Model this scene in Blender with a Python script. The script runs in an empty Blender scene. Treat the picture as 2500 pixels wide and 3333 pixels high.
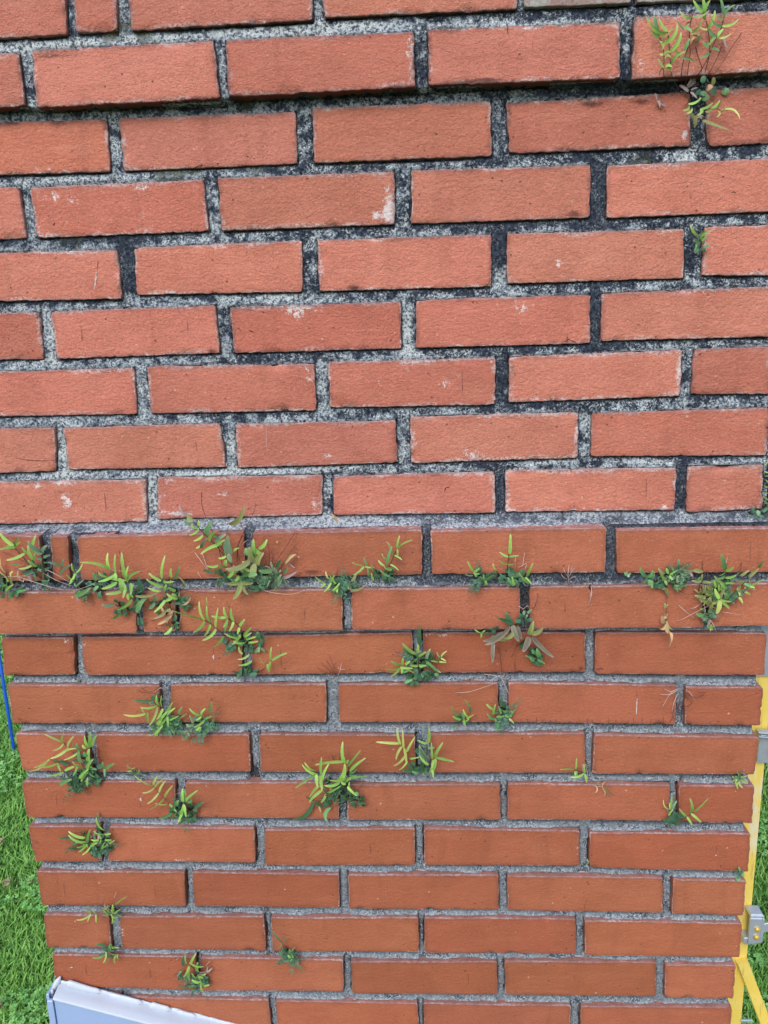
import bpy, math, random
import numpy as np
from mathutils import Vector, Matrix

random.seed(7)
rng = np.random.default_rng(11)
scene = bpy.context.scene
COL = scene.collection

# ------------------------------------------------------------------ camera
EYE = 2.0
cam_data = bpy.data.cameras.new('camera')
cam_data.sensor_fit = 'VERTICAL'
cam_data.sensor_height = 24.0
cam_data.lens = 2504.0 / 3333.0 * 24.0
cam_data.clip_start = 0.02
cam_data.clip_end = 600
cam = bpy.data.objects.new('camera', cam_data)
COL.objects.link(cam)
right = Vector((0.99814501, 0.05341582, -0.02921111))
down = Vector((-0.01612254, -0.23075930, -0.97287728))
fwd = Vector((-0.05870777, 0.97154356, -0.22947005))
m = Matrix((right, -down, -fwd)).transposed().to_4x4()
m.translation = (0.0, -1.0, EYE)
cam.matrix_world = m
scene.camera = cam

# ------------------------------------------------------------------ light
SUN_EL, SUN_AZ = math.radians(41), math.radians(196)      # azimuth: 180 = from behind the camera
world = bpy.data.worlds.new('World')
scene.world = world
world.use_nodes = True
wn = world.node_tree.nodes
wl = world.node_tree.links
for n in list(wn): wn.remove(n)
wo = wn.new('ShaderNodeOutputWorld'); bg = wn.new('ShaderNodeBackground'); sky = wn.new('ShaderNodeTexSky')
sky.sky_type = 'NISHITA'; sky.sun_disc = False
sky.sun_elevation = SUN_EL; sky.sun_rotation = SUN_AZ
sky.air_density = 1.0; sky.dust_density = 1.2; sky.ozone_density = 1.0
bg.inputs['Strength'].default_value = 0.15
wl.new(sky.outputs[0], bg.inputs[0]); wl.new(bg.outputs[0], wo.inputs[0])
sd = bpy.data.lights.new('sun', 'SUN')
sd.energy = 1.25; sd.angle = math.radians(28); sd.color = (1.0, 0.985, 0.965)
sun = bpy.data.objects.new('sun', sd); COL.objects.link(sun)
sdir = Vector((math.sin(SUN_AZ) * math.cos(SUN_EL), math.cos(SUN_AZ) * math.cos(SUN_EL), math.sin(SUN_EL)))
sun.rotation_euler = sdir.to_track_quat('Z', 'Y').to_euler()
sun.location = (0, -3, 6)
scene.view_settings.view_transform = 'Standard'
scene.view_settings.look = 'None'
scene.view_settings.gamma = 1.0
scene.view_settings.exposure = 0.70
scene.view_settings.use_curve_mapping = False

# ------------------------------------------------------------------ tables (1/10 mm on the wall; x right, z up from eye height)
BRICKS = [
    (1,-6285,4146,-4182,4144,-4214,3534,-6285,3536),
    (1,-4084,4155,-3566,4164,-3601,3554,-4086,3545),
    (1,-3428,4149,-1243,4155,-1268,3545,-3426,3539),
    (1,-1135,4178,1099,4156,1100,3546,-1131,3568),
    (1,1181,4171,2388,4154,2390,3544,1182,3561),
    (1,2450,4156,4732,4142,4732,3532,2452,3546),
    (2,-6282,3402,-4833,3377,-4830,2785,-6282,2770),
    (2,-4674,3387,-2453,3397,-2426,2758,-4683,2761),
    (2,-2315,3396,-91,3376,-84,2781,-2318,2778),
    (2,76,3392,2277,3366,2291,2769,74,2794),
    (2,2440,3410,4733,3397,4733,2783,2424,2751),
    (3,-6129,2692,-3913,2653,-3930,2042,-6129,2067),
    (3,-3760,2660,-1556,2639,-1561,2040,-3760,2041),
    (3,-1347,2669,823,2652,828,2032,-1350,2040),
    (3,1000,2632,3173,2650,3209,2048,1049,2050),
    (3,3346,2667,4518,2666,4518,2050,3409,2032),
    (4,-6112,1923,-5141,1918,-5123,1289,-6112,1289),
    (4,-4992,1904,-2758,1908,-2736,1289,-4985,1285),
    (4,-2581,1920,-361,1908,-369,1288,-2572,1289),
    (4,-153,1913,2026,1888,2040,1277,-166,1286),
    (4,2229,1872,4526,1883,4526,1273,2243,1267),
    (5,-6115,1138,-3953,1113,-3960,496,-6115,524),
    (5,-3738,1128,-1552,1142,-1583,511,-3745,542),
    (5,-1366,1144,833,1130,829,497,-1361,510),
    (5,1025,1134,3191,1111,3218,523,1030,527),
    (5,3441,1129,4514,1126,4514,517,3442,544),
    (6,-6119,380,-5079,373,-5099,-243,-6119,-230),
    (6,-4928,374,-2728,386,-2716,-230,-4924,-245),
    (6,-2542,354,-319,363,-318,-238,-2525,-238),
    (6,-126,371,2074,373,2088,-241,-138,-237),
    (6,2218,382,4516,399,4516,-223,2224,-216),
    (7,-6127,-386,-3889,-379,-3911,-1001,-6127,-987),
    (7,-3709,-368,-1473,-392,-1476,-1013,-3710,-1000),
    (7,-1289,-376,888,-383,885,-993,-1286,-980),
    (7,1060,-373,3254,-346,3260,-940,1065,-967),
    (7,3399,-344,4349,-331,4383,-945,3399,-920),
    (8,-6128,-1147,-5081,-1147,-5128,-1760,-6128,-1773),
    (8,-4963,-1159,-2788,-1143,-2747,-1752,-4946,-1741),
    (8,-2585,-1157,-426,-1160,-410,-1735,-2591,-1762),
    (8,-235,-1118,1966,-1103,1975,-1721,-230,-1745),
    (8,2140,-1123,4385,-1107,4411,-1740,2143,-1703),
    (9,-6126,-1881,-3881,-1891,-3923,-2501,-6126,-2497),
    (9,-3716,-1862,-1437,-1873,-1473,-2441,-3775,-2463),
    (9,-1289,-1899,882,-1871,893,-2448,-1314,-2444),
    (9,1026,-1858,3269,-1871,3272,-2452,1030,-2440),
    (9,3409,-1858,4388,-1853,4417,-2455,3434,-2486),
    (10,-6171,-2559,-5314,-2583,-5327,-3232,-6171,-3236),
    (10,-5159,-2585,-4917,-2589,-4956,-3236,-5189,-3233),
    (10,-4779,-2601,-2488,-2570,-2494,-3228,-4801,-3228),
    (10,-2376,-2582,-97,-2575,-108,-3200,-2375,-3216),
    (10,10,-2592,2305,-2580,2307,-3197,25,-3202),
    (10,2434,-2614,4582,-2615,4582,-3224,2467,-3214),
    (11,-6174,-3382,-4070,-3393,-4096,-4009,-6174,-4015),
    (11,-3966,-3394,-3503,-3393,-3535,-3985,-4003,-3999),
    (11,-3437,-3387,-1189,-3391,-1214,-3993,-3493,-3993),
    (11,-1069,-3386,1195,-3394,1193,-3987,-1086,-3987),
    (11,1324,-3385,3575,-3372,3630,-3989,1333,-3988),
    (11,3664,-3373,4581,-3366,4581,-3964,3734,-3974),
    (12,-6151,-4115,-5097,-4123,-5135,-4701,-6195,-4718),
    (12,-4978,-4117,-2658,-4122,-2701,-4710,-4999,-4712),
    (12,-2526,-4123,-262,-4081,-265,-4696,-2551,-4711),
    (12,-115,-4089,2113,-4099,2119,-4695,-113,-4696),
    (12,2248,-4100,4531,-4123,4552,-4750,2253,-4723),
    (13,-6173,-4853,-3909,-4868,-3952,-5482,-6176,-5471),
    (13,-3749,-4861,-1503,-4850,-1518,-5457,-3812,-5456),
    (13,-1325,-4858,921,-4841,934,-5457,-1341,-5457),
    (13,1069,-4841,3379,-4894,3397,-5493,1080,-5457),
    (13,3506,-4919,4550,-4922,4551,-5507,3518,-5493),
    (14,-6164,-5633,-5113,-5651,-5065,-6270,-6128,-6254),
    (14,-4949,-5651,-2673,-5649,-2675,-6251,-4980,-6269),
    (14,-2513,-5641,-258,-5654,-251,-6265,-2537,-6258),
    (14,-43,-5639,2147,-5619,2180,-6257,-29,-6259),
    (14,2283,-5644,4549,-5677,4527,-6269,2271,-6268),
    (15,-6169,-6421,-3834,-6421,-3873,-7033,-6184,-7040),
    (15,-3678,-6435,-1393,-6424,-1409,-7040,-3713,-7020),
    (15,-1264,-6454,955,-6435,975,-7032,-1288,-7051),
    (15,1071,-6423,3370,-6437,3386,-7030,1069,-7023),
    (15,3500,-6447,4547,-6442,4570,-7058,3528,-7048),
    (16,-6180,-7192,-5066,-7182,-5110,-7809,-6165,-7822),
    (16,-4923,-7189,-2698,-7192,-2711,-7800,-4999,-7795),
    (16,-2539,-7219,-292,-7178,-302,-7810,-2572,-7838),
    (16,-156,-7177,2118,-7195,2135,-7787,-156,-7808),
    (16,2269,-7224,4553,-7218,4570,-7858,2281,-7825),
    (17,-6162,-7987,-3827,-7968,-3861,-8590,-6153,-8606),
    (17,-3708,-7967,-1449,-7978,-1464,-8572,-3726,-8588),
    (17,-1315,-7984,946,-7954,956,-8569,-1322,-8590),
    (17,1076,-7972,3360,-7969,3379,-8581,1088,-8579),
    (17,3513,-7998,4555,-8004,4561,-8613,3516,-8599),
    (18,-6156,-8764,-5103,-8767,-5128,-9382,-6172,-9390),
    (18,-4931,-8785,-2650,-8746,-2655,-9383,-4960,-9387),
    (18,-2542,-8765,-260,-8725,-272,-9355,-2552,-9381),
    (18,-172,-8724,2110,-8704,2127,-9334,-183,-9366),
    (18,2242,-8735,4551,-8743,4563,-9350,2261,-9365),
    (19,-6125,-9520,-3788,-9514,-3825,-10152,-6124,-10128),
    (19,-3715,-9526,-1450,-9521,-1467,-10116,-3758,-10160),
    (19,-1335,-9548,936,-9499,946,-10122,-1340,-10157),
    (19,1049,-9488,3339,-9459,3361,-10092,1064,-10119),
    (19,3476,-9498,4515,-9484,4519,-10105,3495,-10114),
    (20,-6098,-10276,-5084,-10273,-5123,-10883,-6125,-10886),
    (20,-4943,-10305,-2677,-10302,-2671,-10912,-4985,-10915),
    (20,-2567,-10321,-315,-10307,-294,-10917,-2567,-10931),
    (20,-217,-10305,2076,-10289,2073,-10899,-213,-10915),
    (20,2225,-10298,4513,-10256,4529,-10866,2243,-10908),
]
PLANTS = [
    ('wall_fern', 'fern', 'tall fern with curling pale leaflets on thin dark stems at the top right', 'wall ferns rooted in the mortar joints',
     '2679 -123 3155 2614 -156 3358 53 5 m;2677 -175 3124 2549 -244 3194 36 10 g;2677 -203 3115 2760 -276 3139 23 -15 y;2720 -110 3098 2821 -155 3100 25 -25 y;2706 -181 3059 2840 -265 3227 53 -25 g;2694 -121 3103 2729 -148 3009 36 10 g;2735 -111 3042 2817 -180 3040 30 40 y;2720 -204 2943 2674 -218 2944 27 20 y;2743 -136 2956 2807 -189 2961 36 30 g;2744 -169 2904 2806 -215 2897 32 40 y;2736 -202 2803 2652 -239 2890 43 10 g;2758 -150 2821 2830 -180 2812 45 20 g;2763 -152 2781 2836 -153 2774 37 50 g;2773 -137 3181 2483 -302 3303 41 20 g;2785 -105 3195 2683 -91 3347 45 10 g;2773 -175 3172 2837 -184 3200 21 10 y;2810 -164 2979 2897 -230 3148 50 -12 g;2831 -141 2859 2940 -288 2934 41 12 g;2982 -123 2991 3017 -156 3104 39 5 m;2924 -124 2930 2860 -168 3011 39 10 g;2937 -133 2913 3084 -161 2859 30 8 m;2966 -190 3026 2934 -194 3030 21 20 y;2986 -167 2942 2996 -180 2952 21 30 g;2957 -112 3212 2874 -103 3320 27 5 m;2951 -127 3228 3035 -189 3141 45 10 m;2989 -77 3250 3043 -78 3289 41 20 o;3044 -60 3177 3148 -59 3102 80 25 o;3033 -68 3063 3201 -59 3107 62 35 o;3101 -184 3064 3131 -241 3112 32 10 m;3019 -215 3140 3099 -312 3246 36 -10 y;3033 -215 3153 3122 -202 3235 32 -10 y;3041 -135 3335 2862 -241 3363 36 25 y;3026 -193 3315 3192 -237 3353 32 -20 b;3126 -213 3340 2993 -281 3444 41 8 g;3153 -198 3351 3116 -217 3482 45 0 g;3183 -123 3294 3211 -179 3471 53 20 g;3229 -116 3205 3277 -159 3373 48 -5 g;3189 -215 3166 3101 -229 3186 23 10 y;3390 -101 3347 3346 -86 3526 53 2 m;3391 -120 3292 3473 -230 3392 41 20 m;3380 -144 3278 3297 -155 3329 32 20 m;3372 -112 3224 3212 -215 3275 53 15 m;3367 -151 3211 3541 -162 3274 34 -15 g;3328 -107 3120 3234 -97 3225 45 15 m;3331 -120 3115 3462 -193 3123 32 -20 y;3260 -118 3064 3327 -111 3115 36 10 g;3325 -159 3110 3381 -168 3177 39 10 g;3215 -220 2984 3143 -218 3050 39 10 m;3202 -164 3010 3246 -197 3025 39 20 y;3258 -149 2981 3332 -216 2939 36 10 m;3246 -157 2947 3140 -167 2893 36 10 m;3414 -65 3144 3416 -59 3041 27 0 p;3425 -65 3143 3481 -68 2986 30 -10 p',
     'd 2714 -40 3167 2735 -103 3072 2751 -130 2922 2762 -106 2767 2841 -44 2659|d 2804 -40 3216 2821 -117 2958 2847 -119 2759 2977 -44 2574|d 3069 -40 3384 3030 -92 3236 3030 -125 3058 3040 -126 2960 3029 -95 2729 3020 -44 2651|d 3043 -40 3057 2974 -117 2895 2958 -119 2768 2987 -44 2674|d 3415 -40 3312 3374 -92 3199 3297 -125 3046 3245 -126 2908 3165 -95 2766 3124 -44 2718|d 3229 -40 3307 3252 -117 3078 3254 -119 2924 3244 -44 2777|d 3123 -40 3053 3141 -117 2909 3181 -119 2815 3201 -44 2786|d 3415 -40 3047 3354 -117 2913 3306 -119 2823 3284 -44 2747|n 3627 -40 3166 3484 -103 2974 3393 -130 2830 3318 -106 2720 3320 -44 2674|d 2860 -40 2885 2770 -117 2841 2718 -119 2800 2738 -44 2764',
     '3082 160 2691 40 6 p s|3149 160 2636 36 4 p s'),
    ('round_leaved_creeper', 'creeping plant', 'small creeper with round notched leaves beside the tall fern at the top right', 'wall ferns rooted in the mortar joints',
     '3230 -83 2659 3202 -106 2725 98 0 r;3296 140 2580 3316 139 2631 98 0 l;3328 155 2524 3333 148 2599 111 0 l;3292 -52 2579 3279 -53 2651 107 0 o;3422 118 2576 3399 113 2664 98 0 r;3566 167 2583 3546 140 2657 102 0 l;3254 136 2596 3222 118 2636 107 0 r;3256 146 2495 3277 124 2547 98 0 r;3300 -178 2601 3282 -227 2673 62 0 b;3279 -75 2667 3266 -81 2701 53 0 r',
     'n 3554 160 2655 3441 70 2621 3349 156 2700',
     ''),
    ('drooping_fern_frond', 'fern', 'drooping fern frond with rolled pale edges below the round leaves at the top right', 'wall ferns rooted in the mortar joints',
     '3119 89 2486 3261 80 2551 36 -15 g;3103 -5 2448 3014 -61 2386 41 20 y;3138 -11 2416 3050 -27 2364 36 20 y;3254 21 2411 3354 -56 2453 36 -10 g;3247 23 2416 3193 -27 2329 39 20 g;3365 37 2418 3442 -20 2487 36 -15 g;3367 18 2409 3292 9 2378 36 20 g;3424 -11 2396 3448 -89 2472 30 10 y;3456 91 2406 3435 39 2320 34 30 y;3459 -15 2371 3499 -47 2409 27 -30 y;3497 95 2398 3675 -51 2266 34 20 y;3199 85 2312 3095 -1 2398 71 5 b;3184 20 2341 3187 29 2210 62 0 b;3243 150 2348 3326 139 2349 30 15 o;3277 32 2292 3530 -121 2142 45 -6 b',
     'n 3154 160 2488 3109 70 2555 3131 156 2651|n 3228 160 2373 3263 83 2427 3380 81 2427 3518 156 2423|n 3319 160 2321 3234 70 2314 3229 156 2350',
     ''),
    ('dead_leaf', 'dead leaf', 'curled purplish dead leaf caught on the dark joint left of the tall fern', '',
     '2765 104 2542 2736 104 2632 23 10 p;2780 160 2556 2807 142 2472 36 15 p;2804 159 2548 2889 139 2483 32 -10 p;2794 153 2554 2808 149 2567 18 10 p',
     '',
     ''),
    ('wall_fern', 'fern', 'small green fern sprout in the upright joint high at the right, under the drooping frond', 'wall ferns rooted in the mortar joints',
     '3306 6 999 3165 -85 1112 39 10 g;3331 34 975 3422 -57 1054 45 15 g;3356 76 925 3263 37 978 42 10 m;3360 60 950 3404 12 996 36 0 g;3408 124 888 3481 111 897 42 0 l;3365 138 864 3316 138 884 42 0 r;3385 168 825 3370 157 879 66 0 r;3413 141 822 3421 126 869 54 0 r;3291 27 909 3268 27 843 30 10 m',
     'd 3357 160 1015 3350 70 898 3367 156 838',
     '3378 160 900 48 7 d r'),
    ('wall_fern', 'fern', 'leafy fern growing on the side ledge at the right edge, above the projecting course', 'wall ferns rooted in the mortar joints',
     '4369 56 -1755 4317 15 -1831 24 5 g;4376 37 -1931 4331 42 -1917 17 0 g;4371 -1 -1962 4311 -26 -1965 17 0 g;4419 90 -2075 4367 73 -2028 19 0 g;4409 54 -2135 4338 26 -2104 21 0 g;4448 151 -2228 4376 146 -2221 21 0 l;4417 42 -2295 4323 -7 -2235 28 0 g;4432 89 -2355 4374 90 -2315 28 0 m;4454 133 -2394 4384 104 -2474 56 0 r;4237 -61 -2404 4257 -71 -2479 56 10 l;4253 -81 -2476 4319 -100 -2492 47 10 r;4417 92 -2037 4489 22 -1949 38 10 g;4427 76 -2130 4528 63 -2091 38 10 g;4401 0 -2209 4507 -25 -2187 38 10 m;4420 4 -2306 4530 2 -2318 47 10 m',
     'd 4446 160 -1821 4445 83 -2093 4442 81 -2285 4390 156 -2506|d 4437 160 -2381 4388 156 -2487',
     '4498 160 -2450 84 16 d r|4279 160 -2505 56 14 m s'),
    ('wall_fern', 'fern', 'dense fern with silvery round leaflets beside the small square brick at the far left', 'wall ferns rooted in the mortar joints',
     '-5564 -355 -2661 -5737 -361 -2458 60 5 g;-5601 -268 -2702 -5507 -302 -2557 45 10 g;-5572 -291 -2696 -5484 -316 -2618 33 10 g;-5542 -358 -2685 -5719 -442 -2690 45 -10 g;-5758 -190 -2722 -5642 -193 -2706 36 10 o;-5451 -315 -2779 -5684 -377 -2854 48 6 g;-5353 -336 -2782 -5447 -372 -2674 45 10 g;-5371 -259 -2796 -5278 -277 -2535 51 5 g;-5309 -352 -2866 -5348 -384 -2640 66 5 g;-5315 -342 -2869 -5272 -395 -2758 45 0 g;-5227 -325 -2747 -5337 -404 -2579 69 8 s;-5193 -323 -2780 -5115 -337 -2665 60 15 s;-5181 -360 -2769 -5275 -384 -2737 45 10 s;-5174 -359 -2834 -5068 -370 -2792 48 10 s;-5194 -354 -2843 -5254 -388 -2832 45 0 s;-5202 -324 -2909 -5094 -343 -2888 45 0 m;-4999 -267 -2977 -5129 -342 -2904 51 -10 s;-4962 -293 -2970 -4919 -324 -2872 45 10 s;-5023 -266 -3100 -4858 -258 -2966 45 10 s;-5336 -267 -2981 -5414 -335 -2870 51 0 g;-5376 -271 -2939 -5532 -380 -2976 39 10 y;-5382 -202 -3075 -5327 -213 -3015 45 0 l;-5295 -201 -3027 -5357 -213 -3055 45 0 l;-5632 -196 -3041 -5596 -204 -3221 30 -20 o;-5572 -246 -3207 -5549 -246 -3158 21 0 o;-5278 -219 -3269 -5205 -228 -3184 51 10 r;-5672 -286 -2930 -5552 -276 -2951 30 0 m',
     'd -5648 -190 -2740 -5456 -267 -2923 -5336 -269 -3103 -5277 -194 -3228|d -5302 -190 -2801 -5228 -280 -3003 -5293 -194 -3228|n -5834 -190 -2794 -5621 -267 -2839 -5386 -269 -3004 -5293 -194 -3228|n -5023 -190 -3009 -5068 -194 -3114|p -5300 -190 -3022 -5087 -280 -3086 -4923 -194 -3248|p -5368 -190 -3046 -5098 -280 -3168 -4897 -194 -3298|p -5920 -190 -3155 -5605 -280 -3113 -5427 -194 -3135|p -5658 -190 -3150 -5398 -267 -3202 -5151 -269 -3286 -5033 -194 -3347',
     '-5305 -190 -3063 90 18 d r|-5228 -190 -3213 66 16 d s|-5414 -190 -3029 75 12 m s|-5499 -190 -3061 90 8 p s'),
    ('wall_fern', 'fern', 'low fern with curled yellowing tips at the left frame edge, under the silvery fern', 'wall ferns rooted in the mortar joints',
     '-5820 -191 -3090 -5846 -230 -2864 30 10 o;-5721 -350 -3170 -5770 -423 -3016 36 -20 y;-5821 -238 -3107 -5882 -267 -2966 27 10 o;-5711 -269 -3132 -5658 -295 -3034 36 20 y;-5685 -309 -3217 -5668 -339 -3101 36 10 g;-5766 -363 -3305 -5602 -424 -3179 42 5 g;-5732 -366 -3197 -5847 -364 -3205 39 10 g;-5794 -219 -3464 -5767 -233 -3384 90 0 l;-5769 -339 -3354 -5774 -351 -3317 39 0 s;-5615 -350 -3328 -5473 -364 -3283 45 10 m;-5694 -236 -3342 -5579 -249 -3272 60 0 r',
     'd -5821 -190 -3090 -5762 -280 -3193 -5849 -194 -3355',
     '-5883 -190 -3239 67 14 m r|-5900 -190 -3355 60 12 d r|-5699 -190 -3324 69 16 d r|-5890 -190 -3172 60 10 d s'),
    ('wall_fern', 'fern', 'fern with a forked lime shoot in the joint right of the small square brick', 'wall ferns rooted in the mortar joints',
     '-4785 -322 -3060 -4780 -393 -2901 45 3 g;-4770 -334 -3056 -4651 -352 -2923 33 -10 g;-4807 -278 -3082 -4904 -299 -3230 39 10 g;-4821 -325 -3173 -4868 -398 -3059 36 0 g;-4854 -358 -3177 -4772 -375 -3092 30 0 g;-4845 -204 -3312 -4861 -220 -3240 42 0 l;-4852 -284 -3400 -4593 -328 -3272 75 -5 m;-4756 -252 -3412 -4666 -254 -3346 60 0 m;-4804 -315 -3258 -4655 -368 -3144 30 0 s;-4512 -217 -3270 -4639 -231 -3239 36 5 l;-4485 -364 -3163 -4499 -405 -3029 45 3 m;-4554 -189 -3254 -4476 -191 -3279 60 0 l;-4601 -238 -3352 -4509 -265 -3278 60 10 l;-4528 -235 -3470 -4517 -251 -3365 84 0 r;-4577 -199 -3416 -4514 -201 -3366 60 0 r;-4765 -281 -3336 -4852 -287 -3407 54 10 m',
     'd -4850 -190 -3102 -4816 -280 -3220 -4824 -194 -3366|p -4907 -190 -3366 -4662 -280 -3271 -4584 -194 -3252',
     '-4802 -190 -3301 75 16 d s|-4808 -190 -3350 60 10 p s|-4642 -190 -3319 75 12 m r|-4547 -190 -3337 60 10 d r'),
    ('wall_fern', 'fern', 'bright lime fern with long upright leaflets above the left end of the projecting band', 'wall ferns rooted in the mortar joints',
     '-4286 -361 -3005 -4577 -567 -2842 51 -14 g;-4287 -343 -3019 -4291 -344 -2778 57 4 g;-4243 -279 -3097 -4207 -307 -2806 51 0 g;-4072 -364 -3136 -4092 -369 -2765 63 0 g;-4074 -345 -3158 -4001 -413 -2944 39 5 g;-4089 -316 -3200 -3831 -446 -3008 51 12 g;-4256 -281 -3079 -4232 -302 -3154 54 0 g;-4265 -269 -3116 -4510 -261 -3206 48 5 g;-4378 -254 -3144 -4491 -270 -3072 42 5 g;-4351 -265 -3157 -4123 -252 -3205 48 2 g;-4201 -369 -3181 -4414 -392 -3268 54 5 g;-4185 -357 -3137 -4062 -423 -3261 66 5 g;-4165 -338 -3322 -4358 -414 -3334 51 3 g;-4084 -364 -3249 -4114 -445 -3383 51 5 g;-4119 -336 -3323 -4166 -377 -3179 54 5 g;-4028 -333 -3211 -4021 -394 -3353 54 5 g;-4083 -316 -3364 -4017 -336 -3414 45 10 g;-4119 -269 -3380 -4095 -313 -3463 51 10 g;-4048 -308 -3449 -4293 -295 -3600 48 10 g;-4311 -270 -3526 -4463 -362 -3507 54 8 s;-4241 -281 -3656 -4367 -305 -3729 57 10 m;-3920 -221 -3366 -3940 -273 -3135 75 3 d;-3920 -200 -3373 -4012 -210 -3369 51 10 d;-3988 -301 -3617 -3864 -285 -3443 90 10 m;-3886 -355 -3434 -3824 -350 -3428 45 0 m;-3971 -365 -3380 -3616 -367 -3302 45 -10 b;-4033 -189 -3878 -4030 -220 -3731 60 0 r;-3974 -229 -3846 -3985 -236 -3742 54 0 r',
     'd -4356 -190 -3067 -4256 -253 -3121 -4151 -280 -3277 -4096 -256 -3418 -4052 -194 -3540|d -4205 -190 -3077 -4154 -280 -2871 -4196 -194 -2799|p -4356 -190 -3075 -4159 -280 -3057 -4035 -194 -3069|d -4054 -190 -3541 -3982 -280 -3709 -4023 -194 -3877',
     '-4283 -190 -3573 90 22 d r|-4161 -190 -3641 69 14 d r|-4008 -190 -3409 75 20 d s|-4371 -190 -3206 67 14 m s|-3993 -190 -3575 60 16 m r'),
    ('wall_fern', 'fern', 'lime fern over dark leaflets on the short brick left of the arching frond', 'wall ferns rooted in the mortar joints',
     '-3603 -316 -3157 -3498 -389 -2807 48 2 g;-3607 -336 -3183 -3766 -342 -3066 48 5 g;-3579 -349 -3187 -3391 -438 -3159 39 0 g;-3592 -335 -3264 -3763 -469 -3105 51 5 g;-3619 -362 -3320 -3783 -392 -3259 39 2 g;-3576 -352 -3324 -3519 -397 -3212 45 0 g;-3467 -320 -3141 -3464 -317 -3013 45 5 g;-3428 -324 -3164 -3305 -427 -2941 45 -5 m;-3483 -287 -3282 -3478 -319 -3174 39 10 b;-3533 -358 -3225 -3543 -378 -3153 36 10 b;-3453 -254 -3359 -3531 -289 -3297 51 0 g;-3482 -281 -3415 -3577 -345 -3473 60 5 g;-3405 -329 -3439 -3549 -348 -3358 60 3 g;-3571 -357 -3452 -3717 -431 -3596 51 5 g;-3432 -291 -3428 -3478 -327 -3366 45 0 g;-3320 -357 -3292 -3334 -449 -3084 36 -30 b;-3259 -243 -3447 -3390 -261 -3555 36 15 o;-3421 -232 -3450 -3403 -240 -3365 30 10 o;-3584 -313 -3600 -3725 -433 -3685 45 10 b;-3545 -211 -3672 -3774 -204 -3858 66 10 o;-3707 -336 -3475 -3704 -358 -3369 60 5 s;-3732 -315 -3499 -3807 -351 -3576 60 5 s;-3542 -280 -3879 -3661 -285 -3969 54 10 g;-3356 -184 -3617 -3435 -212 -3523 75 5 d;-3301 -235 -3533 -3367 -254 -3459 75 5 d;-3391 -187 -3666 -3313 -212 -3591 75 5 d',
     'd -3636 -190 -3215 -3591 -267 -3353 -3546 -269 -3551 -3554 -194 -3712|n -3856 -190 -3812 -3655 -280 -3728 -3553 -194 -3695|d -3555 -190 -3713 -3518 -280 -3796 -3529 -194 -3965',
     '-3524 -190 -3381 75 16 m s|-3737 -190 -3595 84 18 d r|-3396 -190 -3548 75 24 d s|-3552 -190 -3848 69 18 d r|-3620 -190 -3713 75 12 o s|-3588 -190 -3546 60 10 d r'),
    ('wall_fern', 'fern', 'largest fern, green and bronze leaves massed on the band left of centre', 'wall ferns rooted in the mortar joints',
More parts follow.
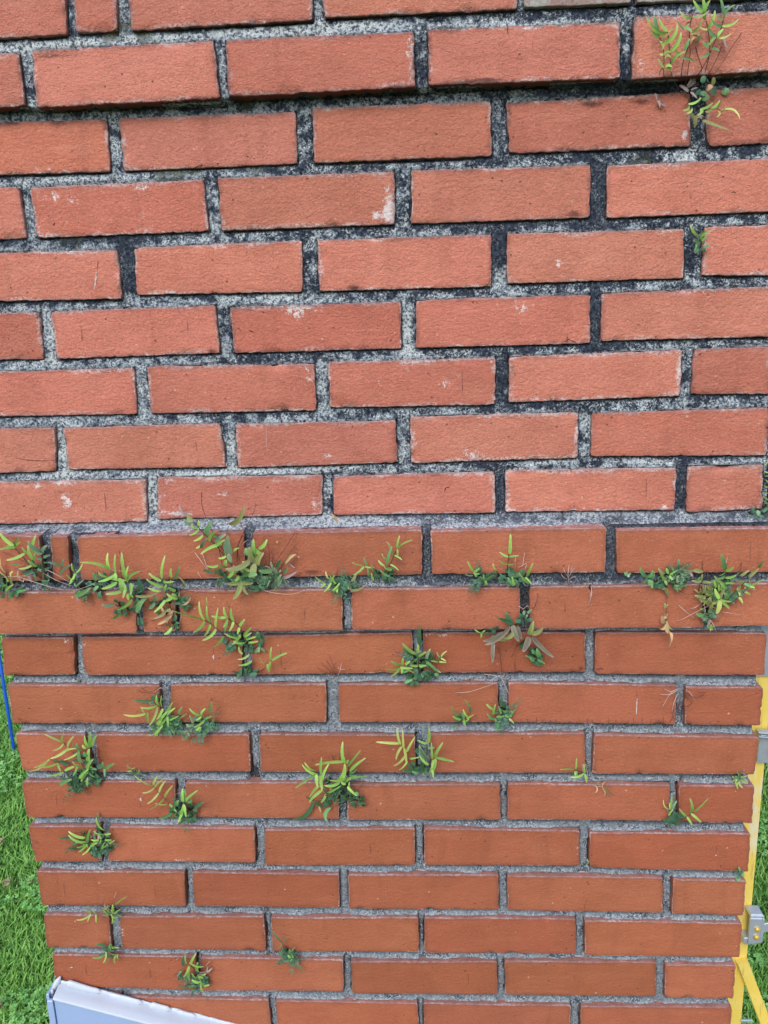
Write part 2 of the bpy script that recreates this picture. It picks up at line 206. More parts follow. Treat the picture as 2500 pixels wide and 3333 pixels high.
     '-3324 110 -2379 -3410 97 -2221 51 10 p;-3305 100 -2377 -3224 45 -2461 90 -10 b;-3146 -227 -2410 -3331 -252 -2567 39 12 p;-2694 -102 -2473 -2424 -236 -2186 84 -15 b;-3197 -104 -2488 -3288 -136 -2383 45 5 m;-3117 -117 -2518 -3202 -133 -2457 45 10 g;-3057 -207 -2480 -3052 -245 -2376 36 10 g;-3031 -348 -2475 -3163 -364 -2547 36 10 g;-2946 -297 -2569 -2850 -358 -2367 75 5 m;-2957 -254 -2564 -2950 -274 -2449 60 5 m;-2978 -367 -2549 -3088 -427 -2609 36 10 g;-2984 -354 -2663 -3086 -366 -2728 33 5 g;-2910 -333 -2638 -2785 -406 -2479 54 10 g;-2783 -335 -2592 -2862 -359 -2506 51 10 m;-2853 -271 -2672 -2694 -255 -2568 60 5 s;-3019 -356 -2732 -2887 -449 -2559 51 5 s;-2759 -283 -2701 -3016 -413 -2794 51 -10 g;-2852 -299 -2759 -2686 -360 -2618 51 10 g;-2627 -351 -2818 -2645 -382 -2550 81 5 s;-2667 -324 -2849 -2691 -341 -2623 90 3 s;-2604 -311 -2790 -2525 -304 -2746 36 10 g;-2710 -282 -2861 -2818 -293 -2889 36 10 g;-2634 -360 -2934 -2655 -359 -2807 90 0 s;-2811 -341 -2970 -2969 -335 -2977 45 10 g;-2682 -368 -2995 -2800 -371 -2929 57 10 m;-2727 -261 -3012 -2718 -265 -2914 60 10 g;-2377 -362 -2905 -2682 -487 -2981 90 12 b;-2333 -357 -2923 -2360 -407 -2703 104 3 b;-2319 -264 -2976 -2323 -308 -2622 75 3 g;-2325 -305 -2860 -2396 -389 -2723 60 5 m;-2232 -270 -2855 -2330 -280 -2740 66 10 g;-2254 -351 -2752 -2131 -348 -2622 60 -10 g;-2281 -367 -2968 -2180 -386 -2790 90 12 b;-2321 -318 -2951 -2333 -391 -3143 107 -5 b;-2610 -359 -3030 -2690 -355 -3046 45 10 m;-2553 -352 -3065 -2607 -354 -2968 54 5 m;-2480 -336 -3071 -2537 -327 -2977 54 5 m;-2369 -342 -3055 -2487 -346 -2988 60 5 g;-2411 -275 -2995 -2502 -267 -2948 60 10 g;-2512 -289 -3150 -2347 -310 -3081 90 10 m;-2414 -368 -3126 -2279 -408 -3082 75 10 m;-2556 -294 -3132 -2595 -345 -3195 51 5 g;-2635 -271 -3074 -2711 -276 -3168 60 5 g;-2087 -365 -3051 -2247 -466 -3016 69 5 m;-2158 -221 -3242 -2289 -261 -3211 66 10 d;-2200 -183 -3286 -2345 -225 -3238 60 5 d;-3055 -222 -3068 -2892 -253 -3093 45 -5 d;-2943 -231 -3067 -2954 -232 -3018 33 0 d;-2897 -192 -3145 -2886 -196 -3030 36 0 d;-2846 -209 -3156 -2832 -226 -3037 36 0 d;-2799 -212 -3172 -2788 -222 -3072 36 0 d;-2752 -225 -3217 -2769 -248 -3112 45 0 d;-2052 -226 -3047 -1982 -227 -2935 60 5 d;-1956 -268 -3131 -1895 -274 -3034 60 5 s;-1987 -204 -3200 -1760 -226 -3099 60 -8 p;-2056 -273 -3258 -1976 -318 -3115 60 5 s;-1994 -291 -3188 -2036 -308 -3294 51 5 s;-2093 -335 -3301 -2048 -399 -3159 51 0 s;-2062 -273 -3355 -2085 -284 -3270 51 5 m;-1934 -249 -2977 -1773 -249 -2860 60 10 o;-1810 -192 -3069 -1911 -191 -2931 30 5 p;-2196 -230 -3360 -2249 -249 -3280 66 0 r;-2225 -236 -3350 -2312 -251 -3295 54 0 r;-2558 -255 -3242 -2741 -276 -3249 69 5 b;-2537 -336 -3215 -2351 -366 -3215 60 -5 b;-2548 -267 -3254 -2657 -304 -3468 75 8 b;-2499 -306 -3242 -2442 -330 -3396 51 -15 b;-2426 -304 -2859 -2433 -303 -2748 60 0 m',
     'd -3045 -40 -2046 -3029 -117 -2218 -2981 -119 -2393 -2977 -44 -2475|d -3141 -190 -2412 -2992 -242 -2567 -2826 -275 -2734 -2686 -276 -2943 -2550 -245 -3099 -2447 -194 -3247|d -2934 -190 -2439 -2809 -280 -2733 -2805 -194 -2983|d -2875 -190 -2678 -2703 -194 -2888|n -2712 -190 -2585 -2671 -194 -2474|d -2496 -190 -2604 -2546 -280 -2737 -2582 -194 -2938|n -2281 -190 -2183 -2333 -280 -2332 -2476 -194 -2556|n -2537 -190 -2319 -2475 -194 -2540|n -2219 -190 -2640 -2132 -280 -2774 -2166 -194 -3040|n -2229 -190 -2799 -2181 -280 -2933 -2229 -194 -3039|n -1782 -190 -2567 -1902 -267 -2750 -2037 -269 -2938 -2123 -194 -3089|n -1793 -190 -2757 -1893 -280 -2889 -2029 -194 -3090|n -2104 -190 -2897 -2119 -194 -3024|p -3163 -190 -2834 -3045 -280 -2953 -2988 -194 -3111|p -3061 -190 -2836 -3002 -194 -3094|p -2262 -190 -3056 -2163 -280 -3021 -2079 -194 -3138|p -3147 -190 -3110 -3105 -194 -3191|n -3440 -190 -3361 -3069 -267 -3379 -2755 -269 -3398 -2458 -194 -3411|p -2298 -190 -3365 -2127 -267 -3389 -1879 -269 -3415 -1702 -194 -3386|p -2506 -190 -2747 -2449 -280 -2675 -2422 -194 -2668',
     '-2439 -190 -3118 134 40 m s|-2567 -190 -3149 119 24 g s|-2239 -190 -3186 134 40 d s|-2804 -190 -3163 75 18 d s|-2128 -190 -3155 104 24 s s|-2324 -190 -3283 90 14 d r|-2038 -190 -3221 67 14 s s|-2423 -190 -2893 60 8 p s|-2697 -190 -3213 60 12 d s'),
    ('fallen_petal', 'petal', 'small tan petal stuck on the pale joint right of the largest fern', '',
     '-1235 -42 -2479 -1312 -63 -2346 39 -10 o',
     '',
     ''),
    ('wall_fern', 'fern', 'fern with a long arching frond of paired lime leaflets spilling over the shaded course', 'wall ferns rooted in the mortar joints',
     '-3099 -338 -3732 -3495 -421 -3567 47 -4 g;-3089 -264 -3780 -3127 -292 -3489 44 6 g;-3072 -317 -3768 -3210 -430 -3890 44 10 g;-2988 -308 -3801 -2982 -444 -3499 47 4 g;-2997 -313 -3817 -3090 -318 -3984 44 5 g;-2926 -324 -3861 -2842 -408 -3541 44 0 g;-2919 -322 -3880 -3099 -419 -4008 47 12 g;-2767 -253 -3758 -2798 -286 -3577 44 8 g;-2766 -346 -3713 -2968 -345 -3684 44 3 g;-2767 -255 -3767 -2838 -259 -3887 44 5 g;-2680 -284 -3784 -2692 -319 -3584 44 8 g;-2680 -288 -3792 -2740 -336 -3914 40 5 g;-2610 -270 -3875 -2520 -288 -3756 44 5 g;-2594 -331 -3860 -2621 -356 -3944 44 0 g;-2787 -365 -3929 -2718 -442 -3750 40 5 m;-2886 -131 -4073 -3028 -156 -4216 44 6 g;-3018 -315 -3537 -3009 -343 -3416 27 0 y;-2587 -294 -4017 -2783 -407 -3912 44 5 g;-2556 -274 -4006 -2430 -309 -3861 47 5 g;-2559 -264 -4029 -2432 -325 -3939 44 5 g;-2568 -171 -4097 -2390 -259 -4023 40 3 g;-2691 -117 -4109 -2768 -160 -4177 44 10 g;-2595 -322 -3967 -2659 -314 -4083 44 0 g;-2564 -198 -4133 -2712 -281 -4078 47 5 g;-2542 -110 -4171 -2386 -181 -4123 40 0 g;-2365 -227 -4084 -2369 -247 -3952 94 0 d;-2279 -213 -4110 -2333 -222 -3991 78 10 r;-2429 -33 -4282 -2362 -50 -4159 84 0 r;-2398 -82 -4261 -2476 -88 -4336 51 5 l;-2404 -58 -4271 -2324 -66 -4327 51 5 l;-2401 -71 -4266 -2390 -86 -4201 44 0 l;-2417 -83 -4270 -2411 -88 -4332 44 0 l;-2626 -150 -4327 -2675 -139 -4216 40 15 y;-2531 -164 -4322 -2678 -246 -4362 37 12 y;-2492 -201 -4412 -2690 -192 -4473 40 8 g;-2754 -56 -4270 -2893 -59 -4278 67 10 r;-2808 -55 -4250 -2890 -80 -4200 57 10 r;-2711 -47 -4658 -2830 -78 -4614 67 5 r;-2713 -87 -4689 -2670 -113 -4559 78 0 r;-2642 -42 -4711 -2626 -70 -4579 71 0 r;-2575 -85 -4690 -2453 -117 -4636 78 0 r;-2567 -31 -4677 -2450 -40 -4613 67 0 r;-2556 -47 -4570 -2490 -63 -4464 78 10 r;-2573 -55 -4566 -2585 -57 -4486 57 0 r',
     'd -3147 -190 -3789 -3083 -253 -3788 -3006 -280 -3815 -2938 -256 -3897 -2848 -194 -4028|d -2784 -190 -3783 -2689 -253 -3802 -2607 -280 -3875 -2560 -256 -4014 -2516 -194 -4212|d -2583 -40 -4142 -2557 -117 -4284 -2589 -119 -4478 -2613 -44 -4710|d -2461 -40 -4653 -2355 -44 -4592',
     '-2695 -40 -4160 101 16 m s|-2785 -40 -4140 78 14 m r|-2587 -40 -4200 84 16 d r|-2655 -40 -4632 84 16 d r'),
    ('wall_fern', 'fern', 'tiny three-pronged lime fern sprig on the shaded course right of the arching frond', 'wall ferns rooted in the mortar joints',
     '-2233 -177 -4405 -2194 -239 -4185 37 2 g;-2216 -176 -4415 -1979 -234 -4275 40 6 g;-2303 -166 -4468 -2380 -212 -4349 34 5 g;-2270 -108 -4484 -2283 -132 -4610 34 3 g;-2257 -116 -4451 -2278 -112 -4620 34 3 g;-2279 -191 -4456 -2282 -201 -4539 27 3 g',
     'n -2452 -40 -4653 -2357 -117 -4578 -2305 -119 -4499 -2255 -44 -4474',
     ''),
    ('wall_fern', 'fern', 'short bushy fern at the joint below the soot-stained brick, centre left', 'wall ferns rooted in the mortar joints',
     '-1397 -291 -3260 -1531 -306 -3155 33 5 g;-1393 -320 -3250 -1462 -319 -3309 29 0 g;-1351 -327 -3180 -1381 -322 -3080 29 5 y;-1320 -365 -3217 -1259 -366 -3120 29 5 g;-1265 -342 -3176 -1275 -371 -3059 29 5 s;-1320 -301 -3248 -1418 -318 -3369 33 5 g;-1301 -293 -3241 -1321 -331 -3140 29 0 g;-1253 -313 -3264 -1293 -337 -3178 29 0 g;-1209 -280 -3256 -1312 -328 -3347 33 5 g;-1223 -270 -3329 -1289 -289 -3371 29 0 g;-1235 -328 -3328 -1245 -341 -3373 29 0 g;-1203 -215 -3398 -1195 -224 -3454 33 0 l;-1088 -202 -3324 -1052 -220 -3417 37 5 o;-1057 -332 -3339 -870 -405 -3267 40 -10 b;-1088 -365 -3268 -1070 -377 -3323 29 0 b',
     'n -1254 -190 -3187 -1237 -194 -3057|d -1298 -190 -3306 -1194 -280 -3336 -1167 -194 -3386',
     '-1231 -190 -3306 55 26 m s|-1279 -190 -3326 55 22 g s|-1163 -190 -3267 44 14 d s|-1068 -190 -3288 44 8 b s'),
    ('wall_fern', 'fern', 'fern with a leaning shoot of narrow leaflets just left of the central upright joint', 'wall ferns rooted in the mortar joints',
     '-871 -290 -3022 -1029 -309 -2962 29 3 g;-871 -288 -3032 -1014 -307 -3142 33 3 g;-824 -288 -3023 -872 -294 -2904 33 3 m;-860 -308 -3026 -738 -321 -3037 29 0 g;-810 -294 -3168 -821 -338 -3027 33 3 m;-756 -288 -3229 -776 -340 -3104 37 0 g;-756 -346 -3064 -771 -356 -2983 29 0 m;-568 -350 -2988 -491 -356 -2734 48 3 m;-581 -261 -2947 -630 -321 -2842 26 5 y;-602 -254 -3037 -685 -243 -2961 33 5 g;-588 -354 -3025 -477 -343 -3039 33 0 m;-528 -329 -3160 -661 -375 -3056 40 5 m;-509 -277 -3089 -610 -285 -3037 37 5 g;-521 -366 -2983 -412 -390 -3060 26 10 g;-495 -279 -2894 -565 -322 -2679 29 -10 g;-425 -338 -2772 -386 -356 -2591 33 5 g;-419 -261 -2785 -220 -359 -2655 29 10 g;-428 -262 -2804 -422 -255 -2922 26 0 y;-468 -251 -2894 -365 -320 -2938 26 8 g;-552 -206 -3170 -457 -226 -3155 44 10 r;-703 -213 -3195 -739 -227 -3161 44 0 r;-593 -201 -3270 -572 -207 -3209 48 0 r;-535 -221 -3244 -543 -221 -3205 40 0 r;-683 -202 -3131 -737 -217 -3086 37 0 r',
     'd -451 -190 -2853 -507 -267 -2966 -557 -269 -3091 -592 -194 -3233|d -880 -190 -3057 -751 -280 -3066 -667 -194 -3192|d -559 -190 -3038 -601 -194 -3193',
     '-666 -190 -3154 66 18 d r|-553 -190 -3175 66 18 d r'),
    ('wall_fern', 'fern', 'small low fern with stubby leaflets left of the spiky fern, on the projecting band', 'wall ferns rooted in the mortar joints',
     '573 -319 -3108 489 -358 -2951 33 5 g;579 -362 -3104 642 -380 -3042 37 5 g;562 -338 -3121 644 -352 -3137 33 5 m;567 -260 -3176 455 -279 -3158 26 5 s;612 -275 -3200 585 -270 -3143 37 0 g;731 -284 -3296 694 -283 -3160 33 3 m;720 -305 -3241 835 -365 -3135 37 10 m;718 -341 -3219 651 -382 -3156 29 0 m;740 -288 -3305 725 -312 -3228 37 0 g',
     'd 571 -190 -3149 602 -280 -3179 664 -194 -3247',
     '636 -190 -3199 55 20 m s|673 -190 -3249 55 14 d s'),
    ('wall_fern', 'fern', 'spiky fern with one tall upright leaflet over a bluish rosette, on the band', 'wall ferns rooted in the mortar joints',
     '1033 -357 -2863 1035 -403 -2581 51 0 g;1015 -360 -2900 898 -356 -2833 33 5 g;1024 -360 -2900 1143 -427 -2868 29 5 g;1006 -368 -2993 886 -427 -2925 33 5 g;1010 -335 -3012 1107 -356 -2998 29 5 g;1257 -336 -3178 1322 -439 -2956 44 3 g;1288 -319 -3281 1141 -388 -3097 37 3 g;1236 -361 -3180 1312 -373 -3269 33 3 g;1099 -290 -3318 1017 -280 -3204 48 5 m;1092 -355 -3296 1059 -397 -3156 40 0 g;1051 -220 -3263 911 -232 -3169 44 3 r;1053 -191 -3175 1042 -204 -3073 62 0 r;1095 -233 -3132 1075 -238 -3082 51 0 r;979 -205 -3286 904 -215 -3273 51 0 r;1161 -231 -3280 1252 -234 -3241 51 0 r;1123 -232 -3221 1215 -232 -3163 48 0 r;874 -334 -3088 814 -380 -2977 37 10 y',
     'd 1042 -190 -2912 1015 -280 -3030 1016 -194 -3173|p 1127 -190 -3117 1112 -280 -2973 1134 -194 -2942|p 1219 -190 -3099 1244 -194 -2895|p 1173 -190 -3098 1273 -194 -3040|p 1256 -190 -3119 1273 -194 -3060|n 887 -190 -3173 858 -194 -3074',
     '1035 -190 -3214 91 30 d r|1128 -190 -3215 91 24 d r|1184 -190 -3255 73 16 m s'),
    ('dry_twig', 'twig', 'dead branching twig standing on the joint right of the spiky fern', '',
     '',
     'p 1828 -190 -3322 1799 -280 -3164 1827 -194 -3065|p 1817 -190 -3242 1754 -280 -3132 1743 -194 -3096|p 1826 -190 -3242 1849 -280 -3133 1903 -194 -3114|p 1803 -190 -3274 1740 -280 -3211 1725 -194 -3191|p 1833 -190 -3274 1860 -280 -3213 1916 -194 -3226|p 1846 -190 -3210 1836 -280 -3102 1873 -194 -3082',
     ''),
    ('seedling', 'seedling', 'tiny pale green rosette alone on the joint below the right-hand band bricks', '',
     '2579 -208 -3229 2544 -220 -3177 42 0 l;2588 -197 -3233 2628 -199 -3191 42 0 l;2581 -202 -3231 2571 -206 -3166 36 0 l;2575 -223 -3224 2610 -229 -3222 42 0 l',
     '',
     ''),
    ('wall_fern', 'fern', 'low spreading fern with broad bluish leaflets and grey dead fronds, right of the pale rosette', 'wall ferns rooted in the mortar joints',
     '2800 -329 -3203 2685 -418 -3044 61 8 m;2797 -343 -3205 2850 -397 -3092 54 -10 m;2801 -366 -3208 2739 -411 -3255 54 3 m;2826 -339 -3234 2832 -350 -3310 48 0 m;2861 -311 -3244 2867 -363 -3352 48 0 m;2851 -344 -3233 2880 -392 -3139 43 5 m;3013 -339 -3169 2922 -380 -3070 54 10 b;3056 -281 -3262 2964 -320 -3152 41 5 g;3043 -272 -3270 3066 -297 -3331 39 5 g;3092 -271 -3192 3064 -264 -3109 43 3 g;3069 -365 -3184 3108 -400 -3223 39 3 g;3104 -287 -3198 3199 -279 -3140 39 10 g;3133 -348 -3111 3089 -378 -3039 37 10 s;3288 -269 -3161 3174 -318 -3104 43 10 s;3285 -240 -3136 3281 -244 -3089 28 10 p;3397 -283 -3118 3231 -272 -3108 37 10 s;3406 -258 -3138 3525 -285 -3158 65 2 b;3352 -233 -3162 3418 -247 -3266 43 5 p;3224 -277 -3385 3314 -332 -3327 48 20 m;3189 -258 -3414 3176 -283 -3325 43 0 m;3222 -271 -3421 3204 -262 -3333 39 0 m;3014 -192 -3389 3015 -210 -3302 37 0 r;2981 -193 -3377 2977 -193 -3307 32 0 r;3046 -209 -3372 3029 -216 -3300 32 0 r',
     'd 2841 -190 -3249 2846 -267 -3247 2922 -269 -3281 3055 -194 -3354|n 3256 -190 -3095 3247 -194 -3059|p 3548 -190 -3178 3336 -280 -3147 3259 -194 -3173',
     '3091 -190 -3218 76 30 m s|3225 -190 -3311 81 40 d r|3001 -190 -3332 60 24 d r|3260 -190 -3174 76 26 s s|3101 -190 -3391 32 8 b s|3198 -190 -3208 60 20 m s'),
    ('dead_frond', 'dead leaf', 'tan dried leaf hanging by a thread-like stem near the right end of the band', '',
     '3117 -224 -3773 3046 -232 -3805 65 0 o;3088 -232 -3887 3032 -253 -3762 69 10 o;3112 -210 -3908 3024 -221 -3962 61 15 o;3116 -197 -3913 3172 -199 -4043 69 -10 o;3171 -196 -4021 3162 -228 -4221 71 5 o;3095 -291 -3829 3154 -342 -3926 28 -15 b;3070 -355 -3723 3033 -363 -3685 28 0 b;3124 -202 -3782 3128 -203 -3764 26 0 o;3069 -309 -3648 3050 -321 -3568 43 0 b;3113 -194 -3644 3128 -197 -3632 22 0 o',
     'n 3096 -190 -3402 3086 -267 -3583 3093 -269 -3721 3120 -194 -3868',
     ''),
    ('wall_fern', 'fern', 'large straggling fern filling the upright joint near the right edge, with a yellow-green star leaf', 'wall ferns rooted in the mortar joints',
     '3786 -327 -3120 3681 -437 -2869 76 2 m;3783 -351 -3129 3860 -398 -3065 50 -5 g;3780 -349 -3141 3690 -386 -3178 48 5 g;3797 -301 -3213 3698 -345 -3231 48 5 m;3781 -360 -3216 3920 -356 -3180 43 -5 g;3828 -267 -3321 3943 -270 -3321 39 5 g;3809 -305 -3325 3623 -398 -3174 43 5 g;3820 -313 -3379 3720 -367 -3281 48 5 g;3713 -294 -3328 3701 -313 -3253 43 0 g;3751 -280 -3424 3728 -310 -3322 37 5 g;3776 -282 -3423 3774 -276 -3357 39 0 g;3704 -298 -3372 3654 -328 -3259 37 5 g;3487 -356 -3259 3355 -369 -3248 48 5 b;3496 -361 -3274 3595 -420 -3256 43 5 b;3518 -269 -3288 3507 -310 -3178 48 5 b;3421 -362 -3256 3454 -406 -3186 39 10 m;4089 -333 -3217 4192 -362 -3097 61 8 b;4207 -315 -3101 4240 -360 -2976 65 5 b;3951 -324 -3281 4044 -327 -3275 48 2 b;3974 -356 -3197 4057 -393 -3108 43 5 b;4064 -259 -3332 4205 -278 -3412 50 5 m;4151 -260 -3367 4112 -282 -3257 28 5 g;4161 -261 -3366 4294 -312 -3260 37 8 y;4130 -283 -3359 4181 -316 -3371 32 5 y;4048 -342 -3417 4124 -345 -3462 30 10 y;4053 -347 -3370 4038 -355 -3344 26 10 y;3977 -282 -3414 3996 -327 -3478 39 10 y;3989 -251 -3414 4022 -263 -3353 54 10 m;4004 -322 -3423 3958 -323 -3366 50 10 b;3994 -309 -3502 4028 -358 -3570 39 5 y;3645 -291 -3407 3573 -328 -3314 65 3 b;3655 -273 -3460 3564 -317 -3443 50 5 b;3725 -366 -3502 3657 -368 -3358 58 5 g;3740 -342 -3510 3781 -360 -3374 52 8 b;3769 -254 -3548 3620 -261 -3596 45 12 y;3747 -337 -3518 3883 -372 -3535 43 -6 y;3752 -314 -3532 3723 -312 -3728 69 3 y;3791 -271 -3571 3891 -292 -3662 48 5 g;3891 -312 -3471 3768 -363 -3418 54 5 m;3871 -304 -3520 3800 -314 -3470 48 5 m;3581 -360 -3514 3454 -403 -3497 48 2 b;3624 -341 -3584 3595 -386 -3465 54 2 b;3656 -308 -3654 3640 -316 -3547 48 0 b;3583 -263 -3768 3465 -302 -3724 65 5 m;3648 -340 -3705 3527 -395 -3683 39 3 m;3560 -360 -3760 3537 -373 -3801 50 3 m;3614 -309 -3827 3601 -334 -3770 50 0 m;3568 -260 -3682 3527 -267 -3668 37 0 g;3660 -315 -3917 3603 -333 -3881 26 5 g;3657 -323 -3914 3691 -324 -3943 24 5 g;3662 -311 -3919 3659 -312 -3971 22 0 g;3667 -296 -3925 3669 -297 -3878 22 0 g;3676 -288 -3928 3706 -303 -3899 19 0 g',
     'd 3845 -190 -3164 3819 -253 -3274 3767 -280 -3424 3763 -256 -3547 3721 -194 -3709|d 3542 -190 -3326 3488 -280 -3375 3518 -194 -3475|d 4102 -190 -3344 3953 -267 -3442 3846 -269 -3589 3826 -194 -3675|d 4129 -190 -3413 4031 -267 -3500 3880 -269 -3613 3826 -194 -3675|n 3276 -190 -3450 3338 -267 -3464 3465 -269 -3459 3603 -194 -3464|p 3262 -190 -3870 3316 -267 -3811 3481 -269 -3713 3747 -194 -3616|p 3271 -190 -3642 3315 -280 -3684 3492 -194 -3835|p 3420 -190 -3701 3452 -280 -3651 3554 -194 -3626|p 3854 -190 -2989 3810 -280 -3062 3843 -194 -3158|n 3540 -190 -3041 3552 -194 -3177|n 3612 -190 -3167 3624 -194 -3292|n 4039 -190 -3070 3999 -280 -3132 3996 -194 -3216|p 3676 -190 -3827 3715 -280 -3909 3787 -194 -4038|p 3833 -190 -3746 3905 -280 -3730 4092 -194 -3794|p 3600 -190 -3639 3589 -280 -3710 3599 -194 -3825|n 3926 -190 -3400 3831 -280 -3436 3796 -194 -3547|n 3734 -190 -3874 3819 -194 -3873',
     '3768 -190 -3432 97 30 g s|3603 -190 -3523 65 26 b s|3849 -190 -3526 81 26 m s|3683 -190 -3593 65 20 b s|3652 -190 -3780 61 20 m r|3676 -190 -3827 65 12 p s|3909 -190 -3319 65 16 m s|3569 -190 -3500 43 30 b s'),
    ('wall_fern', 'fern', 'broad fern fanning over the joint below centre, topped by one long dark blade', 'wall ferns rooted in the mortar joints',
     '-161 -204 -4185 -155 -217 -3888 69 0 d;-204 -156 -4340 -394 -244 -4136 51 5 g;-193 -136 -4341 -180 -150 -4166 45 0 g;-181 -152 -4376 -69 -199 -4285 45 5 g;-190 -104 -4406 -301 -154 -4477 48 5 g;-423 -107 -4515 -560 -181 -4426 54 5 g;-406 -123 -4516 -394 -168 -4388 45 0 g;-456 -104 -4567 -642 -147 -4555 39 5 g;-447 -131 -4555 -573 -203 -4649 42 8 g;-436 -193 -4518 -254 -191 -4532 42 3 g;-392 -106 -4550 -241 -174 -4613 39 8 g;-414 -150 -4529 -416 -165 -4625 45 5 g;-408 -142 -4619 -311 -157 -4578 39 5 m;-365 -169 -4487 -292 -183 -4430 45 5 g;-184 -115 -4529 -302 -141 -4508 51 3 g;-174 -219 -4482 -72 -261 -4454 54 3 g;-262 -73 -4411 -400 -125 -4243 69 5 d;-278 -67 -4396 -507 -76 -4323 60 5 p;-71 -195 -4391 -13 -191 -4245 54 5 s;-88 -76 -4479 8 -81 -4409 75 10 l;-72 -175 -4443 99 -231 -4579 51 5 m;-8 -193 -4418 86 -187 -4446 36 5 y;118 -181 -4382 72 -222 -4279 27 5 y;127 -105 -4416 214 -151 -4294 30 10 y;126 -134 -4411 196 -166 -4440 27 5 y;101 -217 -4424 203 -208 -4441 30 3 y;38 -54 -4610 124 -69 -4659 39 5 l;-316 -89 -4713 -282 -104 -4655 42 5 r;-381 -103 -4793 -268 -103 -4742 51 5 m;-333 -54 -4747 -253 -72 -4739 30 0 r;99 -195 -4630 36 -213 -4605 60 0 m',
     'n 128 -40 -4445 78 -130 -4507 38 -44 -4598|d -185 -40 -4392 -181 -130 -4557 -156 -44 -4701|d -156 -40 -4255 -141 -44 -4305|n -451 -40 -4597 -313 -130 -4625 -172 -44 -4718',
     '-120 -40 -4495 90 24 d s|-155 -40 -4633 90 34 d r|-270 -40 -4754 63 26 d r|-28 -40 -4703 63 28 d r|-232 -40 -4477 75 14 m s|-71 -40 -4426 60 10 d s'),
    ('bronze_fern', 'fern', 'bronze strap-leaved fern hanging limp over the shaded course, with purplish ribbed leaves', 'wall ferns rooted in the mortar joints',
     '1060 -235 -3882 879 -282 -3773 72 -12 d;1091 -233 -3884 1002 -268 -3690 90 10 d;1126 -196 -3915 1170 -210 -3861 75 10 d;1042 -336 -3867 700 -558 -4039 98 4 w;965 -271 -3982 692 -246 -4114 90 6 w;1084 -291 -3877 1168 -309 -4099 98 -3 w;1145 -296 -3891 1209 -286 -4076 90 -3 w;837 -173 -4154 825 -228 -4440 78 -2 w;1086 -282 -3978 874 -275 -4078 84 15 b;1097 -319 -3963 962 -314 -4046 69 15 b;1298 -353 -3983 1345 -371 -3782 87 3 b;1320 -358 -3965 1477 -355 -3886 78 -12 b;1357 -297 -3925 1376 -319 -3868 60 5 b;1362 -163 -4096 1647 -246 -4361 81 -3 w;1318 -206 -4077 1236 -209 -4292 113 3 w;1204 -81 -4246 1309 -104 -4120 90 3 d;1256 -47 -4312 1207 -56 -4223 75 3 d',
     'd 1080 -190 -3917 1223 -280 -3964 1327 -194 -4049|n 927 -40 -4313 943 -130 -4426 976 -44 -4705|n 1178 -40 -4246 1129 -130 -4326 1100 -44 -4431|n 1149 -40 -4519 1150 -44 -4671|p 722 -40 -4697 859 -117 -4679 985 -119 -4721 1056 -44 -4775|p 338 -40 -4975 479 -117 -4928 638 -119 -4884 929 -44 -4809|p 977 -40 -4776 1074 -44 -5001|n 1328 -190 -4051 1279 -194 -3933|d 1319 -40 -4315 1371 -130 -4361 1494 -44 -4467',
     '1445 -40 -4367 90 30 d r|1399 -40 -4435 75 24 d r'),
    ('wall_fern', 'fern', 'small dark fern tip drooping beneath the bronze fern', 'wall ferns rooted in the mortar joints',
     '1449 -133 -4444 1545 -171 -4486 45 10 m;1415 -153 -4418 1270 -190 -4350 39 0 m;1473 -178 -4374 1416 -235 -4231 75 5 m;1410 -184 -4337 1361 -192 -4266 60 5 m;1396 -180 -4440 1330 -209 -4376 51 0 m',
     'd 1335 -40 -4332 1418 -130 -4395 1510 -44 -4502',
     '1431 -40 -4469 60 22 d r'),
    ('wall_fern', 'fern', 'three-leaved sprig in the dark joint left of the bronze fern', 'wall ferns rooted in the mortar joints',
     '661 -359 -3952 577 -375 -3891 27 5 g;672 -314 -3970 719 -340 -3919 27 5 g;670 -290 -3985 661 -298 -4048 27 5 g',
     'd 696 -190 -4013 788 -194 -4029',
     '819 -190 -4006 60 14 m r'),
    ('wall_fern', 'fern', 'cluster of small oval leaves in the upright joint above the bronze fern', 'wall ferns rooted in the mortar joints',
     '1289 -217 -3736 1348 -226 -3676 39 5 l;1242 -231 -3755 1240 -237 -3687 45 0 l;1232 -193 -3802 1184 -206 -3739 42 0 r;1229 -216 -3826 1173 -235 -3777 45 0 r;1257 -237 -3785 1286 -243 -3743 39 0 l;1261 -207 -3830 1298 -214 -3835 39 0 r;1215 -210 -3869 1169 -218 -3865 39 0 r;1247 -204 -3913 1230 -218 -3849 42 0 r;1273 -234 -3803 1255 -245 -3750 39 0 l',
     'n 1360 -190 -3690 1399 -280 -3576 1434 -194 -3559|d 1293 -190 -3738 1237 -280 -3801 1265 -194 -3999|p 1169 -190 -3639 1246 -194 -3688|p 1231 -190 -3689 1279 -280 -3607 1322 -194 -3688',
     '1248 -190 -3820 54 16 m r'),
    ('wall_fern', 'fern', 'little green fern standing alone on the joint, left of the bushy sprout', 'wall ferns rooted in the mortar joints',
     '362 -190 -5239 263 -269 -5058 45 10 b;517 -131 -5236 444 -233 -4982 42 -12 m;404 -124 -5345 281 -121 -5290 51 5 g;427 -159 -5326 435 -160 -5237 45 0 m;500 -131 -5306 424 -172 -5157 39 5 g;477 -118 -5331 580 -137 -5258 39 5 g;459 -144 -5361 506 -177 -5299 33 0 g;437 -109 -5353 460 -132 -5443 45 -5 g;411 -156 -5275 436 -157 -5204 39 0 m;314 -142 -5459 242 -153 -5418 24 0 m;315 -143 -5450 323 -154 -5399 21 0 m;314 -167 -5442 321 -173 -5469 21 0 m',
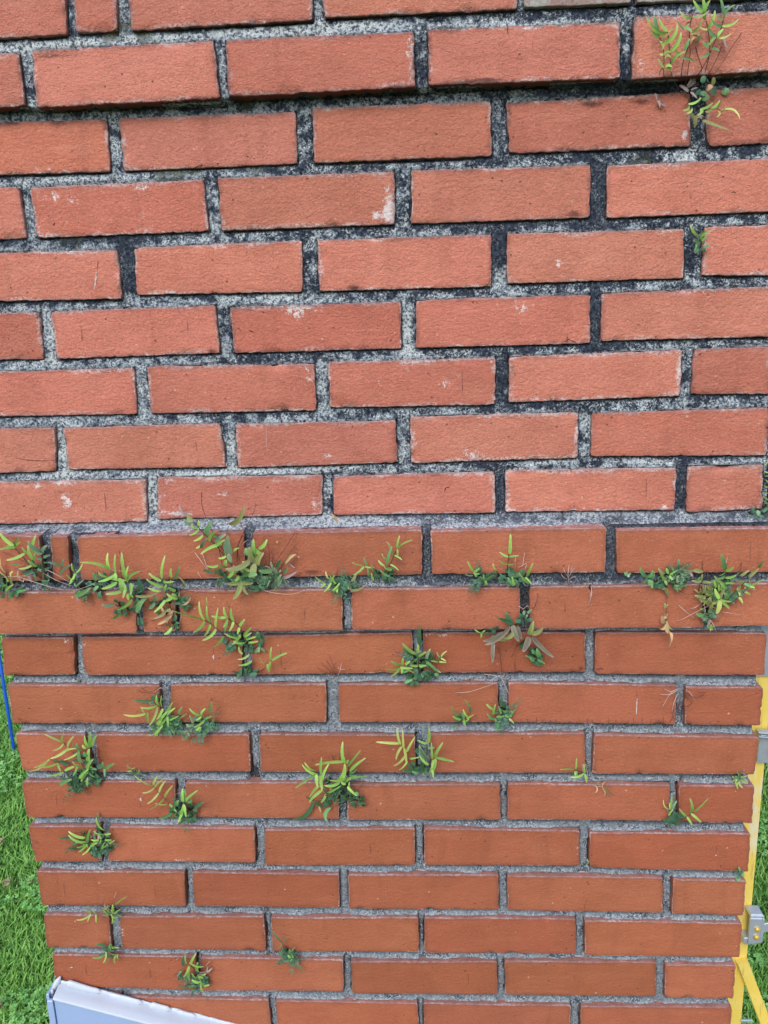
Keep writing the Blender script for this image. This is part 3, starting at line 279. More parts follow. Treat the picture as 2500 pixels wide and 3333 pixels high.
     'd 368 -40 -5319 432 -44 -5406|n 586 -40 -5328 618 -44 -5335|p 416 -40 -5373 480 -44 -5406',
     '432 -40 -5355 60 14 m s'),
    ('wall_fern', 'fern', 'bushy sprout with bicoloured leaflets in the joint beside the scored brick', 'wall ferns rooted in the mortar joints',
     '1042 -56 -5187 942 -86 -5014 69 10 d;849 -158 -5169 749 -157 -5086 39 5 g;840 -179 -5237 872 -204 -5066 39 5 g;948 -202 -5215 908 -202 -5094 51 0 g;936 -166 -5253 888 -171 -5284 39 0 g;999 -176 -5256 883 -226 -5246 42 0 g;1062 -178 -5281 1004 -196 -5236 30 0 g;1088 -86 -5330 1181 -96 -5193 54 8 l;1058 -219 -5276 1124 -238 -5341 36 5 y;1046 -176 -5195 966 -175 -5177 45 0 m;1077 -104 -5224 1133 -104 -5241 36 0 g;889 -165 -5358 873 -168 -5304 45 0 m',
     'd 1043 -40 -5196 971 -130 -5254 948 -44 -5389|p 995 -40 -5090 1059 -44 -5124',
     '980 -40 -5266 84 26 m s|900 -40 -5391 60 18 g s'),
    ('wall_fern', 'fern', 'lime fern sprouting under the upright joint at the left, topped by fine dry roots', 'wall ferns rooted in the mortar joints',
     '-4034 -78 -5071 -4293 -89 -5044 51 5 d;-4009 -70 -5075 -3965 -89 -4984 67 10 d;-3876 -183 -5088 -3868 -259 -4889 40 5 g;-3898 -199 -5079 -4099 -309 -5052 40 8 g;-3929 -105 -5159 -4054 -172 -5408 44 8 g;-3851 -136 -5142 -3830 -167 -4945 40 5 g;-3823 -187 -5136 -3907 -256 -5271 44 5 g;-4112 -124 -5250 -4433 -130 -5257 44 3 y;-4109 -108 -5258 -4147 -151 -5134 37 5 g;-4050 -199 -5190 -4050 -194 -5355 44 -5 g;-3813 -116 -5275 -3700 -116 -5072 47 3 g;-3774 -219 -5220 -3635 -211 -5113 44 5 g;-3895 -169 -5328 -3738 -249 -5144 51 3 g;-3961 -120 -5436 -3806 -184 -5238 51 3 g;-3915 -141 -5425 -3756 -197 -5252 51 0 g;-4001 -156 -5581 -3861 -157 -5416 51 3 g;-3761 -208 -5246 -3754 -241 -5390 44 3 g;-3735 -218 -5301 -3572 -262 -5207 37 5 g;-3588 -215 -5222 -3514 -257 -5070 51 8 m;-3840 -33 -5463 -3765 -40 -5398 44 0 l;-3617 -90 -5515 -3645 -102 -5446 67 0 r',
     'n -4162 -40 -4887 -4062 -117 -4919 -3949 -119 -4929 -3876 -44 -4886|n -4223 -40 -4927 -4100 -117 -4929 -3945 -119 -4889 -3874 -44 -4866|p -3980 -40 -4968 -3843 -130 -4844 -3789 -44 -4967|n -3934 -40 -4888 -3787 -44 -4947|d -4050 -40 -5090 -3896 -117 -5152 -3839 -119 -5355 -3840 -44 -5499',
     '-3832 -40 -5398 101 40 g s|-3763 -40 -5480 118 40 m s|-3959 -40 -5522 84 30 d s|-3669 -40 -5501 67 20 d r|-3954 -40 -5090 84 14 s s|-3674 -40 -5346 51 10 b s'),
    ('wall_fern', 'fern', 'small curly fern with one bronze upright tip, right of the dry-rooted lime fern', 'wall ferns rooted in the mortar joints',
     '-3286 -195 -5233 -3411 -278 -5085 40 5 g;-3295 -143 -5271 -3209 -187 -5133 40 10 g;-3285 -178 -5263 -3376 -172 -5326 34 5 g;-3153 -165 -5209 -3096 -249 -4985 67 0 b;-3216 -167 -5299 -3128 -199 -5251 44 5 g;-3274 -108 -5351 -3212 -119 -5314 37 0 m;-3248 -161 -5332 -3401 -210 -5417 40 5 g;-3253 -81 -5458 -3132 -96 -5419 44 5 l;-3382 -168 -5491 -3314 -187 -5420 37 0 g;-3342 -181 -5505 -3290 -204 -5410 37 0 g;-3151 -54 -5514 -3199 -61 -5428 40 0 l;-3399 -204 -5370 -3412 -209 -5326 34 0 s',
     'n -3162 -40 -5092 -3159 -44 -5039|d -3330 -40 -5326 -3292 -130 -5410 -3385 -44 -5540',
     '-3322 -40 -5460 101 44 m s|-3208 -40 -5460 67 26 l s|-3416 -40 -5439 67 14 s s'),
    ('wall_fern', 'fern', 'airy fern with long yellow-green leaflets over the deep black joint, centre', 'wall ferns rooted in the mortar joints',
     '-466 -186 -5679 -806 -214 -5639 44 -5 y;-457 -218 -5679 -501 -230 -5417 41 3 y;-443 -150 -5748 -529 -180 -5942 41 -8 y;-416 -205 -5744 -417 -304 -5404 41 0 y;-410 -131 -5778 -381 -147 -6039 44 3 y;-374 -189 -5811 -247 -238 -5541 41 5 y;-377 -122 -5870 -570 -117 -6078 44 6 y;-369 -187 -5957 -495 -246 -6065 38 5 y;-333 -197 -5912 -194 -191 -5886 35 4 g;-70 -158 -5695 -53 -158 -5448 60 -2 g;-79 -168 -5689 -210 -176 -5633 41 5 g;-81 -44 -5838 24 -60 -5819 48 5 l;-75 -120 -5977 -194 -221 -5687 76 5 e;-67 -120 -6055 -195 -135 -5901 44 5 g;-13 -191 -5915 -22 -209 -5646 44 0 g;22 -136 -5919 141 -234 -5631 51 5 g;30 -168 -5909 290 -284 -5905 54 8 g;4 -204 -5926 -24 -270 -6020 44 0 g;30 -110 -5963 -26 -145 -6176 51 5 g;-15 -155 -6053 -52 -165 -6163 38 0 g;-16 -204 -6080 0 -222 -6195 35 0 g;-86 -86 -6115 -226 -88 -6104 73 5 d;-253 -57 -6153 -463 -93 -6141 64 10 d;-213 -77 -5906 -246 -87 -5823 70 0 r;-107 -84 -5844 -141 -88 -5793 54 0 r;-97 -51 -6274 -149 -55 -6212 73 0 l;-61 -123 -6190 10 -140 -6139 73 0 m;-217 -188 -6149 -303 -191 -6109 64 0 m;-77 -59 -6151 -184 -73 -6201 73 0 d;-271 -89 -6172 -355 -107 -6044 64 10 d',
     'n -422 -40 -5831 -370 -117 -5941 -303 -119 -6075 -254 -44 -6200|d -81 -40 -5831 -100 -130 -5952 -149 -44 -6200|p -580 -40 -5475 -507 -117 -5480 -448 -119 -5545 -452 -44 -5617|p -450 -40 -5542 -344 -44 -5463',
     '-166 -40 -6163 89 22 d r|-271 -40 -6144 64 14 d r'),
    ('wall_fern', 'fern', 'vigorous bright fern with long curving leaflets on the course left of the black joint', 'wall ferns rooted in the mortar joints',
     '-1258 -197 -5982 -1271 -215 -5631 57 6 g;-1270 -207 -5957 -1694 -176 -6030 54 -8 g;-1251 -118 -6040 -1211 -138 -5970 41 0 g;-1230 -164 -6061 -1019 -239 -5751 51 5 g;-1196 -175 -6132 -953 -214 -5890 48 8 g;-1379 -179 -6297 -1255 -225 -5975 86 -12 g;-1345 -170 -6303 -1564 -255 -6308 54 8 g;-1205 -137 -6264 -932 -240 -6159 44 3 g;-1250 -199 -6225 -1470 -327 -6174 44 3 g;-1336 -108 -6353 -1169 -139 -6243 64 5 g;-1675 -120 -6218 -1892 -124 -6049 54 8 g;-1693 -157 -6136 -1830 -237 -5950 48 5 g;-1685 -115 -6211 -1987 -271 -6345 48 -8 g;-1609 -201 -6166 -1565 -334 -5804 44 2 g;-1597 -191 -6271 -1486 -202 -5990 48 8 g;-1682 -186 -6176 -1666 -234 -6342 57 0 g;-1655 -133 -6388 -1792 -225 -6527 51 -10 g;-1646 -140 -6225 -1598 -235 -6400 64 3 g;-1602 -206 -6410 -1795 -248 -6587 51 -10 g;-1548 -116 -6518 -1324 -213 -6334 44 3 g;-1566 -119 -6536 -1645 -117 -6678 44 5 g;-1238 -205 -6359 -1101 -217 -6498 44 3 g;-1230 -131 -6426 -1210 -145 -6318 38 0 g;-1256 -187 -6331 -1325 -189 -6290 64 0 g;-1774 -49 -6725 -2111 -56 -7008 76 15 d;-1878 -45 -6627 -1713 -80 -6683 48 5 d;-1629 -68 -6772 -1746 -93 -6655 73 10 d;-1536 -84 -6761 -1621 -85 -6659 79 10 d;-1504 -47 -6745 -1565 -71 -6588 64 10 d;-1510 -143 -6740 -1557 -253 -6895 64 -25 m;-1543 -43 -6808 -1504 -54 -6781 48 0 d;-1680 -84 -6762 -1657 -95 -6865 41 5 o;-1116 -213 -6432 -1082 -225 -6483 48 0 m',
     'd -1225 -40 -6068 -1225 -117 -6277 -1269 -119 -6474 -1337 -44 -6645|d -1671 -40 -6268 -1604 -130 -6429 -1553 -44 -6626|n -1460 -40 -5951 -1437 -44 -6047|n -1757 -40 -6011 -1749 -44 -6048|n -1343 -40 -5931 -1358 -44 -6066|n -1779 -40 -6812 -1511 -130 -6729 -1360 -44 -6766|n -1023 -40 -6405 -1154 -44 -6563',
     '-1123 -40 -6686 95 44 d r|-1230 -40 -6647 79 20 d r|-1351 -40 -6526 95 24 d s|-1478 -40 -6567 79 14 d s|-1250 -40 -6266 71 14 g s|-1543 -40 -6407 95 10 b s'),
    ('wall_fern', 'fern', 'dense fern with a sweeping yellow-green frond near the left edge of the chimney', 'wall ferns rooted in the mortar joints',
     '-5396 -140 -5689 -5611 -192 -5531 41 -6 y;-5353 -188 -5671 -5280 -252 -5472 41 8 y;-5354 -176 -5698 -5487 -251 -5764 34 12 y;-5296 -180 -5753 -5145 -253 -5534 41 6 y;-5323 -115 -5801 -5543 -247 -5898 50 5 y;-5339 -164 -5821 -5162 -183 -5771 31 10 y;-5636 -116 -5978 -5926 -220 -6121 34 12 y;-5622 -126 -5981 -5869 -163 -6101 34 5 y;-5500 -166 -6026 -5781 -177 -6069 41 5 g;-5511 -128 -6039 -5487 -122 -6191 44 5 g;-5431 -142 -6178 -5618 -242 -6179 41 5 g;-5417 -129 -6166 -5257 -141 -6089 50 5 g;-5188 -116 -5878 -5382 -184 -5955 41 5 y;-5358 -74 -6071 -5599 -87 -6005 69 5 d;-5376 -79 -6088 -5493 -80 -6009 63 10 d;-5130 -114 -5840 -5264 -109 -5736 72 10 m;-5120 -194 -5764 -5148 -191 -5688 63 10 m;-5016 -188 -5768 -5070 -191 -5708 47 5 g;-5006 -136 -5788 -5047 -131 -5588 56 5 g;-4947 -197 -5742 -4906 -230 -5475 63 0 g;-4909 -212 -5705 -4788 -271 -5499 53 8 g;-5017 -168 -5993 -4962 -206 -5757 69 3 g;-5136 -168 -6013 -5122 -216 -5790 72 3 m;-5009 -216 -5886 -5042 -220 -5806 63 10 m;-5115 -121 -6120 -5233 -233 -5945 41 5 g;-5214 -183 -6044 -5124 -209 -6066 41 0 g;-5189 -156 -6040 -5293 -142 -6237 38 5 g;-5072 -127 -6156 -4920 -204 -5922 56 8 g;-4992 -133 -6113 -5044 -158 -6039 53 5 g;-5199 -159 -6275 -5033 -162 -6114 53 5 g;-5205 -107 -6358 -5082 -99 -6213 47 5 g;-5074 -186 -6386 -5047 -193 -6233 56 0 g;-4799 -161 -6114 -4798 -191 -5979 59 5 m;-4767 -191 -6095 -4621 -193 -6006 63 8 m;-4799 -151 -6110 -4792 -198 -6219 56 3 m;-4878 -70 -6151 -4940 -80 -6096 88 5 r;-5502 -177 -6364 -5256 -257 -6223 69 5 m;-5399 -83 -6425 -5278 -98 -6394 63 5 d;-5373 -36 -6344 -5433 -40 -6252 63 10 d;-5320 -70 -6483 -5186 -94 -6376 72 0 d;-5044 -57 -6279 -5064 -71 -6191 78 0 r;-4949 -43 -6347 -5010 -52 -6282 88 0 r;-5006 -53 -6402 -4920 -69 -6351 78 0 r;-5040 -88 -6359 -5067 -93 -6297 72 0 r',
     'd -5689 -40 -5620 -5393 -130 -5695 -5376 -44 -5814|n -5661 -40 -6024 -5528 -117 -6065 -5440 -119 -6162 -5400 -44 -6289|d -5055 -40 -5854 -5020 -130 -6036 -5124 -44 -6288|d -5299 -40 -5914 -5162 -130 -6017 -5122 -44 -6268|n -4964 -40 -5844 -4880 -130 -5918 -4886 -44 -6049|n -4896 -40 -5883 -4922 -44 -5970|n -4974 -40 -6012 -4942 -44 -5832',
     '-5200 -40 -6291 125 40 m s|-5055 -40 -6310 125 44 d r|-5166 -40 -6012 94 24 m s|-5290 -40 -6431 94 30 d s|-5372 -40 -6351 78 14 d s|-5109 -40 -6151 78 20 g s'),
    ('wall_fern', 'fern', 'tiny fern sprout on the joint right of the dense left-hand fern', 'wall ferns rooted in the mortar joints',
     '-4425 -112 -6133 -4476 -123 -6068 28 10 m;-4376 -204 -6086 -4306 -234 -6044 25 5 y;-4430 -107 -6166 -4475 -113 -6186 25 5 g;-4369 -157 -6193 -4398 -184 -6138 34 0 m;-4301 -168 -6186 -4271 -180 -6110 31 0 s;-4319 -88 -6246 -4279 -96 -6232 28 0 l;-4372 -84 -6220 -4346 -92 -6175 28 0 d',
     '',
     '-4411 -40 -6257 41 14 m s'),
    ('wall_fern', 'fern', 'fern with a ladder-like yellow-green frond reaching up left from its leafy dark base', 'wall ferns rooted in the mortar joints',
     '-4076 -218 -6350 -4292 -324 -6113 41 -3 y;-4085 -194 -6356 -3998 -226 -6188 41 4 g;-4076 -181 -6403 -3860 -288 -6167 34 4 y;-4063 -214 -6382 -4216 -307 -6410 31 8 y;-4013 -181 -6482 -3877 -225 -6256 38 6 y;-4032 -150 -6513 -4213 -187 -6669 38 4 y;-3927 -214 -6549 -3754 -287 -6294 41 6 y;-3944 -196 -6571 -4139 -282 -6697 38 3 y;-3939 -112 -6727 -4108 -146 -6685 34 3 y;-3893 -142 -6697 -3766 -224 -6776 38 5 g;-3668 -183 -6638 -3645 -211 -6392 59 0 g;-3647 -161 -6642 -3396 -280 -6375 47 6 g;-3643 -163 -6601 -3611 -213 -6410 47 0 g;-3676 -143 -6694 -3775 -194 -6972 50 5 g;-3651 -192 -6681 -3643 -198 -6877 47 3 g;-3750 -181 -6850 -3680 -224 -6720 53 0 g;-3841 -219 -6794 -4024 -269 -6856 59 5 m;-3838 -174 -6795 -3768 -233 -6635 63 5 m;-3542 -78 -6798 -3382 -115 -6676 63 5 d;-3574 -62 -6789 -3596 -63 -6738 41 0 d;-3529 -80 -6858 -3561 -81 -6817 47 0 d;-3534 -73 -6893 -3611 -79 -6858 41 0 d;-3523 -197 -6578 -3590 -224 -6619 56 5 m;-3781 -161 -6723 -3728 -181 -6609 78 5 m;-3883 -136 -6953 -3858 -178 -6832 41 0 m;-3815 -167 -6910 -3797 -203 -6805 41 0 m',
     'n -4146 -40 -6475 -4039 -117 -6530 -3966 -119 -6617 -3932 -44 -6764|d -3711 -40 -6724 -3679 -130 -6784 -3733 -44 -6986|d -3572 -40 -6804 -3656 -44 -6944|p -3809 -40 -6604 -3719 -130 -6524 -3742 -44 -6682',
     '-3809 -40 -6806 78 20 m s|-3632 -40 -6865 94 44 d r|-3876 -40 -6928 63 20 m r|-3727 -40 -6907 72 18 m s|-3605 -40 -6967 56 16 d r|-3678 -40 -6967 47 10 l r'),
    ('wall_fern', 'fern', 'bushy fern with a tall twin-bladed tip, low on the left side', 'wall ferns rooted in the mortar joints',
     '-5021 -37 -7211 -5040 -40 -6909 53 6 d;-4934 -121 -7167 -5025 -146 -6925 58 8 g;-5046 -89 -7209 -5052 -93 -7066 40 0 d;-4936 -163 -7198 -5051 -231 -7103 40 5 g;-4934 -137 -7226 -4830 -145 -7201 37 3 g;-4951 -125 -7330 -4844 -120 -7333 37 3 g;-5014 -170 -7289 -5123 -201 -7267 34 5 g;-5087 -126 -7357 -5159 -147 -7377 34 5 g;-4979 -160 -7287 -4992 -181 -7211 37 5 g;-5003 -129 -7319 -5042 -133 -7395 32 5 g;-5196 -205 -7308 -5404 -301 -7119 48 5 g;-5219 -191 -7249 -5439 -224 -7112 48 3 g;-5200 -170 -7343 -5113 -200 -7091 53 5 g;-5204 -182 -7352 -5327 -264 -7361 37 5 g;-5217 -159 -7378 -5345 -192 -7495 37 5 g;-5154 -184 -7402 -5023 -211 -7311 40 5 g;-5176 -144 -7441 -5325 -132 -7584 34 5 g;-5196 -198 -7348 -5181 -211 -7400 26 0 g;-5498 -81 -7324 -5666 -96 -7336 45 -8 d;-5365 -83 -7286 -5461 -106 -7253 53 5 d;-5413 -44 -7528 -5553 -74 -7510 48 5 d;-5018 -105 -7495 -4949 -137 -7356 34 5 g;-4989 -194 -7428 -4838 -242 -7303 34 3 g;-4883 -135 -7383 -4779 -148 -7311 34 5 g;-4860 -122 -7270 -4894 -144 -7237 45 0 m;-5185 -65 -7562 -5013 -97 -7554 53 5 d;-5111 -59 -7178 -4978 -73 -7167 40 5 d',
     'd -4977 -40 -7208 -4957 -130 -7353 -5035 -44 -7559|d -5278 -40 -7449 -5175 -130 -7443 -5095 -44 -7524',
     '-4983 -40 -7367 79 44 m s|-5133 -40 -7563 79 44 d r|-5264 -40 -7334 74 20 d s|-5358 -40 -7459 66 20 d s|-4985 -40 -7526 48 20 m r|-5152 -40 -7457 58 16 g s|-5099 -40 -7280 53 10 p s'),
    ('wall_fern', 'fern', 'sparse fern with bronze upper tips and a pale paired frond reaching left', 'wall ferns rooted in the mortar joints',
     '-5014 -213 -8402 -5064 -276 -8237 34 6 b;-4882 -189 -8411 -4658 -253 -8213 34 6 b;-5274 -207 -8557 -5355 -220 -8450 32 5 g;-5312 -138 -8627 -5506 -231 -8656 34 10 y;-5289 -181 -8589 -5331 -232 -8696 29 -5 y;-5199 -186 -8584 -5250 -203 -8469 32 5 g;-5246 -114 -8656 -5235 -163 -8766 32 5 g;-4927 -204 -8508 -4901 -228 -8369 34 0 g;-4958 -138 -8621 -4967 -167 -8522 32 0 g;-4978 -123 -8671 -5000 -126 -8807 32 3 g;-4926 -169 -8593 -4800 -195 -8478 32 8 g;-4939 -191 -8639 -4877 -186 -8642 26 5 g;-4925 -212 -8666 -4887 -216 -8699 24 5 g;-4979 -160 -8602 -4976 -154 -8699 29 3 g;-4988 -145 -8487 -5035 -158 -8449 34 5 s;-5069 -214 -8466 -4984 -216 -8426 40 5 b;-5134 -38 -8673 -5060 -52 -8641 40 5 d',
     'n -4993 -40 -8576 -4955 -130 -8426 -5003 -44 -8463|n -5365 -40 -8713 -5235 -117 -8647 -5097 -119 -8639 -5068 -44 -8686|p -4958 -40 -8410 -4913 -44 -8306|n -5007 -40 -8558 -5064 -44 -8649',
     '-5064 -40 -8633 66 20 b s|-4989 -40 -8688 66 22 g s|-5110 -40 -8615 53 10 p s'),
    ('wall_fern', 'fern', 'small fern with comma-shaped leaflets on the joint just below the sparse fern', 'wall ferns rooted in the mortar joints',
     '-5149 -85 -9259 -5321 -108 -9204 53 -8 d;-5054 -162 -9271 -5031 -210 -9095 40 8 m;-4988 -155 -9238 -5033 -174 -9129 40 10 g;-5089 -152 -9253 -4919 -161 -9222 37 15 g;-5120 -133 -9319 -4943 -155 -9341 37 -10 g;-5166 -108 -9343 -5222 -142 -9525 34 12 g;-5180 -194 -9348 -5315 -265 -9312 34 8 g;-5015 -115 -9409 -5032 -131 -9537 34 -15 g;-4928 -204 -9380 -4927 -237 -9274 29 5 g;-5069 -138 -9313 -5126 -140 -9256 40 0 m;-5123 -201 -9444 -5081 -206 -9381 24 0 s',
     'd -5176 -40 -9330 -5105 -130 -9321 -5057 -44 -9458',
     '-5133 -40 -9387 61 16 d s|-5185 -40 -9407 40 10 m s'),
    ('wall_fern', 'fern', 'dark and lime fern hanging down the upright joint just above the white flashing', 'wall ferns rooted in the mortar joints',
     '-3968 -69 -9620 -3915 -112 -9361 58 2 d;-4068 -45 -9916 -4000 -59 -9669 58 2 d;-4043 -168 -9717 -3971 -165 -9624 40 5 s;-3849 -161 -9511 -3872 -203 -9283 40 5 g;-3829 -152 -9519 -3685 -225 -9225 48 3 g;-3807 -180 -9463 -3583 -234 -9463 42 -8 g;-3828 -198 -9494 -3936 -198 -9701 40 5 g;-3860 -121 -9587 -3871 -139 -9828 45 -3 g;-3731 -121 -9680 -3688 -191 -9422 61 5 g;-3694 -202 -9714 -3775 -262 -9563 45 5 g;-3713 -147 -9749 -3566 -201 -9626 37 5 g;-3703 -212 -9666 -3605 -246 -9669 45 5 g;-3684 -201 -9790 -3793 -244 -9704 45 3 g;-3704 -101 -9871 -3736 -115 -9724 40 3 g;-3660 -131 -9936 -3552 -153 -9883 45 8 g;-3635 -168 -9861 -3682 -203 -9769 48 5 g;-3670 -131 -10052 -3669 -203 -9807 45 5 g;-3904 -118 -9984 -3787 -157 -9894 45 10 m;-3642 -49 -9921 -3646 -60 -9814 53 0 d;-3607 -67 -9960 -3613 -68 -9844 53 0 d',
     'n -4161 -40 -9836 -4073 -44 -9786|d -3880 -40 -9627 -3758 -130 -9653 -3712 -44 -9967|p -4084 -40 -9536 -4046 -44 -9494|p -3621 -40 -9641 -3546 -44 -9540',
     '-3707 -40 -9893 74 40 m r|-3867 -40 -10032 53 20 m s|-3781 -40 -9798 66 20 m s|-3663 -40 -9950 61 20 d r|-3612 -40 -9737 34 8 p s'),
    ('wall_fern', 'fern', 'stunted fern with two pale dried blades, low on the wall left of centre', 'wall ferns rooted in the mortar joints',
     '-2356 -169 -9049 -2464 -236 -8791 36 0 s;-2348 -131 -9089 -2275 -128 -9010 26 5 s;-2357 -173 -9072 -2413 -180 -9177 26 5 s;-2231 -121 -9263 -2169 -126 -9181 33 5 m;-2206 -169 -9274 -2117 -187 -9200 33 8 m;-2334 -53 -9334 -2391 -55 -9282 58 5 r;-2355 -43 -9375 -2395 -51 -9337 51 5 r;-2293 -54 -9394 -2353 -57 -9372 43 0 l;-2229 -198 -9318 -2265 -214 -9243 43 0 g;-2198 -141 -9361 -2223 -172 -9272 43 0 m;-2208 -165 -9299 -2202 -165 -9339 36 0 g;-2251 -157 -9418 -2221 -161 -9368 19 0 m;-2187 -201 -9344 -2205 -213 -9309 19 0 m;-2235 -109 -9300 -2266 -109 -9240 43 0 m',
     'n -2514 -40 -8968 -2503 -44 -8949|d -2388 -40 -9179 -2330 -130 -9222 -2294 -44 -9373',
     '-2295 -40 -9376 65 30 m s|-2319 -40 -9336 51 22 d r|-2254 -40 -9427 43 20 m s'),
    ('wall_fern', 'fern', 'two-pronged green fern sprig at the joint on the right, beside fine white roots', 'wall ferns rooted in the mortar joints',
     '1976 -181 -6082 1764 -229 -6057 42 -6 g;2003 -137 -6109 2004 -173 -5909 42 2 g;2017 -117 -6143 2025 -144 -6273 42 -2 m;1989 -168 -6121 1993 -202 -6174 38 0 g;2118 -173 -6145 1914 -231 -6170 42 8 g;2142 -105 -6192 2118 -136 -6021 38 3 g;2129 -168 -6163 2148 -209 -6273 38 3 g;2136 -138 -6203 2167 -177 -6252 31 0 g',
     'd 2023 -40 -6180 2071 -130 -6145 2165 -44 -6230|p 2114 -40 -6084 2123 -44 -6209|p 2161 -40 -6084 2205 -44 -6294|p 2179 -40 -6042 2235 -44 -6060',
     ''),
    ('dead_frond', 'dead leaf', 'curled tan frond of three leaflets on the brick below the green sprig at the right', '',
     '2289 -185 -6341 2342 -222 -6232 21 20 b;2309 -99 -6397 2286 -116 -6498 24 20 o;2406 -48 -6450 2472 -69 -6315 24 20 o;2400 -72 -6435 2427 -84 -6576 28 20 o;2411 -103 -6408 2568 -93 -6537 42 -8 b;2293 -88 -6414 2328 -90 -6359 24 20 o',
     'p 2304 -40 -6445 2416 -44 -6442',
     ''),
    ('wall_fern', 'fern', 'bluish rosette fern with a bright three-leaflet spray, near the lower right corner brick', 'wall ferns rooted in the mortar joints',
     '3601 -218 -6734 3542 -325 -6430 49 -6 g;3666 -165 -6760 3825 -248 -6480 55 6 g;3628 -171 -6777 3762 -221 -6886 42 5 g;3556 -197 -6802 3423 -277 -6627 42 3 g;3587 -140 -6852 3660 -165 -6974 38 3 g;3354 -147 -6710 3364 -140 -6519 38 3 g;3355 -119 -6751 3252 -123 -6588 24 20 y;3331 -189 -6703 3319 -192 -6595 31 5 y;3393 -66 -6798 3445 -107 -6619 49 5 l;3332 -149 -6827 3363 -205 -6691 38 8 g;3583 -45 -6897 3466 -56 -6879 69 5 d;3533 -39 -6978 3454 -42 -6933 87 5 r;3342 -54 -7012 3306 -68 -6938 87 5 r;3427 -69 -6936 3438 -75 -6823 104 5 r;3382 -34 -6939 3394 -40 -7022 69 5 r;3600 -50 -6904 3543 -60 -6941 59 5 r;3390 -30 -7062 3329 -40 -7033 42 0 l',
     'n 3721 -40 -6834 3591 -130 -6859 3531 -44 -6974|d 3391 -40 -6804 3404 -44 -6888',
     '3436 -40 -6934 76 20 d r|3383 -40 -7000 62 12 d r'),
    ('seedling', 'seedling', 'tiny pale seedling in the upright joint left of the lower right corner brick', '',
     '2222 -70 -7655 2230 -72 -7612 21 0 l;2241 -33 -7694 2264 -40 -7673 21 0 l;2236 -35 -7727 2253 -40 -7700 24 0 l;2233 -33 -7762 2230 -41 -7718 21 0 l',
     '',
     ''),
    ('seedling', 'seedling', 'heart-leaved sprout at the right end of the joint, beside the yellow ladder', '',
     '4451 -58 -7838 4400 -68 -7714 45 5 l;4447 -43 -7828 4484 -53 -7796 42 5 l;4402 -55 -7875 4412 -69 -7971 76 0 l;4340 -138 -7775 4318 -139 -7786 45 0 m;4419 -137 -7820 4452 -141 -7772 38 0 m',
     'd 4441 -40 -7852 4423 -44 -7894',
     '4422 -40 -7853 38 8 m r'),
    ('wall_fern', 'fern', 'mossy tuft with one dry pinkish shoot at the right end of the joint', 'wall ferns rooted in the mortar joints',
     '4344 -84 -6185 4340 -93 -6110 21 0 p;4335 -87 -6194 4377 -88 -6225 17 10 p;4355 -60 -6210 4314 -67 -6189 14 0 p;4182 -155 -6214 4163 -162 -6189 24 0 y;4241 -106 -6266 4247 -118 -6289 21 0 y;4297 -57 -6276 4313 -59 -6243 24 0 l;4241 -59 -6264 4267 -60 -6257 24 0 l;4304 -142 -6201 4331 -147 -6219 21 0 m',
     '',
     '4268 -40 -6287 38 20 y s|4322 -40 -6276 28 12 m s'),
    ('seedling', 'seedling', 'tiny green sprig on the joint just left of the little standing fern', '',
     '319 -152 -5441 242 -163 -5412 18 10 m;320 -120 -5461 334 -141 -5400 16 0 m;319 -164 -5437 318 -169 -5474 18 0 m;311 -175 -5428 284 -175 -5420 13 0 m',
     '',
     ''),
    ('dry_twig', 'twig', 'fan of fine dry reddish stems on the joint in the middle of the shaded course', '',
     '',
     'n -1337 -40 -4708 -1435 -130 -4577 -1541 -44 -4512|n -1337 -40 -4708 -1401 -130 -4543 -1474 -44 -4477|n -1321 -40 -4708 -1367 -130 -4508 -1437 -44 -4390|n -1337 -40 -4708 -1501 -130 -4612 -1609 -44 -4581|p -1321 -40 -4708 -1273 -130 -4578 -1263 -44 -4513|p -1268 -40 -4620 -1218 -44 -4611|p -1268 -40 -4620 -1315 -44 -4583|n -1354 -40 -4725 -1438 -130 -4647 -1515 -44 -4670',
     ''),
    ('dry_root', 'root', 'pale dry rootlets spilling from the upright joint near the right edge', '',
     '',
     'p 3399 -40 -4916 3264 -130 -4940 3179 -44 -5211|p 3385 -40 -4933 3265 -130 -4958 3153 -44 -5007|p 3386 -40 -4951 3263 -130 -4923 3195 -44 -4921|p 3388 -40 -4986 3305 -130 -5113 3326 -44 -5299|n 3493 -40 -4916 3604 -130 -4924 3761 -44 -4978|n 3497 -40 -4986 3578 -130 -5010 3732 -44 -5019|n 3484 -40 -5021 3552 -130 -5079 3524 -44 -5193|p 3511 -40 -4951 3545 -130 -4975 3630 -44 -5124|n 3437 -40 -5020 3369 -130 -5148 3436 -44 -5299|n 3339 -40 -5230 3301 -130 -5323 3301 -44 -5422',
     ''),
    ('dry_root', 'root', 'hooked hair-like rootlet in the nick of the band brick, right of the centre', '',
     '',
     'p 2124 -190 -3390 2118 -267 -3444 2097 -269 -3539 2086 -194 -3648|p 2140 -190 -3423 2093 -280 -3471 2122 -194 -3551|n 1427 -190 -3464 1400 -280 -3528 1384 -194 -3658',
     ''),
    ('seed_husk', 'seed', 'small cream seed stuck on the band brick right of the largest fern', '',
     '-2041 -208 -2701 -2018 -209 -2701 21 0 o;-2037 -219 -2692 -2014 -223 -2685 12 0 o',
     '',
     ''),
]

# ------------------------------------------------------------------ helpers
def link(name, me, mat=None, parent=None, loc=None):
    o = bpy.data.objects.new(name, me)
    COL.objects.link(o)
    if loc is not None: o.location = loc
    if mat is not None and me is not None and len(me.materials) == 0: me.materials.append(mat)
    if parent is not None: o.parent = parent
    return o

def tag(o, label=None, cat=None, group=None, kind=None):
    if label: o['label'] = label
    if cat: o['category'] = cat
    if group: o['group'] = group
    if kind: o['kind'] = kind
    return o

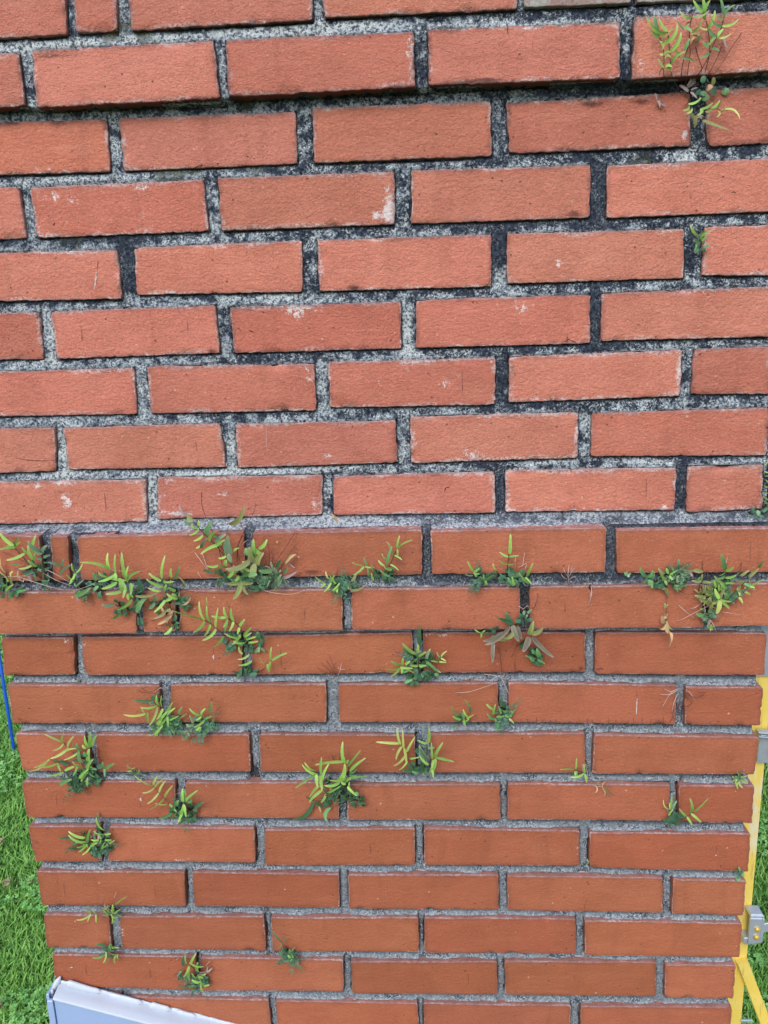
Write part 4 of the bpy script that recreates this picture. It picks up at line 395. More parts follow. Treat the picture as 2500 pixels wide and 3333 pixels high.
def mesh(name, verts, faces, smooth=False):
    me = bpy.data.meshes.new(name)
    me.from_pydata(verts, [], faces)
    if smooth:
        me.shade_smooth()
    me.update()
    return me

def mesh_np(name, v, q, smooth=True):
    """quads from numpy"""
    me = bpy.data.meshes.new(name)
    k = q.shape[1]
    me.vertices.add(len(v)); me.vertices.foreach_set('co', v.astype(np.float32).ravel())
    me.loops.add(q.size); me.loops.foreach_set('vertex_index', q.astype(np.int32).ravel())
    me.polygons.add(len(q))
    me.polygons.foreach_set('loop_start', np.arange(0, q.size, k, dtype=np.int32))
    me.polygons.foreach_set('loop_total', np.full(len(q), k, dtype=np.int32))
    me.update(calc_edges=True)
    if smooth: me.shade_smooth()
    return me

def attr(me, name, vals):
    a = me.attributes.new(name, 'FLOAT', 'POINT')
    a.data.foreach_set('value', np.asarray(vals, dtype=np.float32))

_lat = {}
def vnoise(x, z, scale, seed=0, octaves=1):
    """smooth value noise in -1..1"""
    out = 0; amp = 1; tot = 0
    for o in range(octaves):
        key = (seed, o)
        if key not in _lat: _lat[key] = np.random.default_rng(seed * 31 + o).uniform(-1, 1, (256, 256))
        L = _lat[key]
        u = np.asarray(x) * scale + 1000.5; v = np.asarray(z) * scale + 1000.5
        iu = np.floor(u).astype(int); iv = np.floor(v).astype(int)
        fu = u - iu; fv = v - iv
        fu = fu * fu * (3 - 2 * fu); fv = fv * fv * (3 - 2 * fv)
        a = L[iu % 256, iv % 256]; b = L[(iu + 1) % 256, iv % 256]; c = L[iu % 256, (iv + 1) % 256]; d = L[(iu + 1) % 256, (iv + 1) % 256]
        out = out + amp * ((a * (1 - fu) + b * fu) * (1 - fv) + (c * (1 - fu) + d * fu) * fv)
        tot += amp; amp *= .55; scale *= 2.03
    return out / tot

def new_mat(name):
    mt = bpy.data.materials.new(name); mt.use_nodes = True
    nt = mt.node_tree
    for n in list(nt.nodes): nt.nodes.remove(n)
    out = nt.nodes.new('ShaderNodeOutputMaterial')
    b = nt.nodes.new('ShaderNodeBsdfPrincipled')
    nt.links.new(b.outputs[0], out.inputs[0])
    return mt, nt, b, out

class N:
    """tiny node builder"""
    def __init__(s, nt): s.nt = nt
    def sock(s, node, i, v):
        if v is None: return
        if hasattr(v, 'is_output'): s.nt.links.new(v, node.inputs[i])
        else: node.inputs[i].default_value = v
    def noise(s, vec, scale, detail=2., rough=.5, dist=0.):
        n = s.nt.nodes.new('ShaderNodeTexNoise'); s.sock(n, 'Vector', vec)
        n.inputs['Scale'].default_value = scale; n.inputs['Detail'].default_value = detail
        n.inputs['Roughness'].default_value = rough; n.inputs['Distortion'].default_value = dist
        return n.outputs[0]
    def voro(s, vec, scale, feature='F1', rnd=1.):
        n = s.nt.nodes.new('ShaderNodeTexVoronoi'); n.feature = feature; s.sock(n, 'Vector', vec)
        n.inputs['Scale'].default_value = scale; n.inputs['Randomness'].default_value = rnd
        return n.outputs['Distance']
    def mapping(s, vec, scale=(1, 1, 1), loc=(0, 0, 0)):
        n = s.nt.nodes.new('ShaderNodeMapping'); s.sock(n, 'Vector', vec)
        n.inputs['Scale'].default_value = scale
        s.sock(n, 'Location', loc)
        return n.outputs[0]
    def obj(s):
        return s.nt.nodes.new('ShaderNodeTexCoord').outputs['Object']
    def geo(s):
        return s.nt.nodes.new('ShaderNodeNewGeometry').outputs['Position']
    def attrib(s, name, typ='GEOMETRY'):
        n = s.nt.nodes.new('ShaderNodeAttribute'); n.attribute_type = typ; n.attribute_name = name
        return n.outputs['Fac']
    def rnd(s):
        return s.nt.nodes.new('ShaderNodeObjectInfo').outputs['Random']
    def ramp(s, v, lo, hi, a=0., b=1., clamp=True):
        n = s.nt.nodes.new('ShaderNodeMapRange'); n.clamp = clamp; n.interpolation_type = 'SMOOTHSTEP' if clamp else 'LINEAR'
        s.sock(n, 0, v); s.sock(n, 1, lo); s.sock(n, 2, hi); s.sock(n, 3, a); s.sock(n, 4, b)
        return n.outputs[0]
    def math(s, op, a, b=None, c=None):
        n = s.nt.nodes.new('ShaderNodeMath'); n.operation = op
        s.sock(n, 0, a); s.sock(n, 1, b); s.sock(n, 2, c); return n.outputs[0]
    def mix(s, f, a, b, mode='MIX'):
        n = s.nt.nodes.new('ShaderNodeMix'); n.data_type = 'RGBA'; n.blend_type = mode
        s.sock(n, 0, f)
        for i, v in ((6, a), (7, b)):
            if isinstance(v, (tuple, list)): v = tuple(v) + (1.,) if len(v) == 3 else v
            s.sock(n, i, v)
        return n.outputs[2]
    def hsv(s, col, h=.5, sat=1., val=1.):
        n = s.nt.nodes.new('ShaderNodeHueSaturation'); s.sock(n, 'Hue', h); s.sock(n, 'Saturation', sat); s.sock(n, 'Value', val)
        s.sock(n, 'Color', col); return n.outputs[0]
    def bump(s, h, strength, dist, normal=None):
        n = s.nt.nodes.new('ShaderNodeBump'); n.inputs['Strength'].default_value = strength; n.inputs['Distance'].default_value = dist
        s.sock(n, 'Height', h)
        if normal is not None: s.sock(n, 'Normal', normal)
        return n.outputs[0]

def z_of(k, pos):
    n = k.nt.nodes.new('ShaderNodeSeparateXYZ'); k.sock(n, 0, pos); return n.outputs

# ------------------------------------------------------------------ brick material
def brick_material(name, base, alt, rough_amt, bloom_amt):
    mt, nt, b, out = new_mat(name); k = N(nt)
    P = k.geo()
    rnd = k.rnd()
    edge = k.attrib('edge')
    topd = k.attrib('top')          # distance below the brick's upper arris
    bloom = k.attrib('bloom', 'OBJECT')
    soot = k.attrib('soot', 'OBJECT')
    tone = k.attrib('tone', 'OBJECT')
    tn = nt.nodes.new('ShaderNodeMix'); tn.data_type = 'RGBA'; tn.clamp_factor = False; nt.links.new(tone, tn.inputs[0]); tn.inputs[6].default_value = (*base, 1); tn.inputs[7].default_value = (*alt, 1)
    col = tn.outputs[2]
    big = k.noise(P, 14, 4, .6, .3)
    col = k.mix(k.ramp(big, .35, .7, 0, .45), col, [c * .72 for c in base])
    # long horizontal drag of colour
    st = k.noise(k.mapping(P, (10, 10, 60)), 1., 3, .6)
    col = k.mix(k.ramp(st, .45, .75, 0, .25), col, (alt[0] * 1.12, alt[1] * 1.3, alt[2] * 1.35))
    fine = k.noise(P, 420, 3, .7)
    col = k.mix(k.ramp(fine, .35, .65, 0, .30), col, [c * .62 for c in base])
    col = k.mix(k.ramp(k.noise(P, 300, 3, .7), .56, .70, 0, .30 * rough_amt), col, (alt[0] * 1.25, alt[1] * 1.4, alt[2] * 1.4))
    # dark pits
    v = k.voro(P, 95, 'F1')
    sel = k.noise(P, 60, 2, .5)
    pit = k.math('MULTIPLY', k.ramp(v, .09, .16, 1, 0), k.ramp(sel, .56, .62, 0, 1))
    col = k.mix(k.math('MULTIPLY', pit, .65), col, (.10, .035, .02))
    # pale grit
    v2 = k.voro(k.mapping(P, (1, 1, 1), (3, 1, 2)), 60, 'F1')
    sel2 = k.noise(P, 31, 2, .5)
    grit = k.math('MULTIPLY', k.ramp(v2, .06, .11, 1, 0), k.ramp(sel2, .54, .60, 0, 1))
    col = k.mix(k.math('MULTIPLY', grit, .7), col, (.62, .42, .30))
    # dusting near edges: lime bloom along the arrises
    n1 = k.noise(P, 110, 5, .75)
    n2 = k.noise(P, 22, 3, .6)
    reach = k.ramp(n2, .32, .70, .0003, .0055 * bloom_amt)
    d = k.math('DIVIDE', edge, reach)
    eb = k.math('MULTIPLY', k.ramp(d, .3, 1.25, 1, 0), k.ramp(k.noise(P, 240, 4, .75), .42, .58, 0, 1))
    eb = k.math('MULTIPLY', eb, k.ramp(k.math('ADD', k.noise(P, 17, 3, .6), k.math('MULTIPLY', bloom, .25)), .40, .64, .12, 1))
    col = k.mix(k.math('MULTIPLY', eb, 0.80), col, (.74, .66, .64))
    # bloom patches
    n3 = k.noise(P, 26, 5, .7, .5)
    n4 = k.noise(P, 230, 4, .8)
    thr = k.ramp(bloom, 0, 1, .74, .60, True)
    pt = k.math('MULTIPLY', k.ramp(k.math('SUBTRACT', n3, thr), .0, .09, 0, 1), k.ramp(n4, .42, .60, 0, 1))
    col = k.mix(k.math('MULTIPLY', pt, .6), col, (.66, .52, .47))
    sp = k.attrib('spot')
    lime = k.math('MULTIPLY', k.ramp(k.math('ADD', k.math('ADD', k.math('MULTIPLY', sp, .8), k.math('MULTIPLY', k.math('SUBTRACT', n1, .5), 2.6)), k.math('MULTIPLY', k.math('SUBTRACT', n4, .5), 2.2)), .45, .8, 0, 1), k.ramp(sp, .08, .35, 0, 1))
    col = k.mix(k.math('MULTIPLY', lime, .85), col, (.78, .70, .69))
    stn = k.ramp(k.math('ADD', k.math('MULTIPLY', sp, -1.), k.math('MULTIPLY', k.math('SUBTRACT', n1, .5), 1.1)), .3, .95, 0, 1)
    col = k.mix(k.math('MULTIPLY', stn, .8), col, (.085, .030, .022))
    # bloom falling from the top edge
    tb = k.math('MULTIPLY', k.math('MULTIPLY', k.ramp(topd, .0, .012, 1, 0), k.ramp(n3, .45, .62, 0, 1)), k.ramp(bloom, .35, .9, 0, 1))
    tb = k.math('MULTIPLY', tb, k.ramp(n4, .4, .55, 0, 1))
    ta = k.math('MULTIPLY', k.ramp(topd, .0, .0035, 1, 0), k.ramp(k.noise(P, 150, 4, .7), .36, .56, .25, .9))
    col = k.mix(k.math('MULTIPLY', ta, .38), col, (.46, .40, .46))
    col = k.mix(k.math('MULTIPLY', tb, .75), col, (.72, .64, .60))
    # soot / algae creeping in from arrises
    n5 = k.noise(P, 40, 5, .7)
    se = k.math('MULTIPLY', k.ramp(edge, .0, k.ramp(n5, .35, .75, .0015, .011), 1, 0), k.ramp(n1, .40, .56, 0, 1))
    se = k.math('MULTIPLY', se, k.ramp(soot, 0, 1, .10, 1, True))
    col = k.mix(k.math('MULTIPLY', se, .8), col, (.045, .032, .032))
    hl = k.math('MULTIPLY', k.ramp(edge, 0, .008, 1, 0), k.ramp(n5, .3, .62, .12, .42))
    col = k.mix(hl, col, (base[0] * .38, base[1] * .42, base[2] * .62))
    # hair scratches
    w = k.noise(k.mapping(P, (260, 260, 16)), 1., 2, .5, .8)
    w2 = k.noise(P, 9, 2, .5)
    sc = k.math('MULTIPLY', k.ramp(w, .75, .79, 0, 1), k.ramp(w2, .56, .6, 0, 1))
    col = k.mix(k.math('MULTIPLY', sc, .5), col, (.16, .06, .05))
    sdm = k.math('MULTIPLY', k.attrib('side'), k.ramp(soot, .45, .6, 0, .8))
    col = k.mix(sdm, col, (.070, .022, .018))  # dark red on side faces, undersides included, where the soot value is high
    val = k.math('ADD', k.math('MULTIPLY', rnd, .20), .88)
    # damp streaks and faint grime drawn down the face
    dm = k.noise(k.mapping(P, (34, 34, 7)), 1., 4, .6, .4)
    col = k.mix(k.ramp(dm, .54, .72, 0, .24), col, [c * .55 for c in base])
    col = k.hsv(col, k.ramp(k.math('FRACT', k.math('MULTIPLY', rnd, 5.7)), 0, 1, .4985, .5030), 1., val)
    nt.links.new(col, b.inputs['Base Color'])
    b.inputs['Roughness'].default_value = .82
    b.inputs['Specular IOR Level'].default_value = .35
    # relief
    r1 = k.noise(k.mapping(P, (190, 190, 250)), 1., 5, .66, .15)
    r2 = k.noise(P, 520, 2, .6)
    r3 = k.noise(k.mapping(P, (70, 70, 150)), 1., 2, .5, 1.2)
    ridge = k.ramp(k.math('ABSOLUTE', k.math('SUBTRACT', r3, .5)), 0, .03, 1, 0)
    h = k.math('ADD', k.math('MULTIPLY', r1, 1.), k.math('MULTIPLY', r2, .45))
    h = k.math('ADD', h, k.math('MULTIPLY', ridge, .07 * rough_amt))
    h = k.math('SUBTRACT', h, k.math('MULTIPLY', pit, .5))
    nt.links.new(k.bump(h, min(1., .6 * rough_amt), .0026), b.inputs['Normal'])
    return mt

M = {}
M['brick_neck'] = brick_material('weathered_brick', (.560, .168, .108), (.630, .225, .155), 1.7, 1.35)
M['brick_body'] = brick_material('orange_brick', (.388, .108, .050), (.470, .148, .078), 1.15, .45)

# ------------------------------------------------------------------ mortar material
def mortar_material():
    mt, nt, b, out = new_mat('mortar'); k = N(nt)
    P = k.geo(); body = k.attrib('body'); near = k.attrib('near'); x, y, z = z_of(k, P)
    top = k.attrib('under')      # 1 right under a brick
    n0 = k.noise(P, 9, 4, .65)
    n1 = k.noise(P, 48, 5, .7, .4)
    n2 = k.noise(P, 260, 5, .75)
    n3 = k.noise(P, 430, 3, .75)
    v = k.voro(P, 280)
    # weathered (upper) mortar: black crust with white lichen flecks
    dark = k.mix(k.ramp(n2, .35, .65, 0, 1), (.011, .015, .028), (.062, .076, .105))
    grey = k.mix(k.ramp(n2, .42, .60, 0, 1), (.075, .092, .122), (.41, .46, .51))
    cover = k.math('ADD', k.math('MULTIPLY', n1, .65), k.math('MULTIPLY', n0, .35))
    # the right of the neck is blacker, the left paler
    shift = k.ramp(x, -.6, .35, -.045, .036)
    cover = k.math('SUBTRACT', cover, shift)
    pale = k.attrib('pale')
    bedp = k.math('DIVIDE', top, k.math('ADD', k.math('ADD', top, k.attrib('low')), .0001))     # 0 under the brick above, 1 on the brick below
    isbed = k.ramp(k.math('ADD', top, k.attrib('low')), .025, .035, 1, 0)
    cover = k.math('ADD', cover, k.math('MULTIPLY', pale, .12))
    cover = k.math('ADD', cover, k.math('MULTIPLY', isbed, k.math('MULTIPLY', k.math('SUBTRACT', bedp, .55), .14)))  # grime and lichen plus painted shade: bed tops darker, bottoms paler
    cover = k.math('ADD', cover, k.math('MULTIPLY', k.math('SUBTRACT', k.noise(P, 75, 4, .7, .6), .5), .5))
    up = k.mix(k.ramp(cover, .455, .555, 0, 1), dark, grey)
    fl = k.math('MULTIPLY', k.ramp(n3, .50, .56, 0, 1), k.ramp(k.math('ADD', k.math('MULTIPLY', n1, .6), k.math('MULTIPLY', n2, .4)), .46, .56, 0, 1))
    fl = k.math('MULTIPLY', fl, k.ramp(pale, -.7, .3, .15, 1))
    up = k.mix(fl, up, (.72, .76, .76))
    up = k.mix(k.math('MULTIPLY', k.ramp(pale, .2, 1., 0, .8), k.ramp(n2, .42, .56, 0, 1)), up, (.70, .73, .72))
    gr = k.math('MULTIPLY', k.ramp(v, .12, .22, 1, 0), k.ramp(n1, .5, .6, 0, .8))
    up = k.mix(gr, up, (.75, .76, .74))
    # clean (lower) mortar
    lo = k.mix(k.ramp(n2, .38, .62, 0, 1), (.150, .168, .195), (.300, .330, .365))
    lo = k.mix(k.ramp(k.math('SUBTRACT', n1, k.math('MULTIPLY', pale, .22)), .49, .62, 0, .85), lo, (.040, .048, .068))
    lo = k.mix(k.math('MULTIPLY', k.ramp(n3, .50, .60, 0, 1), k.ramp(n1, .42, .56, 0, .8)), lo, (.60, .65, .70))
    lo = k.mix(k.math('MULTIPLY', k.ramp(v, .10, .2, 1, 0), .5), lo, (.45, .46, .45))
    col = k.mix(body, up, lo)
    # lime line along the lower arris of each bed joint, dirt and painted shade right below the brick above
    low = k.attrib('low')
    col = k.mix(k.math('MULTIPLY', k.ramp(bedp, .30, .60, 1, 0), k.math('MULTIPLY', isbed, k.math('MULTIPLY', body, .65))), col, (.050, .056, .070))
    col = k.mix(k.math('MULTIPLY', k.ramp(bedp, .6, .9, 0, 1), k.math('MULTIPLY', isbed, k.math('MULTIPLY', body, k.ramp(n2, .42, .58, .1, .75)))), col, (.52, .55, .58))  # lower part of the bed paler: lime crust and light put into colour
    lim = k.math('MULTIPLY', k.ramp(low, .0, .0045, 1, 0), k.ramp(n2, .42, .56, 0, 1))
    col = k.mix(k.math('MULTIPLY', lim, .75), col, (.72, .73, .78))
    col = k.mix(k.math('MULTIPLY', k.ramp(top, .0, k.ramp(n1, .3, .7, .0025, .009), 1, 0), .85), col, (.012, .014, .022))  # dirt, with the shadow line under the upper brick painted in
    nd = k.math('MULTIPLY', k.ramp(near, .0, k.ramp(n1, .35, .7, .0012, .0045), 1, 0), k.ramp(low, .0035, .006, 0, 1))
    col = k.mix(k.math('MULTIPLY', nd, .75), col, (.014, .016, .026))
    ckv = k.noise(k.mapping(P, (38, 38, 10)), 1., 3, .6, 1.0)
    ck = k.math('MULTIPLY', k.ramp(k.math('ABSOLUTE', k.math('SUBTRACT', ckv, .5)), 0, .006, 1, 0), k.ramp(n0, .48, .56, 0, .8))
    col = k.mix(ck, col, (.018, .018, .024))
    # moss in a few places
    ms = k.math('MULTIPLY', k.ramp(k.noise(P, 13, 3, .6), .63, .70, 0, 1), k.ramp(n2, .42, .55, 0, 1))
    ms = k.math('MULTIPLY', ms, k.ramp(z, 2.02, 2.16, 0, 1))
    col = k.mix(k.math('MULTIPLY', ms, .75), col, (.065, .070, .018))
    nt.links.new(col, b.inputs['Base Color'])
    b.inputs['Roughness'].default_value = .95
    b.inputs['Specular IOR Level'].default_value = .2
    h = k.math('ADD', k.math('MULTIPLY', n2, 1.), k.math('MULTIPLY', n3, .8))
    nt.links.new(k.bump(h, .9, .0038), b.inputs['Normal'])
    return mt
M['mortar'] = mortar_material()

# ------------------------------------------------------------------ chimney
SPOTS = [(-1639,346,337,79,1.1),(-1647,216,122,61,0.6),(-5025,-2164,104,122,1.0),(-5428,-1959,104,73,0.8),(-5076,-1917,184,42,0.9),(-2099,-1940,73,49,1.0),(-2785,-2128,135,36,0.8),(-3505,-2387,337,42,1.1),(-1560,-2273,79,92,0.9),(-3558,-1913,122,42,0.8),(-1763,-1899,184,30,0.9),(-3612,-2139,67,30,0.7),(-4736,1778,184,49,0.8),(-4441,1717,67,49,0.7),(-4973,1481,55,122,0.6),(-3559,1829,110,49,0.9),(-559,1403,122,73,0.8),(-443,1535,73,214,1.1),(-389,1370,61,92,1.0),(-137,3220,42,180,1.0),(1274,3352,150,36,1.0),(1617,3345,90,30,0.9),(3133,2171,73,85,0.8),(-210,-411,184,36,0.9),(252,-697,79,61,0.8),(565,-1645,153,67,1.0),(1201,230,104,79,0.8),(1054,362,122,30,0.9),(1684,762,110,49,0.7),(-185,-1396,42,184,0.9),(1944,-1397,30,214,0.9),(3103,-2416,153,36,0.9),(3228,-650,30,276,0.9),(3466,384,214,36,0.8),(3044,-1882,184,24,0.9),(2371,-2420,429,30,0.7),(885,-1129,306,30,0.8),(641,-1897,184,30,0.8),(-4087,1918,675,30,0.8),(-667,-2127,3,3,0),(-4814,2096,122,67,0.6),(-4679,3206,30,270,0.7),(-1247,1956,368,30,0.5),(-1340,-1637,73,42,0.7),(-623,-669,42,42,0.9),(-827,-409,92,30,0.9),(-1552,-585,61,153,0.5),(-1652,-432,122,24,0.7),(-4378,3318,421,42,-0.8),(-2678,2776,210,36,-0.9),(-2254,2790,180,30,-0.9),(-288,2797,240,24,-1.0),(365,2800,361,30,-1.0),(771,2824,240,24,-1),(1840,1329,104,42,-1.1),(-912,544,135,42,-1.0),(-1586,-3143,130,47,-1.1),(1476,2648,521,42,-0.9),(2026,2561,184,49,-1.0),(2597,2562,184,42,-0.9),(-5124,2659,276,49,-0.7),(-2821,-191,79,42,-1.0),(-322,-26,30,184,-0.9),(-5123,320,36,73,-1.0),(1106,-535,42,153,-0.7),(2543,3144,90,150,-0.5),(2516,2880,78,90,0.8),(690,2938,180,60,-0.4),(3905,2961,180,36,-0.6),(1793,-189,30,49,-1.0),(4105,-212,184,24,-0.8),(-6061,-5407,72,36,-0.9),(-5190,-4192,60,48,0.9),(-4938,-4212,36,90,0.7),(51,-4124,330,24,0.7),(1101,-4132,180,36,0.5),(2077,-4139,60,36,0.7),(2826,-4161,601,18,0.5),(4244,-4171,180,24,0.6),(2060,-4635,48,42,-1.1),(2298,-4654,66,30,-0.8),(-6098,-7473,90,60,-0.7),(-4912,-9062,24,90,1.0),(-3904,-7753,120,21,0.8),(1204,-6478,120,18,0.8),(2091,-7427,24,150,0.7),(1603,-7432,361,180,0.25),(-2660,-8914,12,150,0.7),(-368,-7237,78,21,0.6),(4532,-6467,54,42,-0.8),(1626,-8692,180,21,0.5),(4344,-9487,120,24,-0.5),(-5136,-7788,60,30,-0.7),(1297,-7279,90,24,0.4),(-2055,-6534,180,42,-0.5),(-4788,-10355,120,24,0.5)]
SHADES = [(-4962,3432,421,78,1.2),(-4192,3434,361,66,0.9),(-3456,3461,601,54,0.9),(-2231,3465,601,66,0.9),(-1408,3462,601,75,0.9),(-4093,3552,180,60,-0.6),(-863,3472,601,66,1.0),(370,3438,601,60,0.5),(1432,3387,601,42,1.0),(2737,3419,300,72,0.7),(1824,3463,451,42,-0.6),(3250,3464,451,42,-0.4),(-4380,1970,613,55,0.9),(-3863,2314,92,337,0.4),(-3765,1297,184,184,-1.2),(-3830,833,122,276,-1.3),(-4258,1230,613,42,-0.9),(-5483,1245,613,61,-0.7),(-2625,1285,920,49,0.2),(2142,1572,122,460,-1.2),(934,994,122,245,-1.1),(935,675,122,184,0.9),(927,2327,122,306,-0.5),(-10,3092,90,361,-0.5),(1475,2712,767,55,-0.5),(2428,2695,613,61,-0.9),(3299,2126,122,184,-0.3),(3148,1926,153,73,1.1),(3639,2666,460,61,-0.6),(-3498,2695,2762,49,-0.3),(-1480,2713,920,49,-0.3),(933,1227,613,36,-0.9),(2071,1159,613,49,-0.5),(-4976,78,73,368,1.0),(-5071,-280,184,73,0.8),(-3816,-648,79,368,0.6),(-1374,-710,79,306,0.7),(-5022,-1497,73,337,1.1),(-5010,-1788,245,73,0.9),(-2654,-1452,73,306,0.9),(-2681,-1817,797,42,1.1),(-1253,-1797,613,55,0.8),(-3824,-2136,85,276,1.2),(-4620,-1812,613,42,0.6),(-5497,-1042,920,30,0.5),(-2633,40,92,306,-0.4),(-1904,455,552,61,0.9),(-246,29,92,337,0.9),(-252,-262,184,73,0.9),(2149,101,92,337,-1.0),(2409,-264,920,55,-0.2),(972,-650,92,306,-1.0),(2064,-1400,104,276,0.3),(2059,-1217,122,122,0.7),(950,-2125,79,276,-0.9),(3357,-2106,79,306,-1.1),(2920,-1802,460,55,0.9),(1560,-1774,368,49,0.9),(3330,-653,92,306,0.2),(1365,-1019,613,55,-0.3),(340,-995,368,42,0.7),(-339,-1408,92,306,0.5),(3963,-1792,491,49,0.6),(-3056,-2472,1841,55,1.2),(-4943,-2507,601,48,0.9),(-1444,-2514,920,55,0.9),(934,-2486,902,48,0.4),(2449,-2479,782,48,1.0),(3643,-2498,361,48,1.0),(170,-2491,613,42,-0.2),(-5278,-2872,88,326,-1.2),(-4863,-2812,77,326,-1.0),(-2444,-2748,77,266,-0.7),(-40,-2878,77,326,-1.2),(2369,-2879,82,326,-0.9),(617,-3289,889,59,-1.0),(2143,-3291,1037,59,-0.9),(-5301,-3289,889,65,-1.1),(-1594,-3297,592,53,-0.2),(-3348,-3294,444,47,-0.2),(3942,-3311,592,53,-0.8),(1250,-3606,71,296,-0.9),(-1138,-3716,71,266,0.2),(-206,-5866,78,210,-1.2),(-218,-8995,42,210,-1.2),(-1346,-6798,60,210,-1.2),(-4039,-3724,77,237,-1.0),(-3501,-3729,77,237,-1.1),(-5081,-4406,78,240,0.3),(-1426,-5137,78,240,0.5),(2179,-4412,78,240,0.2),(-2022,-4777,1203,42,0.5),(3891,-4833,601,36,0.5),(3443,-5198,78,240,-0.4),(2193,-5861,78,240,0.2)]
def front(k): return 0.0 if k <= 2 else .020 if k <= 9 else -.015 if k <= 11 else 0.0
BACK = .45
rows = {}
for b in BRICKS:
    rows.setdefault(b[0], []).append([(b[1 + 2 * i] * 1e-4, b[2 + 2 * i] * 1e-4) for i in range(4)])   # tl tr br bl
# courses out of frame, above and down to the lawn
def plain_row(k, ztop, left, right_, start):
    out = []; x = left; w = start
    while x < right_ - .02:
        e = min(x + w, right_)
        if right_ - e < .05: e = right_
        out.append([(x, ztop), (e, ztop), (e, ztop - .061), (x, ztop - .061)])
        x = e + .0155; w = .228
    return out
rows[0] = plain_row(0, .4925, -.628, .474, .11)
for i in range(12):
    rows[21 + i] = plain_row(21 + i, -1.1075 - i * .0775, -.617, .4555, .228 if i % 2 else .108)

chimney = bpy.data.objects.new('brick_chimney', None); COL.objects.link(chimney)
chimney.location = (0, 0, 0)
tag(chimney, 'wide red brick chimney stack with recessed upper courses, a projecting band and ferny grey joints', 'chimney')

